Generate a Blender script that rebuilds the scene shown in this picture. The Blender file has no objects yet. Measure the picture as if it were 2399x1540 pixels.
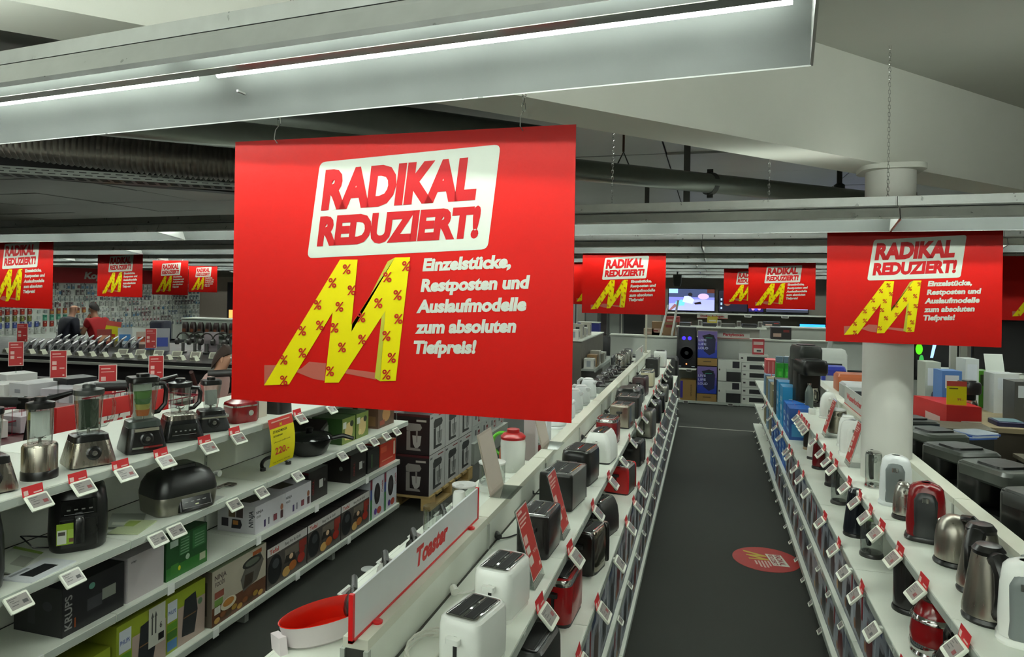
import bpy, math, random
from mathutils import Vector, Matrix
random.seed(7)
sc = bpy.context.scene
COL = sc.collection
PI = math.pi
# ---------------- camera, world, exposure ----------------
TH = math.radians(16.04)
cam_d = bpy.data.cameras.new('camera')
cam = bpy.data.objects.new('camera', cam_d)
COL.objects.link(cam)
cam_d.sensor_width = 36.0
cam_d.lens = 1600.0 / 2399.0 * 36.0
cam_d.shift_y = -95.0 / 2399.0
cam_d.clip_start = 0.05
cam.matrix_world = Matrix.Translation((0, 0, 2.25)) @ Matrix.Rotation(TH, 4, 'Z') @ Matrix.Rotation(PI / 2, 4, 'X') @ Matrix.Rotation(0.0157, 4, 'Z')
sc.camera = cam
w = bpy.data.worlds.new('world'); sc.world = w; w.use_nodes = True
w.node_tree.nodes['Background'].inputs[0].default_value = (0.80, 0.85, 0.80, 1)
w.node_tree.nodes['Background'].inputs[1].default_value = 0.05
sc.view_settings.view_transform = 'Standard'
sc.view_settings.look = 'None'
sc.view_settings.gamma = 1.0
sc.view_settings.use_curve_mapping = False
sc.view_settings.exposure = 0.88
sc.cycles.max_bounces = 7
sc.cycles.diffuse_bounces = 4
sc.cycles.glossy_bounces = 3
sc.cycles.transmission_bounces = 4
sc.cycles.transparent_max_bounces = 12
sc.cycles.sample_clamp_indirect = 3.0
sc.cycles.sample_clamp_direct = 12.0
sc.cycles.blur_glossy = 1.0
sc.cycles.caustics_reflective = False
sc.cycles.caustics_refractive = False
LAMP = 60.0; UPFILL = 4.0; UPFILL2 = 70.0       # radiance of the fluorescent tubes and of uplights added to brighten the ceiling

# ---------------- materials ----------------
def lin(h):
    if not isinstance(h, str): return tuple(h)
    h = h.lstrip('#')
    v = [int(h[i:i + 2], 16) / 255 for i in (0, 2, 4)]
    return tuple(c / 12.92 if c <= 0.04045 else ((c + 0.055) / 1.055) ** 2.4 for c in v)
_M = {}
def M(h, rough=0.5, metal=0.0, kind=''):
    k = (h, rough, metal, kind)
    if k in _M: return _M[k]
    m = bpy.data.materials.new('material_' + str(len(_M))); m.use_nodes = True
    nt = m.node_tree; b = nt.nodes['Principled BSDF']; c = lin(h)
    b.inputs['Base Color'].default_value = (*c, 1)
    b.inputs['Roughness'].default_value = rough
    b.inputs['Metallic'].default_value = metal
    m.diffuse_color = (*c, 1)
    L = nt.links.new
    if kind in ('', 'brushed', 'carpet', 'wall', 'ply', 'steel', 'marble', 'poster'):
        tc = nt.nodes.new('ShaderNodeTexCoord'); n = nt.nodes.new('ShaderNodeTexNoise')
        mp = nt.nodes.new('ShaderNodeMapping')
        L(tc.outputs['Object'], mp.inputs[0]); L(mp.outputs[0], n.inputs['Vector'])
        n.inputs['Scale'].default_value = {'': 9, 'brushed': 60, 'carpet': 260, 'wall': 3, 'ply': 6, 'steel': 14, 'marble': 5, 'poster': 40}[kind]
        if kind == 'brushed': mp.inputs['Scale'].default_value = (1, 1, 0.03)
        if kind == 'ply': mp.inputs['Scale'].default_value = (1, 8, 8)
        n.inputs['Detail'].default_value = 3
        mr = nt.nodes.new('ShaderNodeMapRange'); L(n.outputs['Fac'], mr.inputs['Value'])
        mr.inputs['To Min'].default_value = max(0.02, rough - 0.07); mr.inputs['To Max'].default_value = min(1, rough + 0.07)
        L(mr.outputs[0], b.inputs['Roughness'])
        amt = {'': 0.05, 'brushed': 0.25, 'carpet': 0.5, 'wall': 0.05, 'ply': 0.25, 'steel': 0.12, 'marble': 0.3, 'poster': 0.02}[kind]
        mx = nt.nodes.new('ShaderNodeMix'); mx.data_type = 'RGBA'
        mx.inputs[6].default_value = (*[x * (1 - amt) for x in c], 1); mx.inputs[7].default_value = (*[min(1, x * (1 + amt)) for x in c], 1)
        L(n.outputs['Fac'], mx.inputs[0]); L(mx.outputs[2], b.inputs['Base Color'])
        if kind == 'carpet':
            bp = nt.nodes.new('ShaderNodeBump'); bp.inputs['Strength'].default_value = 0.5; bp.inputs['Distance'].default_value = 0.004
            L(n.outputs['Fac'], bp.inputs['Height']); L(bp.outputs[0], b.inputs['Normal'])
    if kind == 'glass':
        nt.nodes.remove(b)
        out = nt.nodes['Material Output']
        tr = nt.nodes.new('ShaderNodeBsdfTransparent'); tr.inputs[0].default_value = (*c, 1)
        gl = nt.nodes.new('ShaderNodeBsdfGlossy'); gl.inputs['Roughness'].default_value = 0.05
        lw = nt.nodes.new('ShaderNodeLayerWeight'); lw.inputs[0].default_value = 0.35
        mr = nt.nodes.new('ShaderNodeMapRange'); mr.inputs['To Min'].default_value = 0.06; mr.inputs['To Max'].default_value = 0.75
        mx = nt.nodes.new('ShaderNodeMixShader')
        L(lw.outputs['Facing'], mr.inputs['Value']); L(mr.outputs[0], mx.inputs[0]); L(tr.outputs[0], mx.inputs[1]); L(gl.outputs[0], mx.inputs[2]); L(mx.outputs[0], out.inputs[0])
    if kind == 'poster': b.inputs['Specular IOR Level'].default_value = 0.12
    if kind == 'emit':
        b.inputs['Emission Color'].default_value = (*c, 1); b.inputs['Emission Strength'].default_value = metal; b.inputs['Metallic'].default_value = 0
    _M[k] = m
    return m
def EM(h, s): return M(h, 0.5, s, 'emit')
WHITE = ('#e4e6de', 0.45)
SHELF = ('#e3e7dc', 0.42, 0.0)
BLK = ('#0d0d0d', 0.35)
GLASS = ('#eef2f0', 0.0, 0.0, 'glass')
STEEL = ('#b9b6ae', 0.28, 1.0, 'steel')
CHROME = ('#d8d8d6', 0.1, 1.0, 'plain')
RED = ('#c4171a', 0.4)
def G(spec):
    if isinstance(spec, bpy.types.Material): return spec
    if isinstance(spec, str): return M(spec)
    return M(*spec)

# ---------------- mesh builder ----------------
_T = {}
def glyphs(s, bold):
    k = (s, bold)
    if k in _T: return _T[k]
    cu = bpy.data.curves.new('lettering', 'FONT'); cu.body = s; cu.size = 1; cu.offset = bold; cu.resolution_u = 3; cu.fill_mode = 'FRONT'
    o = bpy.data.objects.new('lettering', cu); COL.objects.link(o)
    dg = bpy.context.evaluated_depsgraph_get(); dg.update()
    me = o.evaluated_get(dg).to_mesh()
    vs = [tuple(v.co[:2]) for v in me.vertices]; fs = [tuple(p.vertices) for p in me.polygons]
    o.evaluated_get(dg).to_mesh_clear(); bpy.data.objects.remove(o); bpy.data.curves.remove(cu)
    if vs:
        x0 = min(v[0] for v in vs); x1 = max(v[0] for v in vs)
    else: x0, x1 = 0, 1
    _T[k] = (vs, fs, x0, x1)
    return _T[k]

class MB:
    def __init__(s): s.v = []; s.f = []; s.m = []; s.mats = []; s.X = Matrix.Identity(4); s.smooth = True
    def mi(s, spec):
        m = G(spec)
        if m not in s.mats: s.mats.append(m)
        return s.mats.index(m)
    def add(s, vs, fs, mat):
        n = len(s.v); i = s.mi(mat)
        s.v += [tuple(s.X @ Vector(v)) for v in vs]
        s.f += [tuple(n + a for a in f) for f in fs]; s.m += [i] * len(fs)
        return s
    def box(s, x0, x1, y0, y1, z0, z1, mat):
        v = [(x, y, z) for z in (z0, z1) for y in (y0, y1) for x in (x0, x1)]
        return s.add(v, [(0, 2, 3, 1), (4, 5, 7, 6), (0, 1, 5, 4), (2, 6, 7, 3), (0, 4, 6, 2), (1, 3, 7, 5)], mat)
    def rings(s, rings, mat, cap=True):
        n = len(rings[0]); v = [p for r in rings for p in r]; f = []
        for k in range(len(rings) - 1):
            for i in range(n):
                j = (i + 1) % n; f.append((k * n + i, k * n + j, (k + 1) * n + j, (k + 1) * n + i))
        if cap: f.append(tuple(reversed(range(n)))); f.append(tuple((len(rings) - 1) * n + i for i in range(n)))
        return s.add(v, f, mat)
    def rbody(s, w, d, prof, r, mat, n=4, cx=0, cy=0, cap=True):
        # prof: (z, scale_w, scale_d[, offset_y])
        rs = []
        for p in prof:
            z, sw, sd = p[:3]; oy = p[3] if len(p) > 3 else 0
            hw, hd = w * sw / 2, d * sd / 2; rr = min(r, hw * 0.99, hd * 0.99); ring = []
            for q, (ax, ay) in enumerate(((1, 1), (-1, 1), (-1, -1), (1, -1))):
                for i in range(n + 1):
                    a = q * PI / 2 + i * PI / 2 / n
                    ring.append((cx + ax * (hw - rr) + rr * math.cos(a), cy + oy + ay * (hd - rr) + rr * math.sin(a), z))
            rs.append(ring)
        return s.rings(rs, mat, cap)
    def lathe(s, prof, mat, n=20, cx=0, cy=0, sx=1, sy=1, cap=True):
        return s.rings([[(cx + r * sx * math.cos(2 * PI * i / n), cy + r * sy * math.sin(2 * PI * i / n), z) for i in range(n)] for r, z in prof], mat, cap)
    def tube(s, pts, r, mat, n=6, close=False):
        P = [Vector(p) for p in pts]; rs = []; up = None
        N = len(P)
        for i, p in enumerate(P):
            if close: t = P[(i + 1) % N] - P[i - 1]
            else: t = P[min(i + 1, N - 1)] - P[max(i - 1, 0)]
            t.normalize()
            if up is None:
                up = Vector((0, 0, 1)) if abs(t.z) < 0.9 else Vector((1, 0, 0))
            a = t.cross(up).normalized(); b = a.cross(t).normalized(); up = b
            rad = r[i] if isinstance(r, (list, tuple)) else r
            rs.append([tuple(p + a * rad * math.cos(2 * PI * k / n) + b * rad * math.sin(2 * PI * k / n)) for k in range(n)])
        if close: rs.append(rs[0])
        return s.rings(rs, mat, not close)
    def poly(s, pts, mat): return s.add(pts, [tuple(range(len(pts)))], mat)
    def extr(s, pts2, y0, y1, mat, axis='y'):
        n = len(pts2)
        if axis == 'y': v = [(p[0], y0, p[1]) for p in pts2] + [(p[0], y1, p[1]) for p in pts2]
        elif axis == 'x': v = [(y0, p[0], p[1]) for p in pts2] + [(y1, p[0], p[1]) for p in pts2]
        else: v = [(p[0], p[1], y0) for p in pts2] + [(p[0], p[1], y1) for p in pts2]
        f = [tuple(range(n)), tuple(reversed(range(n, 2 * n)))]
        for i in range(n):
            j = (i + 1) % n; f.append((i, n + i, n + j, j))
        return s.add(v, f, mat)
    def text(s, t, o, u, v, h, mat, width=None, bold=0.02, shear=0.0, align='l'):
        vs, fs, x0, x1 = glyphs(t, bold); k = h / 0.72
        kx = (width / (x1 - x0)) if width else k
        off = 0 if align == 'l' else -(x1 - x0) * kx / 2
        o, u, v = Vector(o), Vector(u), Vector(v)
        return s.add([tuple(o + u * ((a - x0) * kx + off + shear * b * k) + v * (b * k)) for a, b in vs], fs, mat)
    def build(s, name, parent=None, loc=None, sharp=35):
        me = bpy.data.meshes.new(name); me.from_pydata(s.v, [], s.f)
        for m in s.mats: me.materials.append(m)
        me.polygons.foreach_set('material_index', s.m)
        if s.smooth:
            me.polygons.foreach_set('use_smooth', [True] * len(s.f))
            me.set_sharp_from_angle(angle=math.radians(sharp))
        me.update()
        o = bpy.data.objects.new(name, me); COL.objects.link(o)
        if parent is not None: o.parent = parent
        if loc: o.location = loc
        return o

def tag(o, label=None, cat=None, group=None, kind=None):
    if label: o['label'] = label
    if cat: o['category'] = cat
    if group: o['group'] = group
    if kind: o['kind'] = kind
    return o
def thing(name, label, cat, loc=(0, 0, 0), rz=0, group=None):
    o = bpy.data.objects.new(name, None); COL.objects.link(o); o.empty_display_size = 0.05
    o.location = loc; o.rotation_euler = (0, 0, rz)
    return tag(o, label, cat, group)
KIDS = {}
def kids(o): return [c for c in bpy.data.objects if c.parent == o] if o.name not in KIDS else KIDS[o.name]
PROTO = {}
def inst(key, maker, label, loc, rz=0, group=None, scale=None, rot=None):
    """first call builds the thing, later ones copy it with its parts and sub-parts"""
    if key not in PROTO:
        n0 = len(bpy.data.objects)
        o = maker()
        tree = {}
        for c in bpy.data.objects:
            if c.parent: tree.setdefault(c.parent.name, []).append(c)
        def grab(x): return (x, [grab(c) for c in tree.get(x.name, [])])
        PROTO[key] = grab(o)
        if 'group' in o: del o['group']
    else:
        def cp(node, par):
            c = node[0].copy(); COL.objects.link(c)
            if par is not None: c.parent = par
            for k in node[1]: cp(k, c)
            return c
        o = cp(PROTO[key], None)
        if 'group' in o: del o['group']
    o.location = loc; o.rotation_euler = rot if rot else (0, 0, rz)
    if scale: o.scale = (scale,) * 3 if not isinstance(scale, tuple) else scale
    o['label'] = label
    if group: o['group'] = group
    return o
ORD = ['first', 'second', 'third', 'fourth', 'fifth', 'sixth', 'seventh', 'eighth', 'ninth', 'tenth', 'eleventh', 'twelfth', 'thirteenth', 'fourteenth', 'fifteenth', 'sixteenth', 'seventeenth', 'eighteenth', 'nineteenth', 'twentieth', 'twenty-first', 'twenty-second', 'twenty-third', 'twenty-fourth', 'twenty-fifth', 'twenty-sixth', 'twenty-seventh', 'twenty-eighth', 'twenty-ninth', 'thirtieth', 'thirty-first', 'thirty-second', 'thirty-third', 'thirty-fourth', 'thirty-fifth', 'thirty-sixth', 'thirty-seventh', 'thirty-eighth', 'thirty-ninth', 'fortieth']

# ---------------- structure ----------------
def struct(name, mb, kind='structure', parent=None):
    o = mb.build(name, parent)
    if parent is None: o['kind'] = kind
    return o
mb = MB(); mb.box(-20.6, 12.4, -6, 27, -0.1, 0, M('#2d2f2a', 0.92, 0, 'carpet')); floor = struct('floor', mb)
for nm, x0, x1, y0 in (('seam_strip', -0.44, 1.6, 11.62),):
    b = MB(); b.box(x0, x1, y0, y0 + 0.035, 0, 0.004, ('#9a9a90', 0.5)); b.build(nm, floor)
CEILW = M('#b8b9b0', 0.85, 0, 'wall')
# the beam line: y = 2.8 + 1.08 (x + 0.91)
def bl(x): return 2.604 + 1.08 * (x + 0.846)
# plain ceiling on the camera side of the beam
mb = MB()
xa, xb = -9.0, 12.4
ya = bl(xa); xr = (27 - 2.8) / 1.08 - 0.91
mb.extr([(xa, -6), (12.4, -6), (12.4, bl(12.4)), (xa, bl(xa))] if ya > -6 else [(((-6 - 2.604) / 1.08 - 0.846), -6), (12.4, -6), (12.4, bl(12.4))], 3.645, 3.75, CEILW, 'z')
struct('ceiling', mb)
# metal clad ceiling beyond the beam, panel by panel
ceil2 = thing('ceiling_panelling', None, None); ceil2['kind'] = 'structure'; ceil2.location = (0, 0, 0)
pm = MB(); pm.box(-1.24, 1.24, -0.79, 0.79, 0, 0.03, M('#9a9b94', 0.45, 0.3, 'wall'))
pz = pm.build('panel'); pz.parent = ceil2
mbk = MB(); mbk.box(-20.6, 12.4, -6, 27, 4.07, 4.12, ('#2a2a28', 0.9)); mbk.build('backing', ceil2)
first = True
for i in range(14):
    for j in range(17):
        x = -19.3 + i * 2.5; y = 0.2 + j * 1.6
        if y < bl(x) - 0.9 * 2: continue
        if first: pz.location = (x, y, 4.0 + random.uniform(0, .02)); first = False; continue
        c = pz.copy(); COL.objects.link(c); c.location = (x, y, 4.0 + random.uniform(0, .02)); c.rotation_euler = (random.uniform(-.006, .006), random.uniform(-.006, .006), 0)
mb = MB()
nrm = Vector((-1.08, 1, 0)).normalized()
p0 = Vector((-6.2, bl(-6.2), 0)); p1 = Vector((12.3, bl(12.3), 0))
q = [p0, p1, p1 + nrm * 0.3, p0 + nrm * 0.3]
mb.add([(a.x, a.y, z) for z in (3.04, 4.05) for a in q], [(3, 2, 1, 0), (4, 5, 6, 7), (0, 1, 5, 4), (1, 2, 6, 5), (2, 3, 7, 6), (3, 0, 4, 7)], M('#e6e6dc', 0.8, 0, 'wall'))
struct('trim_1', mb)['label'] = 'broad off-white downstand beam crossing the ceiling diagonally'
WALL = M('#b9b6ab', 0.8, 0, 'wall')
for nm, b in (('wall_left', (-20.6, -20.3, -6, 27, 0, 4.1)), ('wall_back', (-20.6, 12.4, 27, 27.3, 0, 4.1)), ('wall_right', (12.4, 12.7, -6, 27, 0, 4.1)), ('wall_front', (-20.6, 12.4, -6.3, -6, 0, 4.1))):
    mb = MB(); mb.box(*b, WALL); struct(nm, mb)
# column
col = thing('column', 'round white column rising through the kettle shelving up to the beam', 'column', (1.085, 4.76, 0)); col['kind'] = 'structure'
mb = MB(); mb.lathe([(0.142, 0), (0.142, 3.035)], M('#cfcec6', 0.6, 0, 'wall'), 40); mb.build('shaft', col)
mb = MB(); mb.rbody(0.36, 0.36, [(3.012, 1, 1), (3.045, 1, 1)], 0.1, M('#cdcdc3', 0.8, 0, 'wall'), 6); mb.build('capital', col)

# ---------------- poster ----------------
PW, PH = 1.13, 0.842
PRED = M('#960904', 0.42, 0, 'poster'); PWH = M('#9da198', 0.45, 0, 'poster'); PYE = M('#b3a800', 0.45, 0, 'poster'); PRD2 = M('#8a0f13', 0.45, 0, 'poster')
# ---------------- hanging posters ----------------
ALU_ = M('#8a8c88', .4, .6)
def make_poster(PWW=PW):
    t = thing('hanging_poster', 'x', 'poster')
    b = MB(); b.box(0, PWW, 0, 0.004, 0, PH, PRED); b.build('board', t)
    F = -0.0008
    b = MB()
    q = [(0.316, 0.764), (0.909, 0.795), (0.874, 0.49), (0.275, 0.462)]
    r = []
    for i in range(4):
        c = Vector(q[i]); a = Vector(q[i - 1]); d = Vector(q[(i + 1) % 4])
        p = c + (a - c).normalized() * 0.02; s = c + (d - c).normalized() * 0.02
        for k in range(5):
            u = k / 4; x = p.lerp(c, u).lerp(c.lerp(s, u), u); r.append((x.x, F, x.y))
    b.poly(list(reversed(r)), PWH); b.build('white_panel', t)
    ux = Vector((0.999, 0, 0.045)); vz = Vector((0, 0, 1))
    b = MB()
    b.text('RADIKAL', (0.323, 2 * F, 0.621), ux, vz, 0.114, PRD2, width=0.512, bold=0.06, shear=0.12)
    b.text('REDUZIERT!', (0.31, 2 * F, 0.506), ux, vz, 0.084, PRD2, width=0.535, bold=0.06, shear=0.12)
    b.build('headline', t)
    b = MB()
    for s, x, z, ww, h in (('Einzelstücke,', 0.67, 0.426, 0.276, 0.036), ('Restposten und', 0.665, 0.364, 0.334, 0.036), ('Auslaufmodelle', 0.652, 0.30, 0.341, 0.037), ('zum absoluten', 0.649, 0.238, 0.314, 0.037), ('Tiefpreis!', 0.641, 0.177, 0.2, 0.037)):
        b = MB(); b.text(s, (x, F, z), ux, vz, h, PWH, width=ww, bold=0.05, shear=0.14); b.build('slogan_line', t)
    b = MB()
    m = [(0.125, 0.052), (0.392, 0.458), (0.453, 0.458), (0.435, 0.256), (0.579, 0.465), (0.629, 0.466), (0.588, 0.091), (0.536, 0.087), (0.55, 0.302), (0.394, 0.075), (0.345, 0.072), (0.369, 0.293), (0.217, 0.06)]
    parts = [(0, 1, 11, 12), (1, 2, 3, 11), (11, 3, 9, 10), (3, 4, 8, 9), (4, 5, 6, 8), (8, 6, 7)]
    for f in parts: b.poly([(m[i][0], 2 * F, m[i][1]) for i in f][::-1], PYE)
    OL = M('#8a8a10', 0.45)
    b.poly([(x, 2 * F, z) for x, z in [(0.555, 0.453), (0.579, 0.465), (0.437, 0.258), (0.436, 0.235)]], OL)
    b.poly([(x, 3 * F, z) for x, z in [(0.55, 0.302), (0.536, 0.087), (0.518, 0.096), (0.538, 0.283)]], OL)
    mo = b.build('yellow_letter', t)
    b = MB()
    for x, z in [(0.415, 0.428), (0.366, 0.385), (0.433, 0.363), (0.315, 0.315), (0.392, 0.311), (0.324, 0.251), (0.261, 0.232), (0.376, 0.245), (0.403, 0.185), (0.263, 0.162), (0.196, 0.137), (0.363, 0.109), (0.197, 0.072), (0.616, 0.439), (0.554, 0.405), (0.589, 0.351), (0.525, 0.325), (0.468, 0.28), (0.593, 0.279), (0.472, 0.212), (0.554, 0.226), (0.573, 0.16), (0.556, 0.108)]:
        b.text('%', (x, 4 * F, z - 0.014), (1, 0, 0), vz, 0.03, PRD2, width=0.029, bold=0.015, shear=0.1, align='c')
    b.build('percent_signs', mo)['kind'] = 'stuff'
    b = MB(); SH = M('#8a4032', 0.45)
    for pl in ([(0.124, 0.117), (0.172, 0.119), (0.125, 0.052)], [(0.234, 0.103), (0.262, 0.114), (0.288, 0.135), (0.348, 0.133), (0.344, 0.078), (0.303, 0.082)], [(0.422, 0.119), (0.524, 0.112), (0.521, 0.091), (0.408, 0.106)]):
        b = MB(); b.poly([(x, F, z) for x, z in pl], SH); b.build('grey_shape', t)
    for x in (0.162, 0.976):
        b = MB()
        b.tube([(x, -0.004, PH - 0.012), (x - 0.006, -0.012, PH), (x - 0.008, -0.004, PH + 0.03), (x, 0.002, PH + 0.045)], 0.0013, CHROME, 5)
        b.lathe([(0.005, -0.0005), (0.005, 0.0005)], ('#d8d8d0', 0.5), 10) if False else None
        zc = PH + 0.045
        for k in range(3):
            chain_link(b, x, 0.002, zc + k * 0.02, k % 2)
        b.box(x - .003, x + .003, -.2, .005, PH + .098, PH + .104, ALU_)
        b.build('hook', t)
    return t
def chain_link(b, x, y, z, turn, L=0.026, W=0.006, r=0.0014, n=8):
    pts = []
    for i in range(n):
        a = 2 * PI * i / n
        h = L / 2 - W
        px = W * math.cos(a); pz = W * math.sin(a) + (h if math.sin(a) > 0 else -h)
        pts.append((x + (px if not turn else 0), y + (px if turn else 0), z + L / 2 + pz))
    b.tube(pts, r, CHROME, 4, close=True)
posters = [
 ((-1.495, 1.896, 1.872), 0, 'largest red sale poster hanging in front, wider than its neighbours'),
 ((0.86, 5.63, 1.885), -0.05, 'red sale poster hanging in front of the round column'),
 ((-1.68, 9.36, 1.92), -0.03, 'red sale poster hanging over the far end of the toaster shelves'),
 ((0.70, 13.2, 1.945), -0.03, 'red sale poster hanging left of the column above the far loudspeaker display'),
 ((-8.50, 6.26, 1.92), -0.06, 'red sale poster at the far left edge of the view above the phone counter'),
 ((-11.27, 10.4, 1.967), -0.06, 'red sale poster beside the red wall sign, right of the one at the view edge'),
 ((-13.3, 13.86, 1.95), -0.06, 'red sale poster in front of the headphone wall, nearer of the two overlapping ones'),
 ((-15.75, 17.87, 1.965), -0.06, 'red sale poster half behind another one, beside the white pillar end'),
 ((3.70, 10.40, 1.93), -0.05, 'red sale poster cut by the right edge of the view'),
 ((-2.35, 13.2, 1.93), -0.03, 'red sale poster peeping out behind the one over the toaster shelf end'),
 ((0.35, 17.0, 1.95), -0.03, 'red sale poster half covered by the one above the loudspeaker display'),
 ((-2.62, 13.3, 1.95), -0.03, 'red sale poster of which only a strip shows beside the large front poster'),
]
OS = 0.80      # everything hung from the lamp rows: real size relative to the first layout, taken about the eye point
def ov(p): return (p[0] * OS, p[1] * OS, 2.25 + (p[2] - 2.25) * OS)
for loc, rz, lab in posters: inst('poster', make_poster, lab, ov(loc), rz, 'red hanging sale posters', scale=OS)

# ---------------- ceiling lamps ----------------
ALU = M('#c9cbc8', 0.3, 0.6, 'steel'); REF = M('#6b6e6c', 0.38, 0.7, ''); DARKM = M('#6a6a64', 0.2, 1.0, 'steel')
TUBE = EM('#f4fff4', LAMP); FILL = EM('#f4fff4', UPFILL); FILL2 = EM('#f4fff5', UPFILL2)  # the last two glow in the added uplights
def make_lamp(L, key):
    def mk():
        t = thing('pendant_light', 'x', 'ceiling light')
        b = MB()
        prof = [(-.165, 0.0), (-.17, 0.012), (-.14, 0.075), (-.06, 0.1), (-.045, 0.104), (-.045, .13), (.045, .13), (.045, .112), (.06, .105), (.15, .075), (.19, -.042), (.185, -.056), (.145, .066), (.06, .098), (-.06, .098), (-.145, .066)]
        n = len(prof)
        v = [(-L / 2, y, z) for y, z in prof] + [(L / 2, y, z) for y, z in prof]
        f = [(i, n + i, n + (i + 1) % n, (i + 1) % n) for i in range(n)]
        b.add(v, f, ALU)
        for y in (-.047, .041) if key == 0 else (): b.box(-L / 2, L / 2, y, y + .006, .12, .165, ALU)  # side walls added to hide the uplight, left off behind the camera
        h = b.build('housing', t)
        for x0 in (-L / 2,) if L < 4 else (-L / 2, -L / 6, L / 6):
            pass
        for s, nm in ((-1, 'reflector'), (1, 'reflector')):
            b = MB()
            if s < 0: pr = [(-.125, .085), (-.075, .083), (-.035, .045), (-.022, .033)]
            else: pr = [(.03, .088), (.085, .085), (.14, .05), (.184, -.053)]
            v = [(-L / 2, y, z) for y, z in pr] + [(L / 2, y, z) for y, z in pr]; m4 = len(pr)
            b.add(v, [(i, i + 1, m4 + i + 1, m4 + i) for i in range(m4 - 1)], REF); b.build(nm, t)
        b = MB(); b.box(-L / 2, L / 2, -.022, .022, .031, .041, DARKM); b.box(-L / 2, L / 2, -.02, .028, .041, .088, DARKM); b.build('centre_spine', t)
        # perforated strips
        b = MB()
        np_ = int(L / 0.009)
        for y, z in ((-.1, .0825), (.055, .0845)):
            for k in range(0, np_):
                x = -L / 2 + (k + .5) * L / np_
                b.box(x - .0028, x + .0028, y - .015, y + .015, z - .004, z - .003, ('#f2f4ee', 0.3))
        o = b.build('perforated_strip', t); o['kind'] = 'stuff'
        nt_ = max(1, round(L / 1.5))
        for s in (-1, 1):
            for k in range(nt_):
                a = -L / 2 + k * L / nt_ + 0.04; e = -L / 2 + (k + 1) * L / nt_ - 0.04
                b = MB(); y = -.1 if s < 0 else .065; zt = .045 if s < 0 else .045
                b.rings([[(x, y + .008 * math.cos(i * PI / 4), zt + .008 * math.sin(i * PI / 4)) for i in range(8)] for x in (a, e)], TUBE); b.build('lamp_tube', t)
        b = MB(); b.rings([[(x, .03 * math.cos(i * PI / 6), .14 + .022 * math.sin(i * PI / 6)) for i in range(12)] for x in (-L / 2 + .05, L / 2 - .05)], FILL if key == 0 else FILL2); b.build('added_uplight', t)  # uplight added on top of the housing to brighten ceiling and beam
        for s in (-1, 1):
            b = MB(); x = s * L / 2
            b.extr([(-.17, .0), (-.14, .075), (-.05, .104), (-.05, .165), (.05, .165), (.05, .112), (.15, .075), (.19, -.054)], x - .002 * s, x + .004 * s, ALU, 'x'); b.build('end_cap', t)
        return t
    return mk
def chain(mbx, x, y, z0, z1):
    k = 0; z = z0
    while z < z1:
        chain_link(mbx, x, y, z, k % 2); z += .021; k += 1
def add_chain(root_xyz, z1, label):
    b = MB(); x, y, z = root_xyz; chain(b, 0, 0, 0, z1 - z)
    o = b.build('suspension_chain'); o.location = root_xyz; tag(o, label, 'chain', 'chains carrying the lamps')
# nearest row: two lamps end to end, slightly turned
sl = -0.098; ang = math.atan(sl); c0 = Vector((0.19, 1.785 - .36)); dr = Vector((math.cos(ang), math.sin(ang)))
lampz = 2.80
rowlabels = ['nearest lamp, its free end over the aisle, huge across the top', 'lamp joined to the nearest one, leaving the frame at its left edge']
for k in range(2):
    c = c0 - dr * (1.6 + 3.205 * k - 0.0)
    inst('lamp32', make_lamp(3.2, 0), 'long silvery trough ' + rowlabels[k], ov((c.x, c.y, lampz)), ang, 'trough lamps under the ceiling', scale=OS)
# light rows behind
rows = [(5.63, 2.745, [(-11.6, 7)]), (9.35, 2.80, [(-16.1, 9)]), (13.2, 2.83, [(-22.5, 11)]), (16.9, 2.85, [(-22.7, 11)]), (20.4, 2.86, [(-22.5, 11)]), (23.8, 2.87, [(-22.7, 11)]), (27.2, 2.84, [(-22.5, 11)]), (30.5, 2.84, [(-16.3, 8)])]
pos = ['second', 'third', 'fourth', 'fifth', 'sixth', 'seventh', 'eighth', 'ninth']
for r, (y0, z0, segs) in enumerate(rows):
    x = segs[0][0]
    for k in range(segs[0][1]):
        cx = x + 1.6 + 3.205 * k
        if cx > 10.5: break
        cy = y0 - .07 * cx - .36
        dd = -cx * math.sin(TH) + cy * math.cos(TH); xc = cx * math.cos(TH) + cy * math.sin(TH)
        if dd < 1 or abs(xc / dd) > 1.25: continue
        inst('lamp32', None, f'trough lamp in the {pos[r]} row away, {ORD[k]} from its left end', ov((cx, cy, z0)), math.atan(-.07), 'trough lamps under the ceiling', scale=OS)
# unseen lamp rows added behind the camera to light beam, ceiling and shelves
for r, y in enumerate((-.9, -4.0)):
    for k in range(3):
        inst('fill_lamp32', make_lamp(3.2, 1), f'added trough lamp of the {["near", "far"][r]} row behind the camera, {ORD[k]} from the left', (-3.2 + 2.6 * k, y, 2.72), 0, 'added trough lamps of the rows behind the camera', scale=OS)
for (x, y, z, z1, lab) in [(-1.13, 1.66, 3.0, 3.63, 'thin link chain rising from the nearest lamp'), (0.42, 5.38, 2.915, 3.03, 'link chain from the second lamp row, right of the big pipe clamp'),
                           (1.20, 5.33, 2.915, 3.63, 'pale link chain hanging left of the column in front of the beam'), (2.4, 5.25, 2.915, 3.63, 'pale link chain right of the column'), (-.75, 5.47, 2.915, 3.99, 'link chain beside the hanger rod of the big pipe'), (2.9, 5.21, 2.915, 3.63, 'short link chain at the right edge of the view')]:
    p = ov((x, y, z)); add_chain(p, z1, lab)

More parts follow.
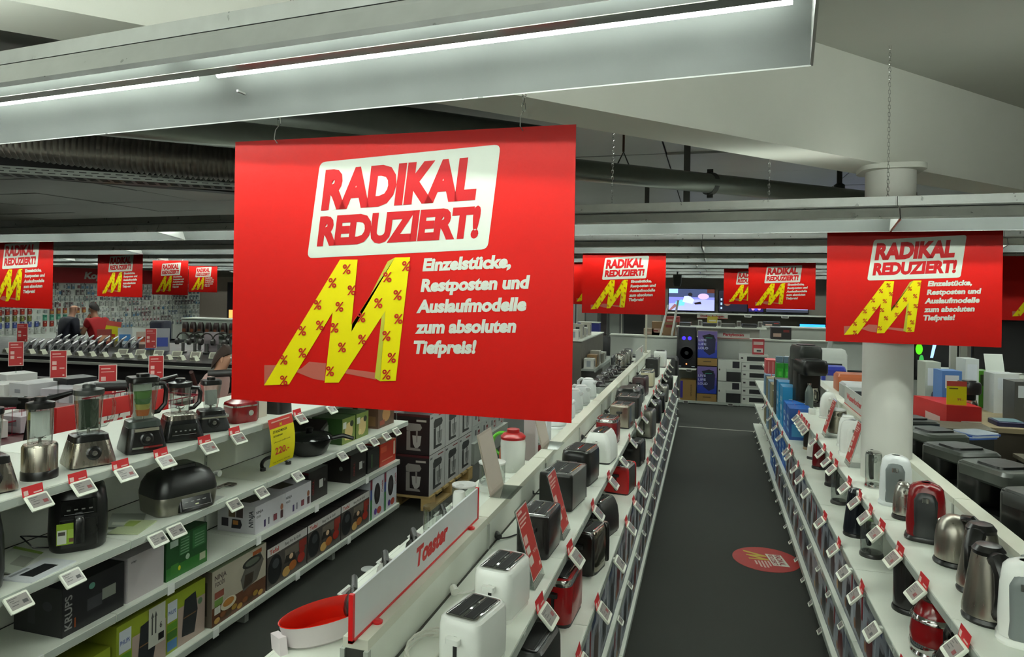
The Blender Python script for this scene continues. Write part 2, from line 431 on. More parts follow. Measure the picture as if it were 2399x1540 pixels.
# ---------------- pipes, ducts and trays ----------------
def pipe_thing(name, label, cat, pts, r, mat, n=20, flange=None):
    t = thing(name, label, cat, pts[0])
    o = Vector(pts[0]); P = [Vector(p) - o for p in pts]
    b = MB(); b.tube([tuple(p) for p in P], r, mat, n); b.build('pipe', t)
    return t, P
PIPE = M('#6b7068', 0.4, 0.7, 'steel')
t, P = pipe_thing('water_pipe', 'thick grey painted pipe running under the ceiling behind the beam', 'pipe', [(-4.6, 3.2, 3.35), (-1.2, 6.2, 3.35), (3.0, 9.9, 3.35)], 0.1, PIPE)
def clamp(t, c, d, r, name='pipe_clamp'):
    b = MB(); d = Vector(d).normalized()
    b.tube([tuple(Vector(c) - d * .03), tuple(Vector(c) + d * .03)], r + .016, ('#3e403c', .5, .5), 20)
    b.box(c[0] - .03, c[0] + .03, c[1] - .03, c[1] + .03, c[2] + r, c[2] + r + .045, ('#2e2f2c', .5, .5))
    b.box(c[0] - .03, c[0] + .03, c[1] - .03, c[1] + .03, c[2] - r - .045, c[2] - r, ('#2e2f2c', .5, .5))
    b.build(name, t)
clamp(t, (4.6, 4.08, 0), (3.4, 3.0, 0), .1)
clamp(t, (7.0, 6.2, 0), (3.4, 3.0, 0), .1)
b = MB(); b.tube([(3.8, 3.37, .22), (3.8, 3.37, .7)], .012, ('#4a3020', .6), 6); b.tube([(3.72, 3.3, .02), (3.8, 3.37, .22), (3.88, 3.44, .02)], .008, ('#3a3a36', .5), 6); b.build('hanger', t)
for x, y, lab in ((-0.25, 7.9, 'dark square post hanging behind the pipe, right one'), (-3.0, 6.6, 'dark square post hanging behind the big poster'), (-1.0, 11.5, 'slim dark post under the far ceiling')):
    b = MB(); b.box(-.035, .035, -.035, .035, -.75, 0.05, ('#454642', .5, .4)); b.box(-.06, .06, -.06, .06, .03, .05, ('#454642', .5, .4)); o = b.build('ceiling_post'); o.location = (x, y, 3.98); tag(o, lab, 'ceiling post')
# valve by the column
t = thing('pipe_valve', 'dark cast valve with a hand wheel on top, left of the column', 'valve', (1.45, 8.7, 3.45))
b = MB(); b.lathe([(.06, 0), (.06, .06), (.03, .08), (.03, .28), (.02, .3)], ('#2d2f2b', .5, .5), 12); b.build('valve_body', t)
b = MB(); b.tube([(.14 * math.cos(i * PI / 8), .14 * math.sin(i * PI / 8), .3) for i in range(16)], .014, ('#20211e', .5, .3), 6, close=True); b.box(-.13, .13, -.01, .01, .29, .31, ('#20211e', .5, .3)); b.build('hand_wheel', t)
# corrugated flexible duct
t = thing('flexible_duct', 'corrugated foil duct behind the nearest lamp at the left', 'duct', (-6.2, 4.4, 3.45))
b = MB(); pts = []; rr = []
N = 90
for i in range(N * 2 + 1):
    u = i / (N * 2); pts.append((u * 3.1 + 0.2 * math.sin(u * 3), u * 2.3, -.12 * math.sin(u * PI) + .1)); rr.append(.2 if i % 2 else .175)
b.tube(pts, rr, M('#85817a', .32, .9, 'steel'), 18); b.build('foil_hose', t)
# round smooth duct
t, P = pipe_thing('ventilation_duct', 'smooth dull zinc duct above the corrugated hose', 'duct', [(-6.5, 2.6, 3.75), (-3.0, 5.6, 3.72), (-1.6, 6.8, 3.7)], .2, M('#70746e', .4, .8, 'steel'), 24)
# perforated cable tray
t = thing('cable_tray', 'perforated zinc cable tray below the corrugated duct', 'cable tray', (-7.5, 3.7, 3.22), math.radians(36))
b = MB(); b.box(0, 7.2, 0, .3, 0, .003, ('#5d605b', .4, .7)); b.box(0, 7.2, 0, .003, 0, .07, ('#777a74', .4, .7)); b.box(0, 7.2, .297, .3, 0, .07, ('#777a74', .4, .7)); b.build('tray', t)
b = MB()
for k in range(70):
    b.box(.05 + k * .1, .11 + k * .1, -.002, -.0005, .045, .053, ('#1a1a18', .8)); b.box(k * .1, .06 + k * .1, -.002, -.0005, .018, .026, ('#1a1a18', .8))
    b.box(.01 + k * .1, .075 + k * .1, .02, .09, -.002, -.0005, ('#1d1d1b', .8)); b.box(.01 + k * .1, .075 + k * .1, .12, .19, -.002, -.0005, ('#1d1d1b', .8))
b.build('slots', t)['kind'] = 'stuff'
# dark steel beam and thin pipe
for nm, lab, a, e, s, m_ in (('steel_beam', 'dark steel beam sloping away under the ceiling at the left', (-8.4, 3.8, 3.45), (-2.2, 11.0, 3.45), .1, ('#1d1c1c', .6)), ('sprinkler_pipe', 'slim dark pipe running alongside the dark beam', (-9.0, 5.0, 3.5), (-2.0, 12.2, 3.5), .035, ('#3c3b38', .5, .5))):
    a = Vector(a); e = Vector(e); d = e - a; b = MB()
    if s > .05:
        nn = Vector((-d.y, d.x, 0)).normalized() * s; up = Vector((0, 0, s))
        b.add([tuple(p) for p in (-nn - up, nn - up, nn + up, -nn + up, d - nn - up, d + nn - up, d + nn + up, d - nn + up)], [(0, 1, 2, 3), (7, 6, 5, 4), (0, 4, 5, 1), (1, 5, 6, 2), (2, 6, 7, 3), (3, 7, 4, 0)], m_)
    else: b.tube([(0, 0, 0), tuple(d)], s, m_, 10)
    o = b.build(nm); o.location = a; tag(o, lab, 'beam' if s > .05 else 'pipe')

# ---------------- gondola shelving ----------------
def shelf_mesh(b, x0, x1, L, z, lipside):
    # slab with a slightly proud front lip (price channel)
    b.box(min(x0, x1), max(x0, x1), .002, L - .002, z - .022, z, SHELF)
    xo = x1
    s = 1 if x1 > x0 else -1
    b.box(min(xo, xo + s * .012), max(xo, xo + s * .012), .002, L - .002, z - .042, z + .001, SHELF)
    b.box(min(xo, xo - s * .012), max(xo, xo - s * .012), .002, L - .002, z - .042, z - .02, SHELF)
RAIL = ('#aeb4ac', 0.25)
def make_bay(L, zr, hw, levels, foot=True, cat='shelf unit'):
    # levels: (side, z, outer x)
    def mk():
        t = thing('shelf_unit', 'x', cat)
        b = MB(); b.box(-hw + .002, hw - .002, .004, L - .004, .12, zr - .03, SHELF); b.box(-hw + .01, hw - .01, 0, .004, .12, zr - .03, ('#2a2b26', .8)); b.build('back_panel', t)
        b = MB(); b.box(-hw, hw, .003, L - .003, zr - .03, zr, ('#d6d6c6', .4)); b.build('top_cap', t)
        sides = sorted({l[0] for l in levels})
        for s in sides:
            b = MB()
            for y in (0.0,):
                b.box(s * (hw - .01), s * (hw + .004), y - .006, y + .014, 0, zr - .03, ('#a9ada4', .4))
                for k in range(int((zr - .2) / .05)): b.box(s * (hw + .004), s * (hw + .0045), y + .001, y + .005, .12 + k * .05, .14 + k * .05, ('#1a1a1a', .8))
            b.build('slotted_upright', t)
        for s, z, xo in levels:
            base = z < .2
            b = MB(); shelf_mesh(b, s * hw, s * xo, L, z, s)
            b.box(min(s * hw, s * (hw + .009)), max(s * hw, s * (hw + .009)), .004, L - .004, z, z + .0015, ('#33342e', .8))
            o = b.build('shelf', t)
            b = MB(); e = s * (xo + .012); b.box(min(e, e + s * .003), max(e, e + s * .003), .004, L - .004, z - .038, z - .004, RAIL); b.build('price_rail', o)
            if base:
                b = MB(); b.box(min(s * hw, s * (xo - .06)), max(s * hw, s * (xo - .06)), .0, .04, 0, z - .022, ('#8b8f88', .5)); b.build('foot', t)
        return t
    return mk
# toaster shelving, nine bays
TL = [(1, 1.1, .365), (1, .83, .475), (1, .46, .49), (1, .14, .5), (-1, 1.1, .33), (-1, .83, .4), (-1, .46, .42), (-1, .14, .43)]
for k in range(9):
    inst('tbay', make_bay(1.105, 1.24, .04, TL), f'double-sided white shelf unit of the toaster row, {ORD[k]} from the camera', (-.955, 1.755 + 1.105 * k, 0), 0, 'shelf units of the toaster row')
# kettle shelving
for k in range(10):
    inst('kbay', make_bay(1.105, 1.24, .04, [(-1, 1.1, .365), (-1, .83, .47), (-1, .46, .475), (-1, .14, .49), (1, 1.1, .45), (1, .6, .5), (1, .14, .5)]), f'double-sided white shelf unit of the kettle row, {ORD[k]} from the camera', (1.225, .555 + 1.105 * k, 0), 0, 'shelf units of the kettle row')
# blender shelving
for k in range(5):
    def mkb():
        t = make_bay(1.1, 1.31, .03, [(1, .95, .5), (1, .57, .42), (1, .15, .42)])()
        b = MB(); b.box(-.48, .46, .002, 1.098, 1.305, 1.33, SHELF); b.box(.46, .472, .002, 1.098, 1.288, 1.331, SHELF); o = b.build('top_shelf', t)
        b = MB(); b.box(.472, .475, .004, 1.096, 1.292, 1.326, RAIL); b.build('price_rail', o)
        return t
    inst('bbay', mkb, f'white shelf unit of the blender row, {ORD[k]} from the camera', (-3.28, 1.07 + 1.0 * k + k * 0.0, 0) if False else (-3.28, .57 + 1.1 * k, 0), 0, 'shelf units of the blender row')
# ---------------- price tags and small signs ----------------
def make_tag(flag, shade='#8f8a86', w=.104):
    def mk():
        t = thing('price_tag', 'x', 'price tag')
        c = math.cos(.72); s = math.sin(.72)
        X0 = Matrix.Translation((.006, 0, -.002)) @ Matrix.Rotation(.82, 4, 'Y')
        b = MB(); b.X = X0; b.rbody(.078, w, [(0, .97, .97), (.002, 1, 1), (.009, 1, 1), (.011, .97, .97)], .006, ('#e9ecdd', .4), 2, cx=.039); b.build('frame', t)
        b = MB(); b.X = X0; b.box(.010, .064, -w / 2 + .009, w / 2 - .009, .0105, .0118, (shade, .25)); o = b.build('display', t)
        b = MB(); b.X = X0; D = ('#4a4644', .5)
        for i, (a, e) in enumerate(((.04, .01), (.035, -.005), (.03, .012))): b.box(.016 + i * .009, .0185 + i * .009, -a, e - .012, .0118, .0121, D)
        b.box(.036, .052, .012, .034, .0118, .0121, ('#7a3434' if flag else '#3a3838', .5)); b.box(.046, .049, -.036, -.008, .0118, .0121, D)
        b.build('printed_lines', o)
        b = MB(); b.box(-.006, .012, -.012, .012, -.02, .0, ('#c8ccc4', .3)); b.build('clip', t)
        if flag:
            b = MB(); b.X = Matrix.Translation((.010, -.006, .0)) @ Matrix.Rotation(math.radians(-102), 4, 'Y')
            b.box(.0, .044, -.048, .048, 0, .0015, ('#c8242a', .4)); o = b.build('red_flag', t)
            b = MB(); b.X = Matrix.Translation((.010, -.006, .0)) @ Matrix.Rotation(math.radians(-102), 4, 'Y')
            b.box(.006, .026, -.042, -.022, -.0008, -.0001, ('#e8c8c0', .4)); b.box(.008, .014, .002, .04, -.0008, -.0001, ('#e8c8c0', .4)); b.box(.006, .026, -.042, -.022, .0016, .002, ('#e8c8c0', .4)); b.box(.008, .014, .002, .04, .0016, .002, ('#e8c8c0', .4)); b.build('flag_print', o)['kind'] = 'stuff'
        return t
    return mk
def tags(name, ys, x, z, rz, noflag=(), glare=(), where=''):
    for i, y in enumerate(ys):
        f = i not in noflag
        key = ('tag', f)
        inst(key, make_tag(f), f'price tag {"under a red flag" if f else "without a flag"}, {name} edge, {ORD[i]} from the camera', (x, y, z), rz + random.uniform(-.05, .05), 'shelf edge price tags')
tags('upper toaster shelf', [2.42, 2.98, 3.6, 4.2, 4.74, 5.35, 5.85, 6.35, 6.73, 7.35, 7.8, 8.2, 8.7, 9.3, 9.8, 10.4, 11.0], -.575, 1.09, 0, noflag=(4, 9, 14))
tags('lower toaster shelf', [2.62, 3.08, 3.65, 4.21, 4.64, 5.0, 5.75, 6.12, 6.54, 7.02, 7.35, 8.1, 8.6, 9.1, 9.8, 10.5], -.465, .82, 0, noflag=(2, 12))
tags('upper kettle shelf', [2.3, 2.61, 3.06, 3.41, 3.74, 3.99, 4.25, 4.55, 5.0, 5.21, 5.48, 5.85, 6.3, 6.45, 6.6, 6.76, 6.95, 7.3, 7.5, 7.9, 8.1, 8.7, 9.0, 9.4, 9.9, 10.3], .845, 1.09, PI, noflag=(19,))
tags('lower kettle shelf', [2.9, 3.26, 3.62, 3.9, 4.22, 4.7, 5.35, 5.73, 6.05, 6.49, 6.69, 7.3, 7.8, 8.4, 9.2], .735, .82, PI, noflag=(1, 3, 6))
tags('top blender shelf', [2.28, 2.5, 2.74, 3.0, 3.33, 3.59, 4.26, 4.67], -2.805, 1.32, 0, noflag=(7,))
tags('middle blender shelf', [2.17, 2.42, 2.92, 3.05, 3.52, 3.78, 4.18, 4.79, 5.1, 5.32, 5.55, 5.76], -2.775, .935, 0, noflag=tuple(range(12)))
for i in range(17):
    inst(('tag', False), make_tag(False), f'small pale price tag on the third toaster shelf level, {ORD[i]} from the camera', (-.455, 3.3 + i * .47, .45), 0, 'low shelf price tags', scale=.55)
for i in range(20):
    inst(('tag', False), make_tag(False), f'small pale price tag on the third kettle shelf level, {ORD[i]} from the camera', (.745, 3.3 + i * .4, .445), PI, 'low shelf price tags', scale=.55)
    inst(('tag', False), make_tag(False), f'small pale price tag on the base kettle shelf, {ORD[i]} from the camera', (.73, 3.5 + i * .4, .125), PI, 'low shelf price tags', scale=.55)
for i, y in enumerate((2.35, 3.13, 3.9, 4.6, 5.4)):
    b = MB(); b.box(0, .004, -.025, .025, -.05, 0, ('#e4e6e2', .4)); b.box(-.008, 0, -.02, .02, -.008, .004, ('#e4e6e2', .4)); o = b.build('label_holder'); o.location = (-2.845, y, .57); tag(o, f'blank white label holder on the third blender shelf rail, {ORD[i]} from the camera', 'label holder', 'blank label holders')
for i, y in enumerate((2.6, 3.5, 4.36, 5.1)):
    b = MB(); b.box(0, .004, -.025, .025, -.05, 0, ('#e4e6e2', .4)); b.box(-.008, 0, -.02, .02, -.008, .004, ('#e4e6e2', .4)); o = b.build('label_holder'); o.location = (-2.845, y, .15); tag(o, f'blank white label holder on the base blender shelf rail, {ORD[i]} from the camera', 'label holder', 'blank label holders')

def make_sign(wd, ht, lean, yellow=False):
    def mk():
        t = thing('promotion_sign', 'x', 'sign')
        X0 = Matrix.Rotation(-lean, 4, 'Y')
        b = MB(); b.X = X0; b.box(-.004, 0, -wd / 2 - .004, wd / 2 + .004, 0, ht + .004, GLASS); b.X = Matrix.Identity(4); b.box(-.12, 0, -wd / 2, wd / 2, 0, .003, GLASS); b.build('acrylic_holder', t)
        b = MB(); b.X = X0; b.box(.0002, .001, -wd / 2, wd / 2, .03, ht, ('#d9d2c8', .4)); b.box(.001, .0014, -wd / 2 + .004, wd / 2 - .004, .034, ht - .004, ('#b72a22', .38)); c = b.build('red_card', t)
        b = MB(); b.X = X0; P_ = ('#e2bdb2', .4); e = .0016
        h = ht - .03
        def r(a, b0, c0, d0, m_=P_): b.box(.0014, e, -wd / 2 + a * wd, -wd / 2 + b0 * wd, .03 + c0 * h, .03 + d0 * h, m_)
        r(.08, .45, .92, .96); r(.08, .8, .85, .875); r(.08, .7, .80, .825); r(.08, .55, .75, .77); r(.08, .38, .50, .62); r(.08, .38, .36, .46, ('#d8d0c4', .4)); r(.08, .42, .2, .32, ('#d8d0c4', .4)); r(.8, .93, .08, .13)
        b.text('74,99 €', (.0016, -wd / 2 + .55 * wd, .03 + .3 * h), (0, 1, 0), (0, 0, 1), .05 * h, P_, width=.38 * wd)
        b.build('card_print', c)
        return t
    return mk
for i, (x, y, z, rz, lab) in enumerate([(-.615, 2.60, 1.1, 0, 'red sale card in an acrylic stand beside the second white toaster'), (-.615, 3.14, 1.1, 0, 'red sale card in an acrylic stand in front of the grey and black toaster'),
                      (.905, 5.98, 1.1, PI, 'red sale card before the steel and white appliances left of the column, farther one'), (.905, 5.02, 1.1, PI, 'red sale card in front of the white kettle beside the column, nearer one')]):
    inst('sign', make_sign(.15, .30, .28), lab, (x, y, z), rz, 'red cards in acrylic stands')
# tall slim red cards on stalks behind the blenders
for i, (x, y, z, h) in enumerate([(-7.35, 5.75, 1.30, .26), (-6.1, 5.2, 1.30, .26), (-5.06, 4.79, 1.25, .27), (-5.5, 5.8, 1.22, .2), (-9.6, 7.6, 1.35, .2), (-7.3, 7.6, 1.35, .26)]):
    def mks():
        t = thing('sign_stalk', 'x', 'sign')
        b = MB(); b.box(-.07, .07, -.003, .003, 0, .27, ('#d9d2c8', .4)); b.box(-.064, .064, -.005, -.003, .006, .264, ('#b3282a', .4)); c = b.build('red_card', t)
        b = MB(); Pp = ('#e0b8b0', .4)
        for k, (a, e, c0, d0) in enumerate(((-.05, .02, .23, .24), (-.05, .05, .205, .21), (-.05, -.015, .13, .165), (-.05, -.015, .08, .115), (.01, .05, .09, .1), (.035, .05, .02, .035))): b.box(a, e, -.006, -.005, c0, d0, Pp)
        b.build('card_print', c)
        b = MB(); b.box(-.008, .008, -.002, .004, -.4, 0, GLASS); b.box(-.05, .05, -.04, .04, -.403, -.4, GLASS); b.build('stalk', t)
        return t
    inst('stalk', mks, ['red card on a stalk at the far left, before the phone counter', 'red card on a clear stalk, middle one of three before the phone counter', 'red card on a clear stalk, nearest of three before the phone counter', 'red card on a stalk left of the woman in pink', 'red card standing among the phones at the left view edge', 'slanting red card standing on the phone counter near the leaflets'][i], (x, y, z), .75 - (.2 if i > 3 else 0), 'red cards on stalks')

# ---------------- appliances ----------------
def slots(t, b_w, b_l, z, n=2, frame=CHROME, dark=('#080808', .85), inset=.012, across=False):
    w_ = b_w - 2 * inset; l_ = b_l - 2 * inset * 1.4
    b = MB(); b.rbody(w_, l_, [(z - .001, 1, 1), (z + .003, 1, 1), (z + .004, .97, .98)], .012, frame, 3); f = b.build('slot_frame', t)
    sw = (w_ - .010 * (n + 1)) / n
    for k in range(n):
        cx = -w_ / 2 + .010 + sw / 2 + k * (sw + .010)
        b = MB()
        b.box(cx - sw / 2, cx + sw / 2, -l_ / 2 + .01, l_ / 2 - .01, z + .0042, z + .0048, dark)
        for j in (-1, 1): b.box(cx + j * (sw / 2 - .005) - .0006, cx + j * (sw / 2 - .005) + .0006, -l_ / 2 + .014, l_ / 2 - .014, z + .0048, z + .0054, ('#4a4a48', .5, .5))
        b.build('slot', f)
def cord(t, pts, col_='#1a1a1a', r=.0035, plug=True):
    b = MB(); P = [Vector(p) for p in pts]
    sm = []
    for i in range(len(P) - 1):
        p0_ = P[max(i - 1, 0)]; p1_ = P[i]; p2_ = P[i + 1]; p3_ = P[min(i + 2, len(P) - 1)]
        for k in range(5):
            u = k / 5
            sm.append(.5 * ((2 * p1_) + (-p0_ + p2_) * u + (2 * p0_ - 5 * p1_ + 4 * p2_ - p3_) * u * u + (-p0_ + 3 * p1_ - 3 * p2_ + p3_) * u ** 3))
    sm.append(P[-1]); b.tube([tuple(p) for p in sm], r, (col_, .4), 5); c = b.build('cord', t)
    if plug:
        e = P[-1]; b = MB(); b.tube([tuple(e), tuple(e + Vector((0, 0, .004))), tuple(e + Vector((-.02, .02, .012)))], [.006, .017, .014], (col_, .4), 10)
        b.tube([tuple(e + Vector((-.02, .02, .012))), tuple(e + Vector((-.034, .034, .014)))], .0035, CHROME, 6); b.build('plug', c)
def make_toaster(bc, w_=.165, l_=.27, h=.19, r=.045, ends=None, frame=CHROME, lever=None, style=0, cordc='#1a1a1a', rim=None, hascord=True, slim=False):
    def mk():
        t = thing('toaster', 'x', 'toaster')
        b = MB()
        if style == 0: pr = [(.012, .95, .95), (.02, .99, .99), (h * .5, 1, 1), (h * .86, .985, .985), (h * .96, .95, .95), (h, .86, .9)]
        elif style == 1: pr = [(.012, 1, 1), (.02, 1.02, 1.0), (h * .45, 1, 1), (h * .75, .9, .97), (h * .93, .72, .93), (h, .6, .88)]
        else: pr = [(.012, 1, 1), (h * .9, 1, 1), (h * .98, .98, .98), (h, .94, .95)]
        b.rbody(w_, l_, pr, r, bc, 5)
        b.build('body', t)
        if ends:
            for s in (-1, 1):
                b = MB(); b.rbody(w_ * 1.01, .03, [(z, sw, 1) for z, sw, sd in pr[:-1]] + [(h + .001, pr[-1][1], .8)], .012, ends, 3, cy=s * (l_ / 2 - .012)); b.build('end_panel', t)
        if rim:
            b = MB(); b.rbody(w_ * 1.012, l_ * 1.008, [(h * .86, .985, .985), (h * .9, .985, .985), (h * .985, .93, .94)], r, rim, 5, cap=False); b.build('rim', t)
        ww = {0: .9, 1: .62, 2: .92}[style]
        slots(t, w_ * ww, l_ * .93, h, frame=frame)
        b = MB(); b.rbody(w_ * .93, l_ * .95, [(0, 1, 1), (.014, 1, 1)], r * .8, ('#1c1c1c', .5) if not slim else bc, 3); b.build('base', t)
        lv = lever or ('#202020', .4)
        b = MB(); b.box(-.006, .006, -l_ / 2 - .003, -l_ / 2 + .002, h * .3, h * .75, ('#0a0a0a', .5)); b.rbody(.045, .022, [(h * .66, 1, 1), (h * .66 + .016, 1, 1)], .006, lv, 3, cy=-l_ / 2 - .012); b.build('lever', t)
        b = MB(); b.lathe([(.011, 0), (.011, .01), (.009, .012)], lv, 14); o = b.build('dial', t); o.location = (0, -l_ / 2 + .001, h * .2); o.rotation_euler = (PI / 2, 0, 0)
        if hascord: cord(t, [(-.02, l_ / 2, .02), (-.06, l_ / 2 + .05, .006), (-.13, l_ / 2 + .02, .006), (-.17, l_ / 2 - .05, .006), (-.2, l_ / 2 - .09, .012)], cordc)
        return t
    return mk
WP = ('#eef0ea', .25); BP = ('#0e0d0c', .3)
TT = [  # x, y, rz, maker kwargs, label
 (-.675, 1.98, -.2, dict(bc=WP, w_=.145, l_=.21, h=.17, r=.035, lever=WP, cordc='#e8e8e0', slim=True, hascord=False), 'glossy white two-slot toaster with a plain side, nearest the camera'),
 (-.69, 2.34, -.12, dict(bc=WP, w_=.145, l_=.22, h=.175, r=.035, lever=WP, cordc='#e8e8e0', slim=True), 'glossy white two-slot toaster, second from the camera, behind its twin'),
 (-.70, 2.93, -.05, dict(bc=('#140f0f', .2), w_=.145, l_=.24, h=.18, r=.03, style=2, rim=('#2c1012', .25)), 'black toaster with wine-red top edge behind the red card'),
 (-.73, 3.6, -.12, dict(bc=('#8e908c', .35, .8), w_=.18, l_=.27, h=.19, r=.02, style=2, ends=BP), 'grey metal toaster with black end caps'),
 (-.72, 4.06, -.12, dict(bc=BP, w_=.18, l_=.28, h=.2, r=.06, style=0), 'rounded black toaster behind the grey one'),
 (-.68, 4.6, -.1, dict(bc=WP, w_=.18, l_=.25, h=.2, r=.03, style=1, lever=WP, cordc='#1a1a1a'), 'white toaster with a narrowing top'),
 (-.71, 5.15, -.05, dict(bc=('#6e1116', .22), w_=.16, l_=.22, h=.19, r=.045, rim=CHROME), 'dark red toaster with a chrome rim'),
 (-.68, 5.8, -.1, dict(bc=('#b0aaa0', .25, .9), w_=.165, l_=.24, h=.19, r=.02, style=2, ends=('#a39c90', .22, 1.0)), 'brushed steel toaster with a black foot'),
 (-.68, 6.28, 0, dict(bc=('#20201e', .3), w_=.2, l_=.25, h=.19, r=.02, style=2), 'broad black toaster with a bread rack, behind the steel one'),
 (-.70, 7.6, -.1, dict(bc=('#2b0f12', .3), w_=.15, l_=.24, h=.2, r=.03), 'dark toaster with a wire bun warmer beyond the black grill'),
 (-.68, 8.3, -.05, dict(bc=('#cfc8a8', .25), w_=.15, l_=.24, h=.2, r=.05, rim=CHROME), 'cream retro toaster with a chrome top'),
 (-.70, 9.3, -.05, dict(bc=('#8d8a7e', .3, .8), w_=.16, l_=.25, h=.24, r=.02, style=2, ends=BP), 'tall steel toaster toward the far end'),
 (-.68, 10.5, 0, dict(bc=WP, w_=.18, l_=.25, h=.24, r=.03, lever=WP), 'white toaster at the far end of the top shelf'),
]
for i, (x, y, rz, kw, lab) in enumerate(TT): inst(('t', i), make_toaster(**kw), lab, (x, y, 1.1), rz)
SS = [
 (-.60, 2.33, -.1, dict(bc=('#333432', .35, .3), w_=.2, l_=.26, h=.2, r=.04, frame=BP), 'dark grey toaster on the lower shelf, nearest the camera'),
 (-.60, 2.93, -.05, dict(bc=('#8a0e12', .2), w_=.15, l_=.26, h=.2, r=.04, rim=CHROME, frame=('#3a3a38', .2, .9)), 'bright red toaster with a chrome top on the lower shelf'),
 (-.57, 3.46, -.2, dict(bc=('#8b8476', .14, 1.0), w_=.15, l_=.24, h=.21, r=.07, ends=('#14110f', .2)), 'polished steel toaster with rounded corners on the lower shelf'),
 (-.59, 3.97, -.25, dict(bc=BP, w_=.16, l_=.24, h=.2, r=.02, style=1), 'black wedge-shaped toaster on the lower shelf'),
 (-.58, 4.86, -.15, dict(bc=('#6d6a62', .3, .9), w_=.18, l_=.22, h=.19, r=.03, ends=('#b01418', .25)), 'steel toaster with bright red ends on the lower shelf'),
 (-.57, 5.66, -.1, dict(bc=('#2a2c2a', .3, .5), w_=.16, l_=.22, h=.19, r=.04, ends=BP), 'black toaster with a grey side on the lower shelf, beyond the red-ended one'),
 (-.56, 6.75, -.1, dict(bc=('#8c8a82', .3, .9), w_=.16, l_=.24, h=.26, r=.03), 'tall steel toaster on the lower shelf'),
 (-.55, 7.55, 0, dict(bc=BP, w_=.16, l_=.26, h=.22, r=.04), 'plain black toaster on the lower shelf behind the tall steel one'),
 (-.55, 8.2, 0, dict(bc=('#14110f', .2), w_=.16, l_=.26, h=.2, r=.02, style=2), 'square black toaster on the lower shelf, third from the far end'),
 (-.55, 9.0, 0, dict(bc=('#8c8a82', .3, .9), w_=.15, l_=.26, h=.2, r=.03), 'steel toaster on the lower shelf, second from the far end'),
 (-.55, 10.1, 0, dict(bc=('#2a2c2a', .3, .5), w_=.16, l_=.24, h=.18, r=.03), 'dark toaster on the lower shelf at the far end'),
]
for i, (x, y, rz, kw, lab) in enumerate(SS):
    kw['hascord'] = i in (3,)
    inst(('s', i), make_toaster(**kw), lab, (x, y, .83), rz)
# white cable bundle beside the nearest toaster
b = MB()
for k in range(4):
    b.tube([(.05 * math.cos(a) * (1 + .25 * k) + .01 * k, .1 * math.sin(a) + .012 * math.sin(3 * a + k), .006 + .005 * k + .01 * math.sin(a * 2 + k)) for a in [i * PI / 8 for i in range(16)]], .0035, ('#dcdcd0', .4), 5, close=True)
o = b.build('cable_bundle'); o.location = (-.84, 2.0, 1.1); tag(o, 'bundled white mains cable left of the nearest white toaster', 'cable')
# sandwich grill / fryer
def make_fryer(c1, c2, w_=.24, l_=.28, h=.2):
    def mk():
        t = thing('table_grill', 'x', 'grill')
        b = MB(); b.rbody(w_, l_, [(0, .95, .95), (.01, 1, 1), (h * .5, 1, 1), (h * .52, .97, .97)], .05, c1, 4); b.build('base', t)
        b = MB(); b.rbody(w_, l_, [(h * .52, .98, .98), (h * .6, .99, .99), (h * .9, .9, .92), (h, .7, .8)], .06, c2, 4); b.build('lid', t)
        b = MB(); b.tube([(-.06, -l_ / 2, h * .6), (-.06, -l_ / 2 - .05, h * .7), (.06, -l_ / 2 - .05, h * .7), (.06, -l_ / 2, h * .6)], .01, BP, 8); b.build('handle', t)
        b = MB(); b.lathe([(.02, 0), (.018, .012)], CHROME, 14, cx=w_ * .2); o = b.build('dial', t); o.location = (0, 0, h)
        return t
    return mk
inst('fr1', make_fryer(('#4b4d4a', .35, .6), ('#232422', .3), .24, .3, .2), 'dark round-edged fryer with grey base on the toaster shelf', (-.73, 6.72, 1.1))
inst('fr2', make_fryer(('#8a8a86', .3, .8), ('#30312f', .3), .2, .28, .16), 'small steel and black grill on the far toaster shelf', (-.72, 7.15, 1.1))
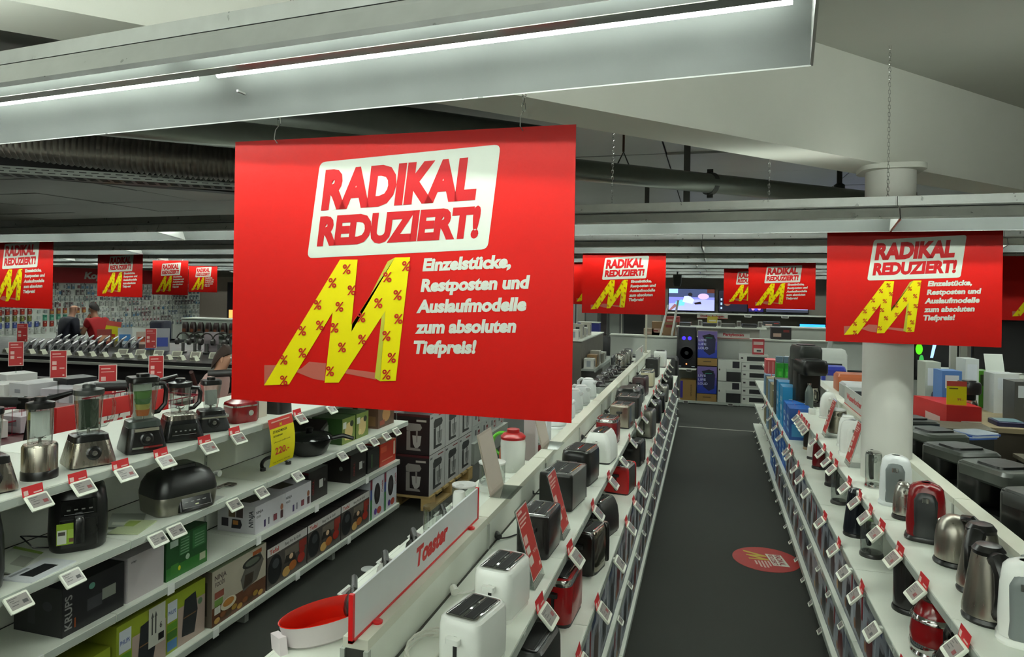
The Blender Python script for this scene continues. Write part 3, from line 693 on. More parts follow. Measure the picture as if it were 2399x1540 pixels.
# ---- kettles ----
def make_kettle(bc, h=.22, r=.075, lid=None, handle=BP, basec=BP, window=None, style='jug', band=None, sx=1.0, hk=1.0):
    def mk():
        t = thing('kettle', 'x', 'kettle')
        b = MB(); b.lathe([(r * 1.08, 0), (r * 1.1, .008), (r * 1.02, .02), (r * .9, .022)], basec, 28, sx=sx); b.build('power_base', t)
        b = MB()
        if style == 'jug': pr = [(r * 1.0, .024), (r * 1.02, .04), (r * .98, h * .45), (r * .86, h * .8), (r * .74, h * .95), (r * .6, h)]
        elif style == 'dome': pr = [(r * 1.0, .024), (r * 1.02, .04), (r * 1.0, h * .5), (r * .92, h * .72), (r * .72, h * .88), (r * .42, h * .97), (r * .1, h)]
        elif style == 'cyl': pr = [(r, .024), (r, h * .95), (r * .95, h)]
        elif style == 'cone': pr = [(r * 1.08, .024), (r * 1.08, .04), (r * .9, h * .55), (r * .74, h * .93), (r * .7, h)]
        else: pr = [(r * .95, .024), (r * 1.1, .05), (r * 1.12, h * .35), (r * 1.0, h * .6), (r * .72, h * .8), (r * .6, h * .84)]
        b.lathe(pr, bc, 32, sx=sx); b.build('body', t)
        lc = lid or bc
        b = MB(); top = pr[-1][1]; rt = pr[-1][0]
        if style != 'dome':
            q2 = 2.2 if style == 'cone' else 1
            b.lathe([(rt * .96, top - .002), (rt * 1.0, top + .006 * q2), (rt * .75, top + .014 * q2), (rt * .15, top + .017 * q2)], lc, 24, sx=sx); b.build('lid', t)
        so = .85 if style == 'dome' else 1
        b = MB(); b.tube([(0, -r * .5, h * .8 * so), (0, -r * .95 * so, h * .88 * so), (0, -r * 1.15 * so, h * .94 * so)], [r * .32, r * .24, r * .12], bc if style != 'win' else lc, 10); b.build('spout', t)
        b = MB()
        b.tube([(0, r * .45, h * .97), (0, r * 1.0, h * 1.0), (0, r * 1.45, h * .85), (0, r * 1.5, h * .55), (0, r * 1.3, h * .28), (0, r * .95, h * .2)], [q_ * hk for q_ in (.013, .016, .016, .015, .014, .012)], handle, 10); b.build('handle', t)
        if window:
            b = MB(); a0 = 0.0
            for s in (1,):
                rs = []
                for z in (h * .12, h * .3, h * .55, h * .8):
                    rr_ = r * (1.05 - .28 * max(0, (z / h - .3))); rs.append([(s * rr_ * sx * math.cos(a), rr_ * math.sin(a) * 1.0, z) for a in (-2.0, -1.8, -1.6, -1.4)])
                n = 4; v = [p for q_ in rs for p in q_]; b.add(v, [(k * 4 + i, k * 4 + i + 1, k * 4 + 5 + i, k * 4 + 4 + i) for k in range(3) for i in range(3)], window)
            b.build('water_window', t)
        if band:
            b = MB(); b.lathe([(r * 1.125, h * .56), (r * 1.1, h * .6), (r * 1.0, h * .64)], band, 28, sx=sx, cap=False); b.lathe([(r * 1.12, .024), (r * 1.16, .04), (r * 1.12, .055)], band, 28, cap=False); b.build('chrome_band', t)
        return t
    return mk
def panel_kettle(bc, pc, w_=.145, d=.12, h=.26, top=None, basec=None):
    """upright kettle with an inset front panel, seen from its broad side"""
    def mk():
        t = thing('kettle', 'x', 'kettle')
        b = MB(); b.rbody(w_ * 1.08, d * 1.15, [(0, 1, 1), (.01, 1.02, 1.02), (.022, .96, .96)], .05, basec or BP, 5); b.build('power_base', t)
        b = MB(); b.rbody(w_, d, [(.022, 1, 1), (h * .3, 1.03, 1.03), (h * .7, .97, .97), (h * .9, .86, .9), (h * .96, .7, .8), (h, .4, .5)], .052, bc, 6); b.build('body', t)
        b = MB(); b.rbody(w_ * .62, d * .5, [(h * .08, 1, 1), (h * .12, 1.06, 1), (h * .72, 1.0, 1.0), (h * .84, .8, .8), (h * .88, .5, .6)], .02, pc, 4, cy=-d * .285); b.build('front_panel', t)
        b = MB(); b.rbody(w_ * .5, d * .5, [(h * .95, 1, 1), (h * .985, .9, .9), (h * 1.0, .5, .5)], .03, top or pc, 4); b.build('lid', t)
        b = MB(); b.rbody(.03, .01, [(h * .7, 1, 1), (h * .78, 1, 1)], .004, CHROME, 2, cy=-d * .54); b.build('latch', t)
        b = MB(); b.tube([(0, d * .4, h * .93), (0, d * .85, h * .9), (0, d * 1.0, h * .6), (0, d * .85, h * .22), (0, d * .45, h * .14)], [.013, .016, .016, .014, .012], pc, 8); b.build('handle', t)
        return t
    return mk
GP = ('#6e7474', .35)
KS = ('#a39e94', .3, 1.0, 'brushed')
KK = [
 (1.03, 2.66, -.35, panel_kettle(WP, GP, .15, .13, .27, WP, WP), 'white kettle with a grey front panel, cut by the right edge'),
 (.97, 2.80, 3.24, make_kettle(KS, .235, .074, style='cone', lid=BP, hk=2.0), 'tall tapered steel kettle with a thick black handle, front one of two'),
 (1.03, 3.05, 2.6, make_kettle(KS, .235, .074, style='cone', lid=BP, hk=2.0), 'tall tapered steel kettle with a black handle, half hidden behind its twin'),
 (1.03, 3.34, 3.8, make_kettle(KS, .21, .074, style='dome', handle=BP, hk=1.2), 'domed steel kettle beside the red kettle'),
 (1.0, 3.63, -.3, panel_kettle(('#7c0d12', .25), ('#2a2d2e', .35), .16, .13, .265, GP), 'dark red kettle with a black panel'),
 (.98, 3.93, 0, make_kettle(STEEL, .17, .05, style='jug'), 'small steel kettle half hidden behind the red kettle'),
 (1.0, 4.17, -.3, panel_kettle(('#e4e8e8', .3), GP, .155, .12, .27, ('#dfe4e4', .3), ('#dfe4e4', .3)), 'pale kettle with grey panel standing before the column'),
 (.96, 4.5, 0, make_kettle(GLASS, .2, .045, style='cyl', lid=CHROME, basec=CHROME), 'slim glass kettle with steel lid before the column'),
 (1.0, 5.33, 0, panel_kettle(WP, WP, .165, .13, .25, WP, WP), 'all-white faceted kettle left of the column'),
 (1.02, 5.62, .2, make_kettle(WP, .22, .07, style='jug', handle=('#2a2022', .3), basec=WP), 'white kettle with a broad dark handle left of the column'),
 (1.02, 6.05, 0, make_kettle(('#9c9688', .3, .9), .2, .07, style='cyl', lid=WP, handle=WP, basec=WP), 'steel kettle with a white rim and handle'),
 (1.08, 6.85, 0, make_kettle(WP, .24, .075, style='dome', handle=WP, basec=WP), 'rounded white kettle before the red-lettered sign'),
]
for i, (x, y, rz, mk_, lab) in enumerate(KK): inst(('k', i), mk_, lab, (x, y, 1.1), rz)
CZ = ('#c9c4ba', .22, 1.0, 'steel')
LL = [
 (.88, 3.06, 0, make_kettle(('#7a0a0f', .2), .25, .078, style='pot', lid=CHROME, handle=('#151515', .2), basec=CHROME, band=CHROME), 'dark red retro kettle with chrome bands on the lower shelf'),
 (.86, 2.74, 0, make_kettle(('#2a2422', .2), .22, .07, style='pot', lid=CHROME, basec=CHROME, band=CHROME), 'dark kettle with chrome lid at the bottom edge of the view'),
 (.89, 3.45, 0, make_kettle(('#1f1d1c', .2), .225, .066, style='cyl', lid=BP), 'black kettle with a steel strip on the lower shelf'),
 (.87, 4.1, 0, make_kettle(GLASS, .2, .055, style='cyl', lid=('#9bbf86', .3), basec=('#2a2a28', .3)), 'glass french press with a green dot on its lid'),
 (.85, 4.42, 0, make_kettle(('#2b2f36', .15, .6), .24, .06, style='cone', lid=('#1a1c20', .2)), 'dark blue-black glossy kettle on the lower shelf'),
 (.87, 5.05, 0, make_kettle(GLASS, .24, .05, style='cyl', lid=BP, basec=('#30302e', .3)), 'glass jug with a black handle on the lower shelf'),
 (.90, 5.5, 0, make_kettle(('#2a2424', .2), .22, .05, style='jug'), 'black kettle behind the glass jug on the lower shelf'),
 (.88, 6.0, 0, make_kettle(('#5c0b10', .2), .23, .05, style='jug', lid=BP), 'wine-red kettle on the lower shelf'),
 (.88, 6.33, 0, make_kettle(('#d9d8d2', .3), .23, .045, style='cone', handle=BP, lid=BP), 'white kettle with a black handle on the lower shelf'),
 (.89, 6.7, 0, make_kettle(('#241f1c', .25), .22, .04, style='jug', basec=('#a08a70', .3)), 'slim dark kettle farthest along the lower shelf'),
]
for i, (x, y, rz, mk_, lab) in enumerate(LL): inst(('l', i), mk_, lab, (x, y, .83), rz)

# ---- coffee machines ----
def make_coffee(c1, c2, w_=.2, d=.3, h=.36, jug=True):
    def mk():
        t = thing('coffee_machine', 'x', 'coffee machine')
        b = MB(); b.rbody(w_, d, [(0, 1, 1), (.03, 1, 1), (.035, .98, .98)], .03, c1, 4); b.build('base', t)
        b = MB(); b.rbody(w_, d * .45, [(.03, 1, 1), (h * .9, 1, 1), (h * .97, .96, .96)], .03, c1, 4, cy=d * .27); b.build('water_tank', t)
        b = MB(); b.rbody(w_ * 1.01, d, [(h * .68, .9, .95), (h * .74, 1, 1), (h * .93, 1, 1), (h, .9, .93)], .04, c2, 4); b.build('brew_head', t)
        b = MB(); b.rbody(w_ * .7, d * .5, [(h, 1, 1), (h + .012, .97, .97)], .03, c1, 3); b.build('lid', t)
        if jug:
            b = MB(); b.lathe([(.05, .037), (.062, .06), (.062, .12), (.045, .17), (.048, .18)], CZ, 18, cy=-d * .2); j = b.build('jug', t)
            b = MB(); b.tube([(0, -d * .2 - .05, .16), (0, -d * .2 - .1, .15), (0, -d * .2 - .1, .08), (0, -d * .2 - .06, .07)], .009, BP, 6); b.build('jug_handle', j)
        return t
    return mk
DG = ('#232623', .35); SG = ('#6e716c', .35, .7)
CM = [(1.02, 7.6, 1.1, .3, BP, BP, .25, .3, .46, 'tall black coffee machine on the kettle shelf beyond the white kettles'),
      (1.02, 7.95, 1.1, .3, BP, DG, .24, .3, .58, 'tallest black coffee machine, second in its line'),
      (1.0, 8.35, 1.1, 0, ('#4a4a48', .35, .5), SG, .2, .3, .42, 'grey metallic coffee machine behind the black ones'),
      (1.48, 3.55, 1.1, .4, ('#101110', .3), ('#2a2d2a', .3), .26, .34, .27, 'black coffee machine behind the kettle row, nearest the right edge'),
      (1.50, 4.15, 1.1, .4, ('#101110', .3), ('#3b3f3a', .3), .28, .34, .26, 'black coffee machine behind the kettle row with a pale lid, second from the right edge'),
      (1.48, 4.72, 1.1, .4, ('#101110', .3), ('#2c302b', .3), .27, .34, .23, 'black coffee machine behind the kettle row, third from the right edge'),
      (1.50, 5.3, 1.1, .4, ('#161816', .3), ('#3f453e', .35), .28, .34, .22, 'black coffee machine behind the kettle row, fourth from the right edge'),
      (1.52, 5.95, 1.1, .3, ('#161816', .3), ('#232622', .35), .28, .34, .19, 'black coffee machine behind the kettle row, just right of the column'),
      (1.50, 3.0, 1.1, .4, ('#101110', .3), ('#4d524b', .3), .26, .34, .24, 'black coffee machine at the lower right edge behind the kettle ridge'),
      (1.95, 3.9, .9, .3, ('#0f100f', .3), ('#20221f', .3), .3, .4, .3, 'broad black coffee machine on the counter behind the first row'),
      (1.95, 4.6, .9, .3, ('#0f100f', .3), ('#1b1d1b', .3), .3, .4, .3, 'low black coffee machine on the counter behind the first row, next one')]
for i, (x, y, z, rz, c1, c2, w_, d, h, lab) in enumerate(CM): inst(('cm', i), make_coffee(c1, c2, w_, d, h), lab, (x, y, z), rz)
def bottle(bc, h=.25, r=.04, cap=CHROME):
    def mk():
        t = thing('bottle', 'x', 'bottle')
        b = MB(); b.lathe([(r, 0), (r, h * .6), (r * .8, h * .75), (r * .4, h * .88), (r * .4, h * .94)], bc, 20); b.build('bottle_body', t)
        b = MB(); b.lathe([(r * .45, h * .93), (r * .45, h)], cap, 16); b.build('cap', t)
        return t
    return mk
inst('bot', bottle(('#5a625e', .15, .2)), 'grey soda bottle standing before the tall black coffee machines', (.98, 7.35, 1.1))
b = MB(); b.rbody(.06, .06, [(0, 1, 1), (.05, 1, 1), (.055, .9, .9)], .01, WP, 3); o = b.build('milk_pot'); o.location = (.96, 7.0, 1.1); tag(o, 'small white pot at the foot of the grey bottle', 'pot')

# ---- blenders ----
def make_blender(bc, w_=.17, hb=.15, jr=.055, hj=.2, lidc=BP, top=None, knob=True, jar='round', handle='none', cone=.72, inside=None, bandc=None):
    """faces +X"""
    def mk():
        t = thing('blender', 'x', 'blender')
        b = MB()
        if jar == 'cup': b.lathe([(w_ / 2, .03), (w_ / 2, hb * .93), (w_ * .45, hb)], bc, 28); b.build('motor_base', t); b = MB(); b.lathe([(w_ * .52, 0), (w_ * .52, .035), (w_ * .5, .04)], BP, 28); b.build('foot_ring', t)
        else:
            b.rbody(w_, w_ * 1.05, [(.008, 1, 1), (.02, 1, 1), (hb * .8, cone + .06, cone + .06), (hb * .82, cone, cone)], .03, bc, 5); b.build('motor_base', t)
            b = MB(); b.rbody(w_ * .9, w_ * .95, [(0, 1, 1), (.01, 1, 1)], .03, BP, 3); b.build('foot_ring', t)
            b = MB(); b.rbody(w_ * (cone + .05), w_ * 1.05 * (cone + .05), [(hb * .8, 1, 1), (hb * .98, .95, .95), (hb, .88, .88)], .03, top or BP, 5); b.build('collar', t)
        if bandc:
            b = MB(); b.rbody(w_ * .96, w_ * 1.0, [(hb * .66, 1, 1), (hb * .74, 1, 1)], .03, bandc, 4); b.build('chrome_band', t)
        b = MB()
        if jar == 'square': b.rbody(jr * 2, jr * 2, [(hb, .72, .72), (hb + .03, .82, .82), (hb + hj, 1.12, 1.12)], .018, GLASS, 4, cap=False)
        elif jar == 'cup': b.lathe([(jr * .95, hb), (jr * 1.05, hb + hj)], GLASS, 26, cap=False)
        else: b.lathe([(jr * .8, hb), (jr * .9, hb + .03), (jr * 1.05, hb + hj * .8), (jr * 1.08, hb + hj)], GLASS, 26, cap=False)
        j = b.build('jar', t)
        b = MB(); b.lathe([(.008, hb), (.006, hb + .03)], CHROME, 8)
        for a in range(4): b.box(-.001, .001, 0, .025, hb + .02, hb + .024, CHROME) if a == 0 else b.tube([(0, 0, hb + .02), (.025 * math.cos(a * 1.6), .025 * math.sin(a * 1.6), hb + .035)], .0025, CHROME, 4)
        b.build('blades', j)
        if inside:
            for k, (c_, z0, z1, rr_) in enumerate(inside):
                b = MB()
                if rr_ == 0:   # card stuck inside the jar
                    b.box(-.001, .001, -jr * .75, jr * .75, hb + z0, hb + z1, c_); b.X = Matrix.Translation((jr * .7, 0, 0)); b.build('paper_insert', j)
                else:
                    b.lathe([(jr * rr_ * .8, hb + z0), (jr * rr_, hb + z1)], c_, 14); b.build('printed_vegetables', j)
        b = MB(); z = hb + hj
        sh = [(jr * 1.12, z - .004), (jr * 1.15, z + .004), (jr * 1.12, z + .022), (jr * .7, z + .028), (jr * .5, z + .03), (jr * .48, z + .045), (jr * .4, z + .048)]
        if jar == 'square': b.rbody(jr * 2.3, jr * 2.3, [(z - .004, 1, 1), (z + .018, 1, 1), (z + .024, .95, .95)], .02, lidc, 4); b.rbody(jr, jr, [(z + .02, 1, 1), (z + .04, .95, .95)], .015, lidc, 4)
        else: b.lathe(sh, lidc, 26)
        b.build('lid', t)
        if handle != 'none':
            hc = GLASS if handle == 'glass' else BP
            b = MB(); b.tube([(0, jr * .95, hb + hj * .9), (0, jr * 1.75, hb + hj * .88), (0, jr * 1.95, hb + hj * .7), (0, jr * 1.85, hb + hj * .35), (0, jr * 1.3, hb + hj * .16), (0, jr * .85, hb + hj * .15)], .009 if handle == 'glass' else .013, hc, 8); b.build('handle', t)
        if knob:
            b = MB(); b.lathe([(.034, 0), (.034, .008), (.026, .012), (.024, .02), (.008, .022)], BP, 22); b.lathe([(.013, .02), (.012, .024)], STEEL, 14)
            o = b.build('knob', t); o.location = (w_ * .44, 0, hb * .45); o.rotation_euler = (0, PI / 2 - .15, 0)
        return t
    return mk
BR = ('#a19b8f', .28, 1.0, 'brushed')
ins = [(('#c9cfc2', .5), .0, .19, 0), (('#4c7a2a', .6), .11, .155, .75), (('#3b6a2e', .6), .085, .115, .7), (('#b9b25a', .6), .055, .085, .65), (('#c4692e', .6), .02, .055, .6)]
BB = [
 (-3.0, 2.22, make_blender(BR, .19, .155, .055, .185, top=BP), 'steel blender with a large black knob, cut by the left edge'),
 (-2.99, 2.46, make_blender(BR, .145, .16, .052, .17, jar='cup', knob=False, inside=[(('#d8dad4', .5), .03, .15, 0)]), 'cylindrical steel blender with a black cup lid'),
 (-2.99, 2.72, make_blender(BR, .20, .155, .06, .2, top=BP, handle='glass', inside=[(('#23321f', .5), .02, .17, 0)], lidc=('#4a4c4a', .3, .6)), 'steel blender with glass handle and a dark green paper in its jar'),
 (-2.97, 3.04, make_blender(('#171616', .25), .20, .17, .062, .21, jar='square', handle='black', top=('#3c4440', .3), inside=ins), 'tall black blender with printed vegetables in its jar'),
 (-2.99, 3.34, make_blender(('#1a1b1b', .25), .215, .15, .058, .16, jar='round', handle='black', knob=False, top=BR), 'black blender with a steel collar and a touch panel'),
 (-2.99, 3.60, make_blender(('#1f2122', .55), .19, .13, .048, .16, jar='square', bandc=CZ, inside=[(('#b9bcb8', .5), .03, .12, 0)]), 'matt dark grey blender with a chrome belt'),
]
for i, (x, y, mk_, lab) in enumerate(BB): inst(('b', i), mk_, lab, (x, y, 1.33), -.35 - .06 * i)
# extra details on the two black blenders
def deco(parent_key, name, fn):
    b = MB(); fn(b); o = b.build(name, PROTO[parent_key][0]); return o
deco(('b', 3), 'name_plate', lambda b: (b.box(.083, .092, -.06, .06, .118, .134, ('#b9b4a4', .3, .8)), b.box(.094, .105, -.075, .075, .03, .04, CHROME)))
deco(('b', 4), 'control_panel', lambda b: (b.box(.094, .104, -.07, .07, .03, .1, ('#0c0c0c', .12)), b.box(.104, .105, -.065, .065, .04, .042, ('#8a8a88', .3)), [b.box(.104, .105, -.05 + k * .025, -.04 + k * .025, .06, .066, ('#9a9a98', .3)) for k in range(5)]))
# red stand appliance
def mkred():
    t = thing('food_processor', 'x', 'food processor')
    b = MB(); b.rbody(.17, .19, [(0, .95, .95), (.01, 1, 1), (.1, .97, .97), (.105, .98, .98)], .04, ('#7a0b10', .2), 5); b.build('body', t)
    b = MB(); b.rbody(.17, .19, [(.105, .99, .99), (.115, .99, .99)], .04, CHROME, 5); b.build('chrome_band', t)
    b = MB(); b.rbody(.165, .185, [(.115, 1, 1), (.13, .97, .97), (.15, .6, .6), (.155, .45, .5)], .04, ('#8e0c12', .2), 5); b.build('top', t)
    b = MB(); b.lathe([(.02, 0), (.018, .014)], CHROME, 16); o = b.build('knob', t); o.location = (.085, .02, .065); o.rotation_euler = (0, PI / 2, 0)
    return t
inst('redp', mkred, 'glossy red blender base with chrome belt, no jar', (-3.0, 3.9, 1.33), -.4)
for nm, lab, dx, c_ in (('paper_box', 'narrow cream box beside the red blender base', (-2.98, 4.07, 1.33), '#cfc8b8'),):
    b = MB(); b.box(-.03, .03, -.045, .045, 0, .13, (c_, .5)); b.box(-.028, .028, -.043, .043, .13, .132, ('#bdb6a6', .5)); o = b.build(nm); o.location = dx; tag(o, lab, 'box')
b = MB(); b.rbody(.2, .16, [(0, 1, 1), (.09, .96, .96), (.11, .8, .8)], .03, BP, 4); o = b.build('toasting_grill'); o.location = (-2.98, 4.25, 1.33); tag(o, 'black appliance on the top blender shelf under the big poster', 'appliance')
# air fryers
def make_airfryer(bc, w_=.26, d=.28, h=.3, sticker=False, panel=True):
    def mk():
        t = thing('air_fryer', 'x', 'air fryer')
        b = MB(); b.rbody(d, w_, [(0, .88, .88), (.012, .94, .94), (h * .25, 1, 1), (h * .7, .97, .97), (h * .9, .9, .9), (h * .98, .78, .78), (h, .6, .6)], .07, bc, 6); b.build('body', t)
        b = MB(); b.rbody(.03, w_ * .62, [(.03, 1, 1), (h * .52, 1, 1)], .01, bc, 3, cx=d / 2 - .008); f = b.build('basket_front', t)
        b = MB(); b.rbody(.05, .045, [(.06, 1, 1), (.17, 1, 1), (.18, .8, .8)], .012, ('#0e0e0e', .25) if not panel else ('#1a1a1a', .2), 4, cx=d / 2 + .03); b.box(d / 2 + .045, d / 2 + .058, -.008, .008, .05, .12, CHROME) if not sticker else None; b.build('handle', t)
        if panel:
            b = MB(); b.rbody(.012, w_ * .6, [(h * .58, 1, 1), (h * .82, 1, 1)], .004, ('#0a0a0a', .1), 3, cx=d / 2 - .004)
            for k in range(4): b.box(d / 2 + .002, d / 2 + .003, -.05 + k * .03, -.035 + k * .03, h * .66, h * .68, ('#7d7d7a', .3))
            b.box(d / 2 + .002, d / 2 + .003, -.06, .06, h * .6, h * .605, ('#9a9a98', .3)); b.build('control_panel', t)
        if sticker:
            b = MB(); b.X = Matrix.Translation((d * .5 + .009, -.045, .05)); b.box(0, .001, -.045, .04, 0, .1, ('#8dab2c', .4)); b.box(.001, .0014, -.042, -.005, .005, .07, ('#d9dcd0', .4)); b.box(.001, .0014, 0, .036, .03, .07, ('#a9c455', .4)); b.box(.0014, .0017, -.038, -.01, .045, .062, ('#4a4440', .4)); b.box(.0014, .0017, .006, .03, .01, .028, ('#6a4a38', .4)); b.build('sticker', t)
        return t
    return mk
inst('af1', make_airfryer(('#111010', .3), .25, .26, .31, sticker=True), 'matt black air fryer with a lime green sticker', (-2.98, 2.66, .95), -.7)
inst('af2', make_airfryer(('#232322', .3), .27, .3, .32), 'large black air fryer cut by the left edge', (-2.98, 2.12, .95), -.6)
deco('af1', 'power_cord', lambda b: b.tube([(-.1, -.1, .02), (-.08, -.2, .05), (.0, -.23, .08), (.04, -.18, .03), (.02, -.11, .01)], .004, BP, 5))
def mkgrill():
    t = thing('indoor_grill', 'x', 'grill')
    b = MB(); b.rbody(.28, .36, [(0, .9, .92), (.01, .95, .96), (.1, 1, 1), (.105, .99, .99)], .06, ('#8d8a80', .3, .9, 'steel'), 6); b.build('steel_base', t)
    b = MB(); b.rbody(.285, .365, [(.105, 1, 1), (.12, 1.0, 1.0), (.17, .95, .95), (.21, .82, .84), (.235, .6, .66), (.24, .45, .5)], .07, ('#151515', .35), 6); b.build('dome_lid', t)
    b = MB(); b.rbody(.13, .16, [(.23, 1, 1), (.255, .95, .95), (.258, .9, .9)], .02, ('#1b1b1b', .3), 4); b.build('top_vent', t)
    b = MB(); b.X = Matrix.Translation((.135, .03, 0)) @ Matrix.Rotation(-.3, 4, 'Y'); b.rbody(.05, .2, [(.01, 1, 1), (.11, 1, 1), (.2, .9, .95)], .015, ('#121212', .2), 4)
    b.text('Ninja', (.026, -.04, .125), (0, 1, 0), (0, 0, 1), .018, ('#e8e8e8', .4), width=.06); c_ = b.build('front_face', t)
    b = MB(); b.X = Matrix.Translation((.135, .03, 0)) @ Matrix.Rotation(-.3, 4, 'Y'); b.box(.026, .029, -.085, .085, .025, .085, ('#090909', .12)); 
    for (y0, y1, z0, z1) in ((-.085, .085, .085, .087), (-.085, .085, .025, .027), (-.085, -.083, .025, .087), (.083, .085, .025, .087)): b.box(.029, .03, y0, y1, z0, z1, ('#8a8a86', .3))
    for k in range(4): b.box(.029, .03, -.07 + k * .035, -.05 + k * .035, .055, .06, ('#8a8a86', .3)); b.box(.029, .03, -.01, .01, .035, .042, ('#d8d8b0', .3)) if k == 0 else None
    b.build('control_panel', t)
    b = MB(); b.tube([(.02, .17, .15), (.03, .21, .16), (.06, .22, .16)], [.012, .014, .02], ('#b9bcb4', .3), 8); b.build('probe_holder', t)
    return t
inst('grill', mkgrill, 'black domed indoor grill on a steel base', (-2.93, 3.27, .95), -.35)
def mkwok():
    t = thing('multi_cooker', 'x', 'cooker')
    b = MB(); b.lathe([(.1, 0), (.13, .02), (.165, .1), (.17, .12)], BP, 30); b.build('bowl', t)
    b = MB(); b.lathe([(.175, .12), (.178, .13), (.16, .15), (.1, .17), (.02, .175)], ('#101110', .15), 30); b.build('glass_lid', t)
    b = MB(); b.tube([(.13, .1, .12), (.2, .16, .14), (.27, .2, .12)], [.016, .018, .014], BP, 8); b.build('handle', t)
    b = MB(); b.lathe([(.025, .175), (.03, .2), (.02, .205)], BP, 16); b.build('lid_knob', t)
    return t
inst('wok', mkwok, 'round black cooker with a lid and side handle', (-2.93, 4.62, .95), -.3)
b = MB(); b.X = Matrix.Rotation(.45, 4, 'X'); b.rbody(.3, .3, [(0, 1, 1), (.03, 1, 1)], .03, ('#18100f', .3), 4); o = b.build('grill_lid'); o.location = (-3.05, 4.72, 1.08); tag(o, 'open black grill lid standing behind the round cooker', 'lid')
b = MB(); pts = [(.11 * math.cos(a), .11 * math.sin(a) * .6, .012 + .05 * math.sin(a)) for a in [i * PI / 12 for i in range(13)]]
b.X = Matrix.Rotation(1.3, 4, 'Z'); b.tube(pts, .013, BP, 8); b.lathe([(.02, 0), (.02, .02)], BP, 10, cx=.11); b.lathe([(.02, 0), (.02, .02)], BP, 10, cx=-.11); o = b.build('loose_handle'); o.location = (-2.93, 4.2, .95); tag(o, 'loose curved black pan handle lying on the middle shelf', 'handle')
# leaflets, bags and booklets
def flat(name, lab, cat, loc, rz, w_, d, c_, extra=(), tilt=0):
    b = MB(); b.X = Matrix.Rotation(tilt, 4, 'Y'); b.box(-w_ / 2, w_ / 2, -d / 2, d / 2, 0, .006, (c_, .35)); o = b.build(name); o.location = loc; o.rotation_euler = (0, 0, rz); tag(o, lab, cat)
    if extra:
        b = MB(); b.X = Matrix.Rotation(tilt, 4, 'Y')
        for x0, x1, y0, y1, c2 in extra: b.box(x0 * w_ - w_ / 2, x1 * w_ - w_ / 2, y0 * d - d / 2, y1 * d - d / 2, .006, .0065, (c2, .35))
        b.build('print', o)
flat('booklet', 'white booklet with a black appliance picture on the middle blender shelf', 'booklet', (-2.86, 2.36, .95), .1, .16, .24, '#d9dce0', [(.3, .75, .2, .75, '#17181c'), (.1, .2, .1, .5, '#8a8d92')])
flat('leaflet', 'green-edged leaflet leaning beside the black air fryer', 'leaflet', (-3.0, 2.4, .952), .5, .2, .26, '#aeb5a6', [(0, 1, .9, 1, '#7fa13a'), (.3, .6, .3, .7, '#8d8f84')], .3)
flat('manual', 'manual in a clear bag behind the lime-stickered air fryer', 'booklet', (-3.0, 3.0, .952), .7, .2, .22, '#9aa096', [(.1, .9, .1, .3, '#c3c8b9')], .12)
flat('leaflet', 'pale green leaflet between the air fryer and the domed grill', 'leaflet', (-2.9, 2.92, .953), .3, .15, .2, '#b7c29a', [(.1, .5, .5, .9, '#93a850')], .02)
flat('tray_lid', 'clear plastic lid lying before the domed grill', 'lid', (-2.83, 3.42, .95), .1, .07, .18, '#c5cac4')
b = MB(); b.tube([(0, 0, .01), (.04, .1, .015), (.05, .22, .02)], [.004, .006, .003], ('#4a3f34', .4), 6); b.tube([(.03, 0, .01), (.06, .1, .015), (.09, .2, .02)], [.004, .006, .003], ('#4a3f34', .4), 6); b.rbody(.07, .05, [(.008, 1, 1), (.016, 1, 1)], .01, ('#3a342c', .4), 3, cx=.07, cy=.22); o = b.build('tongs'); o.location = (-3.0, 3.5, .95); tag(o, 'dark grill tongs lying behind the domed grill', 'tongs')
# ---------------- cartons ----------------
FR = {'+X': lambda w_, d, h: ((w_ / 2, -d / 2, 0), (0, 1, 0), (0, 0, 1), d, h), '-Y': lambda w_, d, h: ((-w_ / 2, -d / 2, 0), (1, 0, 0), (0, 0, 1), w_, h),
      '-X': lambda w_, d, h: ((-w_ / 2, d / 2, 0), (0, -1, 0), (0, 0, 1), d, h), '+Z': lambda w_, d, h: ((-w_ / 2, -d / 2, h), (1, 0, 0), (0, 1, 0), w_, d)}
def make_carton(w_, d, h, c_, prints, rough=.42):
    def mk():
        t = thing('cardboard_box', 'x', 'box')
        b = MB(); b.rbody(w_, d, [(0, 1, 1), (h, 1, 1)], .002, (c_, rough), 1); o = b.build('carton', t)
        if prints:
            b = MB()
            for face, items in prints.items():
                O, U, V, LU, LV = FR[face](w_, d, h); O, U, V = Vector(O), Vector(U), Vector(V); N = U.cross(V)
                for k, it in enumerate(items):
                    off = N * (.0006 + .0003 * k)
                    if it[0] == 'r':
                        _, u0, v0, u1, v1, cc = it
                        b.poly([tuple(O + off + U * (u * LU) + V * (v * LV)) for u, v in ((u0, v0), (u1, v0), (u1, v1), (u0, v1))], (cc, .4))
                    elif it[0] == 'e':
                        _, u, v, ru, rv, cc = it
                        b.poly([tuple(O + off + U * ((u + ru * math.cos(a)) * LU) + V * ((v + rv * math.sin(a)) * LV)) for a in [i * PI / 9 for i in range(18)]], (cc, .4))
                    elif it[0] == 'p':
                        _, pts, cc = it
                        b.poly([tuple(O + off + U * (u * LU) + V * (v * LV)) for u, v in pts], (cc, .4))
                    elif it[0] == 't':
                        _, s, u, v, wu, hv, cc = it
                        b.text(s, O + off + U * (u * LU) + V * (v * LV), U, V, hv * LV, (cc, .4), width=wu * LU)
                    elif it[0] == 'v':   # upright lettering, reading upward
                        _, s, u, v, wv, hu, cc = it
                        b.text(s, O + off + U * (u * LU) + V * (v * LV), V, -U, hu * LU, (cc, .4), width=wv * LV)
            b.build('box_print', o)['kind'] = 'stuff'
        return t
    return mk
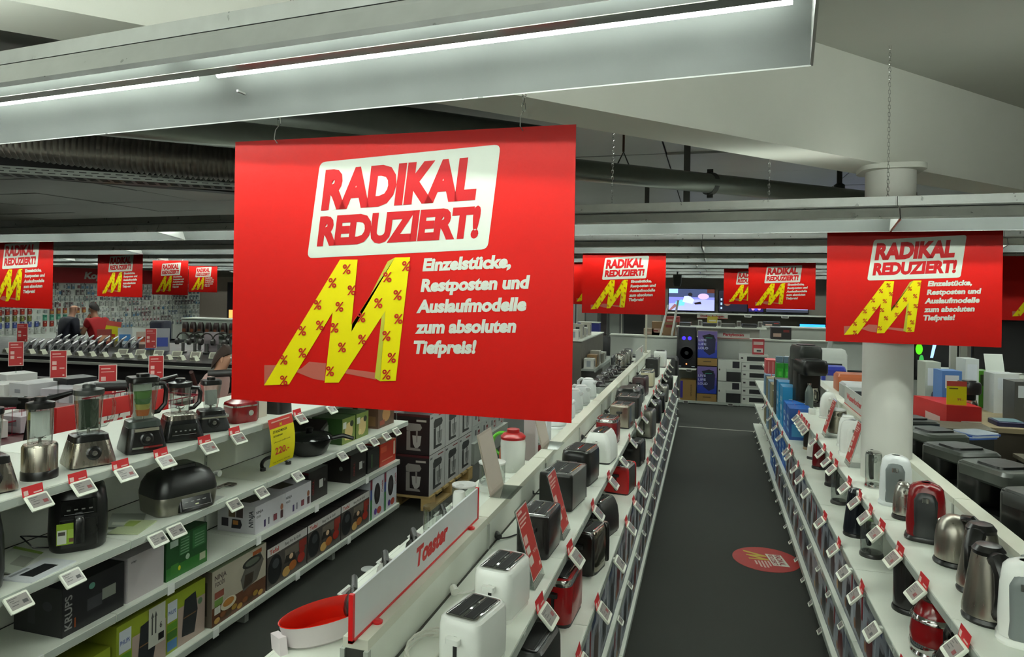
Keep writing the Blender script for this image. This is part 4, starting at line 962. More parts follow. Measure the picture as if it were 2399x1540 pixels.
def carton(key, x, y0, y1, z, w_, h, c_, prints, lab, group=None, face=1, rz=0):
    """box between y0 and y1, its aisle side at x"""
    d = y1 - y0 - .006
    return inst(key, make_carton(w_, d, h, c_, prints), lab, (x - face * w_ / 2, (y0 + y1) / 2, z), rz, group)
X3 = -2.89
carton('krups', X3 - .0, 2.50, 2.86, .57, .30, .23, '#1b1a1d', {'+X': [('r', .38, .3, .62, .55, '#3a3a3e'), ('r', .62, .38, .85, .62, '#7c8078'), ('e', .45, .8, .05, .07, '#4d7a6c'), ('v', 'KRUPS', .14, .12, .7, .11, '#8c8c8a'), ('r', .18, .1, .2, .3, '#9a4a20')], '-Y': [('r', .3, .2, .45, .5, '#2c2c30'), ('e', .7, .6, .1, .1, '#303036')]}, 'black appliance carton lettered down its corner on the third blender shelf')
carton('wmf', X3, 2.87, 3.13, .57, .28, .235, '#b5aeb0', {'+X': [('t', 'WMF', .1, .84, .14, .05, '#5a5558'), ('r', 0, 0, .02, 1, '#9b9598')]}, 'plain pale pink-grey carton with tiny lettering on the third blender shelf')
carton('green', X3 + .0, 3.14, 3.47, .57, .26, .235, '#1f4a24', {'+X': [('r', 0, 0, 1, .3, '#2a6a28'), ('r', .3, .48, .55, .95, '#2f6136'), ('r', .62, .5, .95, .95, '#356a3c'), ('r', .08, .76, .27, .92, '#a9bcae'), ('e', .5, .38, .05, .07, '#9fb9a0'), ('r', .1, .1, .28, .34, '#37722c'), ('r', .8, .12, .95, .3, '#a8ad92'), ('e', .3, .2, .03, .06, '#c9c72c')] + [('r', .32, .5 + k * .07, .52, .53 + k * .07, '#6a926e') for k in range(6)] + [('r', .66, .54 + k * .07, .9, .57 + k * .07, '#6a926e') for k in range(5)]}, 'dark green carton with rows of small print on the third blender shelf')
NJ = {'+X': [('t', 'NINJA', .03, .72, .22, .1, '#3a3a40'), ('t', 'FOODI', .04, .56, .14, .08, '#4a4a50'), ('r', .28, .12, .34, .38, '#3a2a5a'), ('r', .42, .14, .46, .4, '#555560'), ('r', .6, .16, .72, .4, '#7a3a44'), ('e', .88, .55, .05, .12, '#a56a4e'), ('r', .84, .12, .93, .42, '#4a2a30')],
      '-Y': [('v', 'NINJA', .95, .25, .6, .12, '#3a3a42'), ('r', .3, .55, .48, .9, '#6a5a44'), ('r', .5, .55, .68, .9, '#463838'), ('p', [(.38, .15), (.62, .15), (.66, .3), (.62, .48), (.4, .48)], '#1e1c24'), ('r', .42, .28, .56, .44, '#b0743a'), ('r', .12, .2, .3, .5, '#2c2830')],
      '+Z': [('p', [(.3, .2), (.7, .2), (.8, .6), (.4, .7)], '#3c342c')]}
for k, (a, e) in enumerate(((3.92, 4.26), (4.27, 4.58))): carton('njw', X3, a, e, .57, .30, .185, '#c9c6cc', NJ, ['white grill carton with a purple-grey side picture, nearer of two', 'white grill carton behind its twin on the third blender shelf'][k])
for k, (a, e) in enumerate(((4.60, 4.88), (5.17, 5.48))):
    carton('blkc', X3 - (.03 if k == 0 else 0), a, e, .57, .30, .235 - .03 * 0, '#17100f', {'+X': [('r', .55, .35, .75, .62, '#b9b8b4'), ('v', 'GRILL', .28, .2, .5, .1, '#7a1a1a'), ('e', .84, .55, .03, .05, '#8a8a8a')], '-Y': [('r', 0, .93, 1, 1, '#5c1115'), ('e', .7, .5, .06, .08, '#6a6a68')], '+Z': [('r', 0, 0, 1, 1, '#767876')]}, ['black carton with red upright lettering beside the white ones', 'black carton with a dull grey lid and a red stripe'][k])
carton('blkn', X3, 5.49, 5.72, .57, .28, .2, '#141312', {'+X': [('r', .3, .2, .4, .8, '#3a5a34')]}, 'narrow black carton between the grey-lidded and the red one')
carton('redb', X3, 5.73, 6.06, .57, .28, .21, '#b0301f', {'+X': [('r', .05, .6, .4, .85, '#c85038'), ('r', .85, .3, .95, .9, '#d9c8b0'), ('r', .1, .2, .8, .26, '#d08068')], '+Z': [('r', 0, 0, 1, 1, '#8a6a44')]}, 'orange-red carton at the end of the third blender shelf')
# bottom shelf
PHc = {'+X': [('r', 0, 0, 1, 1, '#8c9a2c'), ('r', .3, .0, 1, .7, '#a8948a'), ('r', .05, .55, .28, .9, '#c9cfd6'), ('t', 'PHILIPS', .07, .68, .18, .07, '#4a5a9a'), ('r', .05, .4, .28, .52, '#5a8a2c'), ('r', .05, .24, .28, .38, '#3f6a2a'), ('r', .05, .05, .28, .22, '#4a78a8'), ('p', [(.4, .15), (.72, .1), (.8, .5), (.74, .85), (.46, .8)], '#26282a'), ('r', .44, .46, .76, .48, '#7a5a3a'), ('e', .86, .62, .06, .06, '#5c7a5a')], '+Z': [('r', 0, 0, 1, 1, '#6f7a1f')], '-Y': [('r', 0, 0, 1, 1, '#7a8428')]}
carton('ph0', -2.90, 2.3, 2.79, .15, .34, .24, '#8c9a2c', PHc, 'lime air fryer carton at the bottom edge of the view', 'lime air fryer cartons')
carton('ph1', -2.88, 2.80, 3.14, .15, .34, .33, '#8c9a2c', {**PHc, '+X': PHc['+X'] + [('r', .62, .35, .97, 1.0, '#bdbdb2'), ('r', .68, .55, .71, .85, '#4a4a46'), ('r', .75, .55, .78, .85, '#4a4a46'), ('p', [(.665, .83), (.725, .83), (.695, .92)], '#4a4a46'), ('p', [(.735, .83), (.795, .83), (.765, .92)], '#4a4a46'), ('t', '6', .85, .6, .05, .1, '#4a4a46'), ('r', .82, .4, .94, .52, '#1a1a1a')]}, 'lime air fryer carton with a white arrow label, middle one', 'lime air fryer cartons')
carton('ph2', -2.90, 3.15, 3.47, .15, .34, .32, '#8c9a2c', PHc, 'lime air fryer carton right beside the food picture carton', 'lime air fryer cartons')
NF = {'+X': [('r', 0, 0, 1, 1, '#a69e8e'), ('r', 0, 0, 1, .34, '#5c3a28'), ('t', 'NINJA', .04, .82, .2, .09, '#3a2a28'), ('t', 'FOODI', .05, .7, .16, .08, '#4a403c'), ('r', .04, .48, .2, .6, '#8a4a3c'), ('r', .04, .34, .18, .46, '#6a8a44'), ('r', .04, .2, .14, .33, '#c9c8be'), ('p', [(.55, .3), (.82, .38), (.95, .7), (.88, .88), (.62, .82), (.5, .55)], '#5a5650'), ('e', .72, .78, .19, .1, '#2f302c'), ('e', .72, .78, .14, .06, '#565a50'), ('p', [(.55, .35), (.72, .38), (.75, .58), (.58, .6)], '#3b322a'), ('e', .28, .28, .14, .11, '#c9c0aa'), ('e', .28, .3, .1, .07, '#b0783c'), ('r', .72, .88, .9, .96, '#96502c')] + [('e', .08 + .1 * k, .09 + .05 * (k % 2), .05, .05, ['#b08a4a', '#7a4a2a', '#4a3a2a', '#9a7a34'][k % 4]) for k in range(9)],
      '-Y': [('r', 0, 0, 1, 1, '#5a5248'), ('r', .6, .2, .9, .8, '#3a342e')], '+Z': [('r', 0, 0, 1, 1, '#7c8a6a')]}
carton('nf', -2.87, 3.49, 4.02, .15, .34, .34, '#a69e8e', NF, 'large food picture carton with a grill on it, bottom blender shelf')
TF = {'+X': [('r', 0, 0, 1, 1, '#4a4440'), ('r', 0, .8, 1, 1, '#bdbab6'), ('t', 'Tefal', .05, .84, .22, .11, '#b03a2c'), ('t', 'Easy Fry & Grill', .42, .86, .4, .07, '#55504c'), ('e', .18, .42, .17, .36, '#17181a'), ('e', .2, .55, .08, .12, '#3a3d40'), ('r', .42, .5, .78, .74, '#6a6258'), ('p', [(.4, .4), (.72, .35), (.66, .56), (.45, .58)], '#2a2622'), ('e', .58, .5, .05, .07, '#c9a888'), ('e', .46, .18, .1, .12, '#c09858'), ('e', .62, .24, .1, .12, '#a8602c'), ('e', .84, .3, .1, .13, '#a02c22'), ('e', .86, .5, .08, .1, '#8a2820'), ('r', .78, .56, .98, .76, '#8a3028')],
      '+Z': [('r', 0, 0, 1, 1, '#2e2a2a'), ('e', .6, .4, .22, .2, '#101010')], '-Y': [('r', 0, 0, 1, 1, '#2a2626')]}
for k in range(3): carton('tf', -2.87, 4.03 + .49 * k, 4.515 + .49 * k, .15, .34, .28, '#3a3634', TF, f'dark air fryer carton with a white top stripe and food pictures, {ORD[k]} from the camera', 'dark air fryer cartons')
BO = {'+X': [('r', 0, 0, .14, 1, '#3a4a8a'), ('r', 0, 0, .14, .5, '#3a7a44'), ('r', 0, .75, .14, 1, '#7a2a3a'), ('e', .5, .58, .22, .27, '#241f22'), ('e', .5, .6, .1, .13, '#3a3438'), ('v', 'Cookit', .93, .55, .3, .12, '#a04048'), ('e', .38, .15, .1, .08, '#5a3a8a'), ('e', .65, .14, .16, .09, '#a8443a')]}
carton('bo', -2.87, 5.51, 5.78, .15, .32, .36, '#c3c6cc', BO, 'white carton with a round dark appliance and rainbow edge, nearer of two', 'white rainbow-edged cartons')
carton('bo', -2.87, 5.785, 6.055, .15, .32, .36, '#c3c6cc', BO, 'white carton with a round dark appliance and rainbow edge at the shelf end', 'white rainbow-edged cartons')
carton('food', -2.88, 1.95, 2.28, .15, .3, .36, '#4a2a26', {'+X': [('r', 0, .6, 1, .9, '#8a2a2a'), ('r', 0, .4, 1, .5, '#c8c4c0'), ('r', .2, .1, .8, .3, '#2c2a44')]}, 'dark red food carton cut by the lower left corner')
GN = {'+X': [('r', 0, 0, 1, 1, '#6a7a34'), ('e', .5, .45, .3, .35, '#c9b078'), ('e', .3, .25, .12, .12, '#d8c488'), ('e', .72, .72, .14, .12, '#2a3020'), ('r', .05, .6, .3, .85, '#cfd2c8')], '+Z': [('r', 0, 0, 1, 1, '#2f4a24')], '-Y': [('r', .1, .35, .3, .75, '#1c2418'), ('r', .4, .45, .55, .75, '#c9ccc0')]}
for k, (a, e) in enumerate(((4.95, 5.17), (5.18, 5.4))):
    carton('gn', -2.84, a, e, .95, .28, .21, '#2c4a20', GN, ['green carton with a pasta picture, front one on the middle shelf', 'green carton with a pasta picture behind its twin'][k], 'green pasta cartons')
carton('bn', -2.86, 5.62, 5.95, .95, .26, .22, '#5a4030', {'+X': [('e', .5, .5, .25, .3, '#a87a4a'), ('r', .1, .1, .4, .3, '#8a3a24')], '-Y': [('r', .1, .1, .9, .5, '#7a5a3a'), ('r', .2, .6, .5, .9, '#b0a890')]}, 'brown food carton at the end of the middle shelf')
# hanging yellow price banner
t = thing('price_banner', 'yellow price banner with red top hanging from the top blender shelf', 'sign', (-2.785, 4.03, 1.35), .05)
b = MB(); n = 10; prof = [(-.0 + .03 * math.sin(i / n * 2.6), -i * .031) for i in range(n + 1)]
v = [(x, -.145, z) for x, z in prof] + [(x, .145, z) for x, z in prof]; b.add(v, [(i, n + 1 + i, n + 2 + i, i + 1) for i in range(2, n)], ('#ddd000', .4)); b.add(v, [(i, n + 1 + i, n + 2 + i, i + 1) for i in range(2)], ('#c2382e', .4)); b.build('banner_sheet', t)
b = MB()
def pt(zz): 
    u = -zz / .31; return .03 * math.sin(u * 2.6) + .002
for s, y, z, h, ww, c_ in (('STANDMIXER', -.12, -.092, .018, .17, '#3a3010'), ('KITCHENAID', -.12, -.118, .012, .11, '#3a3010'), ('220.-', -.10, -.235, .045, .17, '#b8241c'), ('Angebot', -.12, -.155, .008, .2, '#6a5a10'), ('nur solange Vorrat', -.11, -.29, .007, .2, '#6a5a10')):
    b.text(s, (pt(z - .0) + .002, y, z), (0, 1, 0), (.0, 0, 1), h, (c_, .5), width=ww)
b.box(pt(-.03), pt(-.03) + .002, -.12, .1, -.024, -.016, ('#e8b8a8', .4)); b.text('M', (pt(-.05) + .003, -.03, -.056), (0, 1, 0), (0, 0, 1), .026, ('#ddd000', .4)); b.build('banner_print', t)

# stacked mixer cartons on a pallet
t = thing('pallet', 'wooden pallet under the stacked stand mixer cartons', 'pallet', (-3.06, 6.98, 0))
for k in range(7): b = MB(); b.box(-.42, .42, -.64 + k * .19, -.64 + k * .19 + .14, .12, .142, M('#a48a58', .7, 0, 'ply')); b.build('deck_board', t)
for x in (-.42, -.05, .32):
    b = MB(); b.box(x, x + .1, -.64, .64, 0, .022, M('#a48a58', .7, 0, 'ply')); b.build('bottom_board', t)
    for y in (-.64, -.07, .5): b = MB(); b.box(x, x + .1, y, y + .14, .022, .12, M('#b0935e', .7, 0, 'ply')); b.build('block', t)
def mixer_pic(u0, u1, v0, v1, c1, c2):
    f = lambda pts: [(u0 + (u1 - u0) * a, v0 + (v1 - v0) * c_) for a, c_ in pts]
    return [('p', f([(.1, .0), (.9, 0), (.85, .08), (.4, .1), (.32, .1), (.3, .7), (.1, .7)][::1]), c1), ('p', f([(.1, .72), (.3, .7), (.85, .74), (.95, .85), (.85, .98), (.2, 1), (.08, .9)]), c1), ('p', f([(.42, .55), (.92, .55), (.86, .2), (.72, .1), (.58, .1), (.46, .25)]), c2), ('p', f([(.62, .72), (.72, .72), (.7, .3), (.64, .3)]), c1)]
MX = {'+X': [('r', 0, 0, 1, 1, '#b5b5b3'), ('r', .05, .88, .2, .93, '#6a6a6a'), ('r', .55, .9, .9, .93, '#8a3a3a')] + mixer_pic(.18, .85, .1, .84, '#3a3a3a', '#868684'),
      '-Y': [('r', 0, .94, 1, 1, '#4a1418')] + mixer_pic(.25, .8, .1, .78, '#8a8480', '#aaa6a2') + [('r', .6, .82, .9, .87, '#b0a8a0')], '+Z': [('r', 0, 0, 1, 1, '#2a1a1c')]}
for r in range(2):
    for cI in range(3):
        inst('mx', make_carton(.36, .42, .405, '#1c1213', MX), f'stand mixer carton, aisle side, {["lower", "upper"][r]} layer, {ORD[cI]} from the camera', (-2.84, 6.56 + .425 * cI, .145 + .41 * r), 0, 'stand mixer cartons')
        inst('mx', None, f'stand mixer carton of the hidden column, {["lower", "upper"][r]} layer, {ORD[cI]} from the camera', (-3.21, 6.56 + .425 * cI, .145 + .41 * r), 0, 'stand mixer cartons')
def mkbowl():
    t = thing('mixing_bowl', 'x', 'bowl'); b = MB(); b.lathe([(.06, 0), (.1, .03), (.12, .1), (.122, .1), (.1, .035), (.05, .01)], CHROME, 24, cap=False); b.build('bowl', t)
    b = MB(); b.tube([(.12, 0, .08), (.16, 0, .08), (.16, 0, .04), (.11, 0, .03)], .006, CHROME, 6); b.build('handle', t); return t
inst('bowl', mkbowl, 'chrome mixing bowl on top of the mixer cartons', (-2.95, 6.62, .962))
PC = {'+X': [('r', .3, .35, .45, .7, '#4a4a50'), ('r', .62, .15, .85, .6, '#8a2228'), ('r', .68, .25, .8, .45, '#c8c8c8'), ('r', .6, .75, .7, .85, '#2a2a2a')], '-Y': [('r', .3, .2, .75, .8, '#2c3044'), ('r', .35, .3, .6, .42, '#c9ccd0'), ('r', .08, .7, .2, .8, '#2a2a2a')], '+Z': [('r', .2, .2, .5, .4, '#4a4c4a'), ('r', .6, .6, .8, .7, '#5a5c5a')]}
for k in range(4):
    for r in range(2):
        inst('pc', make_carton(.34, .34, .2, '#b9bcb9', PC), f'white carton with red picture beyond the mixers, {["lower", "upper"][r]} layer, {ORD[k]} from the camera', (-3.04, 8.43 + .345 * k, .14 + .202 * r + .12), 0, 'white small-appliance cartons')
b = MB(); b.box(-3.3, -2.82, 8.2, 9.7, .0, .26, ('#a0a49c', .5)); o = b.build('plinth'); tag(o, 'low grey plinth under the small-appliance cartons', 'plinth')
b = MB(); b.lathe([(.055, 0), (.055, .006), (.04, .008)], ('#c9ccca', .4), 24); o = b.build('floor_disc'); o.location = (-2.55, 4.35, .0); o.location = (-2.56, 4.9, 0); tag(o, 'small white round disc lying on the carpet', 'disc')

# ---------------- boxes on the lower shelves of toaster and kettle rows ----------------
def box_art(seed):
    R = random.Random(seed); base = R.choice(['#a9adb2', '#9a9ea6', '#b3b5b8', '#8f949c', '#7d828a']); dk = R.choice(['#26262c', '#3a3438', '#1e1f26', '#5a1a1e', '#463a34'])
    it = [('r', .05, .82, .5, .94, R.choice(['#5a5c66', '#7a2a30', '#3a4a6a'])), ('p', [(.3, .12), (.75, .1), (.82, .45), (.7, .7), (.36, .72), (.26, .4)], dk), ('e', .5, .68, .16, .05, '#6a6a70'), ('e', .2, .2, .1, .09, R.choice(['#b08a5a', '#8a5a3a', '#7a7f88'])), ('r', .84, .5, .96, .9, R.choice(['#8a1a22', '#c8c8cc', '#5a606a'])), ('r', .0, .0, 1, .05, '#6c7078')]
    return base, {'+X': it, '-X': it, '-Y': [('r', .1, .2, .9, .5, dk), ('r', .1, .7, .6, .85, '#6a6e78')]}
ARTS = [box_art(s) for s in range(6)]
def boxrow(name, x, face, z, h, y0, y1, dpt, wid, far_blue=None):
    y = y0; i = 0
    while y < y1 and i < 40:
        L = wid
        a = i % 6
        inst(('bx', a, h, dpt, L, face), make_carton(dpt, L - .008, h, ARTS[a][0], ARTS[a][1]), f'greyish appliance carton on the {name}, {ORD[i]} from the camera', (x - face * dpt / 2, y + L / 2, z), 0, 'cartons on the ' + name)
        y += L; i += 1
boxrow('third toaster shelf level', -.475, 1, .46, .32, 2.2, 11.5, .34, .27)
boxrow('base toaster shelf', -.465, 1, .14, .27, 2.9, 11.5, .36, .3)
boxrow('third kettle shelf level', .765, -1, .46, .31, 2.0, 7.2, .17, .25)
boxrow('base kettle shelf', .755, -1, .14, .27, 2.4, 8.2, .18, .29)
# dark boxes nearest on base shelf of toaster row
for k in range(2): carton('dkb', -.47, 2.0 + .42 * k, 2.4 + .42 * k, .14, .34, .27, '#17191a', {'+X': [('r', .1, .1, .9, .3, '#3a4a3c'), ('r', .2, .5, .6, .8, '#2c3236')]}, f'dark carton on the base toaster shelf, {ORD[k]} from the camera', 'dark cartons on the base toaster shelf')
# a red toaster picture box on the third kettle shelf level stands proud
# blue filter boxes further on
BLU = {'-X': [('t', 'BRITA', .15, .6, .7, .12, '#c9dce8'), ('r', .15, .2, .85, .3, '#7ab0d8'), ('e', .5, .45, .2, .08, '#cfe0ea')], '-Y': [('r', .1, .1, .9, .5, '#3f8fc4'), ('r', .3, .6, .7, .7, '#c9dce8')]}
for i, (y, z, h, c_) in enumerate([(7.2, .83, .3, '#1a4f9a'), (7.5, .83, .3, '#1b5fae'), (7.85, .83, .42, '#1d86b8'), (8.25, .83, .42, '#1d86b8'), (8.6, .83, .4, '#18222a'), (7.3, .46, .32, '#15489a'), (7.6, .46, .32, '#1a5fb8'), (7.9, .46, .32, '#1a5fb8'), (8.2, .46, .32, '#123c8a'), (8.5, .46, .32, '#1a5fb8'), (8.8, .46, .32, '#17408c'), (8.3, .14, .28, '#1a5fb8'), (8.6, .14, .28, '#15489a'), (8.9, .14, .28, '#1a5fb8')]):
    inst(('blu', c_, h), make_carton(.2, .27, h, c_, BLU if c_ != '#18222a' else None), f'{"black" if c_ == "#18222a" else "blue"} filter carton, {["lower", "third", "base"][[.83, .46, .14].index(z)]} kettle shelf, {ORD[i]} of the blue block', (.87, y, z), 0, 'blue filter cartons')
for i, (y, z) in enumerate(((9.1, .83), (9.4, .83), (9.7, .83), (10.1, .83), (9.2, .46), (9.6, .46), (10.0, .46))):
    inst(('ylb', i % 2), make_carton(.22, .26, .28, ['#8a8468', '#6f8fa8'][i % 2], {'-Y': [('r', .2, .3, .8, .7, '#b8b4a0')]}), f'{["yellow-grey", "pale blue"][i % 2]} carton near the far end of the kettle row, {ORD[i]}', (.88, y, z), 0, 'far cartons of the kettle row')
# green gas cylinder boxes
for i in range(6):
    a, r = i % 3, i // 3
    inst('grn', make_carton(.085, .085, .26, '#1f8a24', {'-Y': [('r', .1, .2, .9, .75, '#2aa42c'), ('r', .3, .4, .7, .6, '#56c04a')], '+Z': [('r', .05, .05, .95, .95, '#5a7484')]}), f'bright green cylinder carton, {["front", "back"][r]} row, {ORD[a]} from its aisle end', (.88 + .09 * a, 9.2 + .1 * r, 1.1), 0, 'bright green cylinder cartons')
for i in range(3): inst('grc', make_carton(.08, .08, .07, '#6a8494', None), f'grey-blue lid carton on top of the green cylinder cartons, {ORD[i]}', (.88 + .09 * i, 9.3, 1.362), 0, 'grey-blue lid cartons')
inst('pinkb', make_carton(.14, .3, .2, '#c04a4c', {'-Y': [('r', .2, .1, .3, .9, '#d88a84'), ('r', .6, .1, .7, .9, '#d88a84')]}), 'pinkish red striped carton at the far end of the kettle row', (.86, 10.3, 1.1))
# ---------------- signs on the ridges ----------------
t = thing('ridge_sign', 'white sign with red frame and slanted red lettering on the toaster ridge', 'sign', (-.955, 1.74, 1.24))
b = MB(); b.box(-.004, .004, .0, 1.08, .006, .135, ('#d6d8d8', .35)); b.build('sign_panel', t)
b = MB(); b.box(-.007, .007, -.012, .0, 0, .137, RED); b.box(-.007, .007, -.012, 1.09, -.001, .007, RED); b.box(-.007, .007, 1.08, 1.09, 0, .137, RED); b.build('red_frame', t)
b = MB(); b.text('Toaster', (.0045, .42, .045), (0, 1, 0), (0, 0, 1), .062, RED, width=.3, bold=.05, shear=.2); b.build('lettering', t)
for y in (.12, .96): b = MB(); b.lathe([(.014, -.002), (.016, .006), (.008, .012)], RED, 14, cx=.018, cy=y); b.box(0, .02, y - .006, y + .006, 0, .005, RED); b.build('magnet_foot', t)
t = thing('ridge_sign', 'white sign with red lettering on the kettle ridge left of the column', 'sign', (1.225, 6.05, 1.24))
b = MB(); b.box(-.004, .004, 0, .85, .006, .16, ('#c9ccc6', .35)); b.build('sign_panel', t)
b = MB(); b.text('Wasserkocher', (-.0045, .75, .06), (0, -1, 0), (0, 0, 1), .05, RED, width=.62, bold=.04, shear=.2); b.build('lettering', t)
b = MB(); b.box(-.007, .007, 0, .85, -.001, .006, RED); b.build('red_frame', t)
t = thing('ridge_sign', 'small white sign at the far end of the toaster ridge', 'sign', (-.955, 9.6, 1.24)); b = MB(); b.box(-.004, .004, 0, 1.1, .0, .16, ('#c9ccc6', .35)); b.build('sign_panel', t); b = MB(); b.text('SALE', (.005, .75, .08), (0, 1, 0), (0, 0, 1), .04, RED, width=.12); b.build('lettering', t)
b = MB(); b.box(-.015, .015, -.015, .015, 0, 1.6, ('#b5b3a0', .4)); b.box(-.03, .03, -.03, .03, 0, .01, ('#b5b3a0', .4)); o = b.build('sign_pole'); o.location = (-.955, 11.2, 1.24); tag(o, 'slim pale pole at the far end of the toaster ridge', 'pole')
# red and white oval dish
t = thing('baking_dish', 'oval dish, white outside and bright red inside, on the shelf end', 'dish', (-1.19, 2.0, 1.1), -.55)
b = MB(); b.lathe([(.085, 0), (.098, .01), (.112, .075), (.114, .078)], ('#dcd2d4', .3), 40, sx=.75, sy=1.45, cap=False); b.add([(.085 * .75 * math.cos(a), .085 * 1.45 * math.sin(a), .001) for a in [i * PI / 16 for i in range(32)]], [tuple(reversed(range(32)))], ('#dcd2d4', .3)); b.build('outer_shell', t)
b = MB(); b.lathe([(.114, .078), (.1115, .079), (.108, .074), (.094, .012), (.0, .008)], ('#c81c0e', .22), 40, sx=.75, sy=1.45, cap=False); b.build('red_lining', t)
b = MB(); b.extr([(-.03, .0), (.035, 0), (.02, .05), (-.04, .045)], -.175, -.15, ('#dcd2d4', .35)); b.build('label_card', t)
# ---------------- things on the back side of the toaster row ----------------
for i in range(9):
    inst('btag', make_tag(False, '#6d6866'), f'pale price tag behind the toaster ridge, {ORD[i]} from the camera', (-1.30, 2.2 + .28 * i, 1.085), PI, 'price tags behind the toaster ridge')
def mkmixer(c1):
    def mk():
        t = thing('hand_mixer', 'x', 'hand mixer')
        b = MB(); b.tube([(0, -.09, .05), (0, -.05, .055), (0, .04, .055), (0, .08, .045)], [.022, .034, .032, .018], c1, 12); b.build('body', t)
        b = MB(); b.tube([(0, -.07, .08), (0, -.05, .12), (0, .05, .12), (0, .08, .07)], .012, BP, 8); b.build('handle', t)
        b = MB(); b.tube([(-.015, -.06, .04), (-.015, -.07, 0)], .003, CHROME, 5); b.tube([(.015, -.06, .04), (.015, -.07, 0)], .003, CHROME, 5); b.build('whisks', t)
        return t
    return mk
for i, (y, c_, l) in enumerate(((2.12, BP, 'glossy black'), (2.36, ('#b5b5b0', .3), 'silver grey'), (2.62, BP, 'black'), (2.95, WP, 'white'))):
    inst(('hm', c_), mkmixer(c_), f'{l} hand mixer lying behind the white ridge sign, {ORD[i]} from the camera', (-1.16, y, 1.1), .5, 'hand mixers behind the ridge sign')
for i in range(5):
    b = MB(); b.X = Matrix.Rotation(.3, 4, 'Y'); b.box(-.06, .0, -.04, .04, .0, .004, ('#c9ccc4', .4)); b.box(-.05, -.01, -.03, .03, .004, .0044, ('#6a5f5c', .4)); o = b.build('info_card'); o.location = (-1.22, 2.25 + .3 * i, 1.11); tag(o, f'white info card propped behind the ridge sign, {ORD[i]} from the camera', 'card', 'info cards behind the ridge sign')
def jar_thing(name, lab, x, y, z, r, h, lid, base, cat='jar', gl=GLASS):
    t = thing(name, lab, cat, (x, y, z)); b = MB(); b.lathe([(r * 1.05, 0), (r * 1.05, h * .22), (r * .9, h * .25)], base, 24); b.build('base', t)
    b = MB(); b.lathe([(r * .95, h * .25), (r, h * .4), (r, h * .95), (r * 1.03, h)], gl, 28, cap=False); b.build('clear_bowl', t)
    if lid: b = MB(); b.lathe([(r * 1.04, h), (r * 1.04, h * 1.05), (r * .5, h * 1.1)], lid, 24); b.build('lid', t)
    b = MB(); b.lathe([(.012, h * .25), (.01, h * .5)], CHROME, 10); b.box(-r * .7, r * .7, -.003, .003, h * .35, h * .37, CHROME); b.build('blade', t)
    return t
jar_thing('chopper', 'empty clear chopper bowl behind the far end of the white ridge sign', -1.16, 2.87, 1.1, .062, .16, None, ('#17181c', .3), 'chopper')
jar_thing('food_processor', 'small clear food processor behind the ridge, beside the white cap', -1.18, 3.28, 1.1, .06, .14, ('#cfd0cc', .3), ('#2c2430', .3), 'food processor')
jar_thing('food_processor', 'white food processor with a slotted disc lid behind the ridge', -1.17, 3.72, 1.1, .075, .15, WP, WP, 'food processor')
b = MB(); b.lathe([(.032, 0), (.03, .08), (.026, .095), (.0, .097)], WP, 20); o = b.build('white_cap'); o.location = (-1.14, 3.1, 1.17); tag(o, 'white plastic cup cap standing behind the ridge', 'cap')
b = MB(); b.lathe([(.035, 0), (.035, .07)], BP, 16); o = b.build('motor_block'); o.location = (-1.14, 3.1, 1.1); tag(o, 'black motor block under the white cup cap', 'appliance')
t = thing('blender', 'white blender with a raised red lid behind the ridge', 'blender', (-1.17, 4.15, 1.1)); b = MB(); b.lathe([(.065, 0), (.075, .03), (.08, .17), (.076, .2)], WP, 28); b.build('body', t)
b = MB(); b.lathe([(.078, .2), (.08, .215), (.06, .235), (.04, .24), (.04, .26), (.0, .262)], ('#a81a1c', .3), 28); b.build('red_lid', t); b = MB(); b.tube([(.0, .08, .17), (0, .12, .16), (0, .125, .1), (0, .08, .06)], .007, BP, 8); b.build('handle', t)
t = thing('salad_chopper', 'chopper with a lime green ring handle and orange drum behind the ridge', 'chopper', (-1.28, 4.3, 1.1)); b = MB(); b.tube([(.07 * math.cos(a), -.01, .13 + .07 * math.sin(a)) for a in [i * PI / 12 for i in range(24)]], .012, ('#5cb82c', .3), 8, close=True); b.build('green_ring', t)
b = MB(); b.lathe([(.05, 0), (.055, .06), (.05, .1)], ('#b8583a', .35), 20, cx=.03); b.build('drum', t)
for i, (x, y, h, w_, lab) in enumerate(((-1.13, 4.45, .34, .08, 'tall pale pink box behind the red-lidded blender'), (-1.2, 5.0, .26, .14, 'plain white box behind the ridge under the poster corner'))):
    b = MB(); b.box(-w_ / 2, w_ / 2, -w_ / 2, w_ / 2, 0, h, ('#cfc6c8' if i == 0 else '#d6d8dc', .4)); b.box(-w_ / 2, w_ / 2, -w_ / 2 - .001, -w_ / 2, h * .8, h * .9, ('#8a9ab0', .4)); o = b.build('product_box'); o.location = (x, y, 1.1); tag(o, lab, 'box')
jar_thing('chopper', 'dark lidded chopper beside the red-lidded blender', -1.16, 4.62, 1.1, .06, .26, ('#17181c', .15), ('#6a1418', .25), 'chopper')
# pale leaflets leaning on the ridge
for i, (y, lab) in enumerate(((3.15, 'long pale leaflet holder leaning over the ridge, nearer of two'), (4.2, 'long pale leaflet holder leaning over the ridge below the poster corner'))):
    b = MB(); b.X = Matrix.Rotation(-.25, 4, 'Y'); b.box(-.003, 0, -.02, .2, 0, .3, ('#b5a89a', .4)); b.box(0, .0015, -.01, .19, .02, .29, ('#c2b5a8', .4)); b.X = Matrix.Identity(4); b.box(-.01, .1, -.02, .2, 0, .003, GLASS); o = b.build('leaflet_holder'); o.location = (-.99, y, 1.242); tag(o, lab, 'sign')
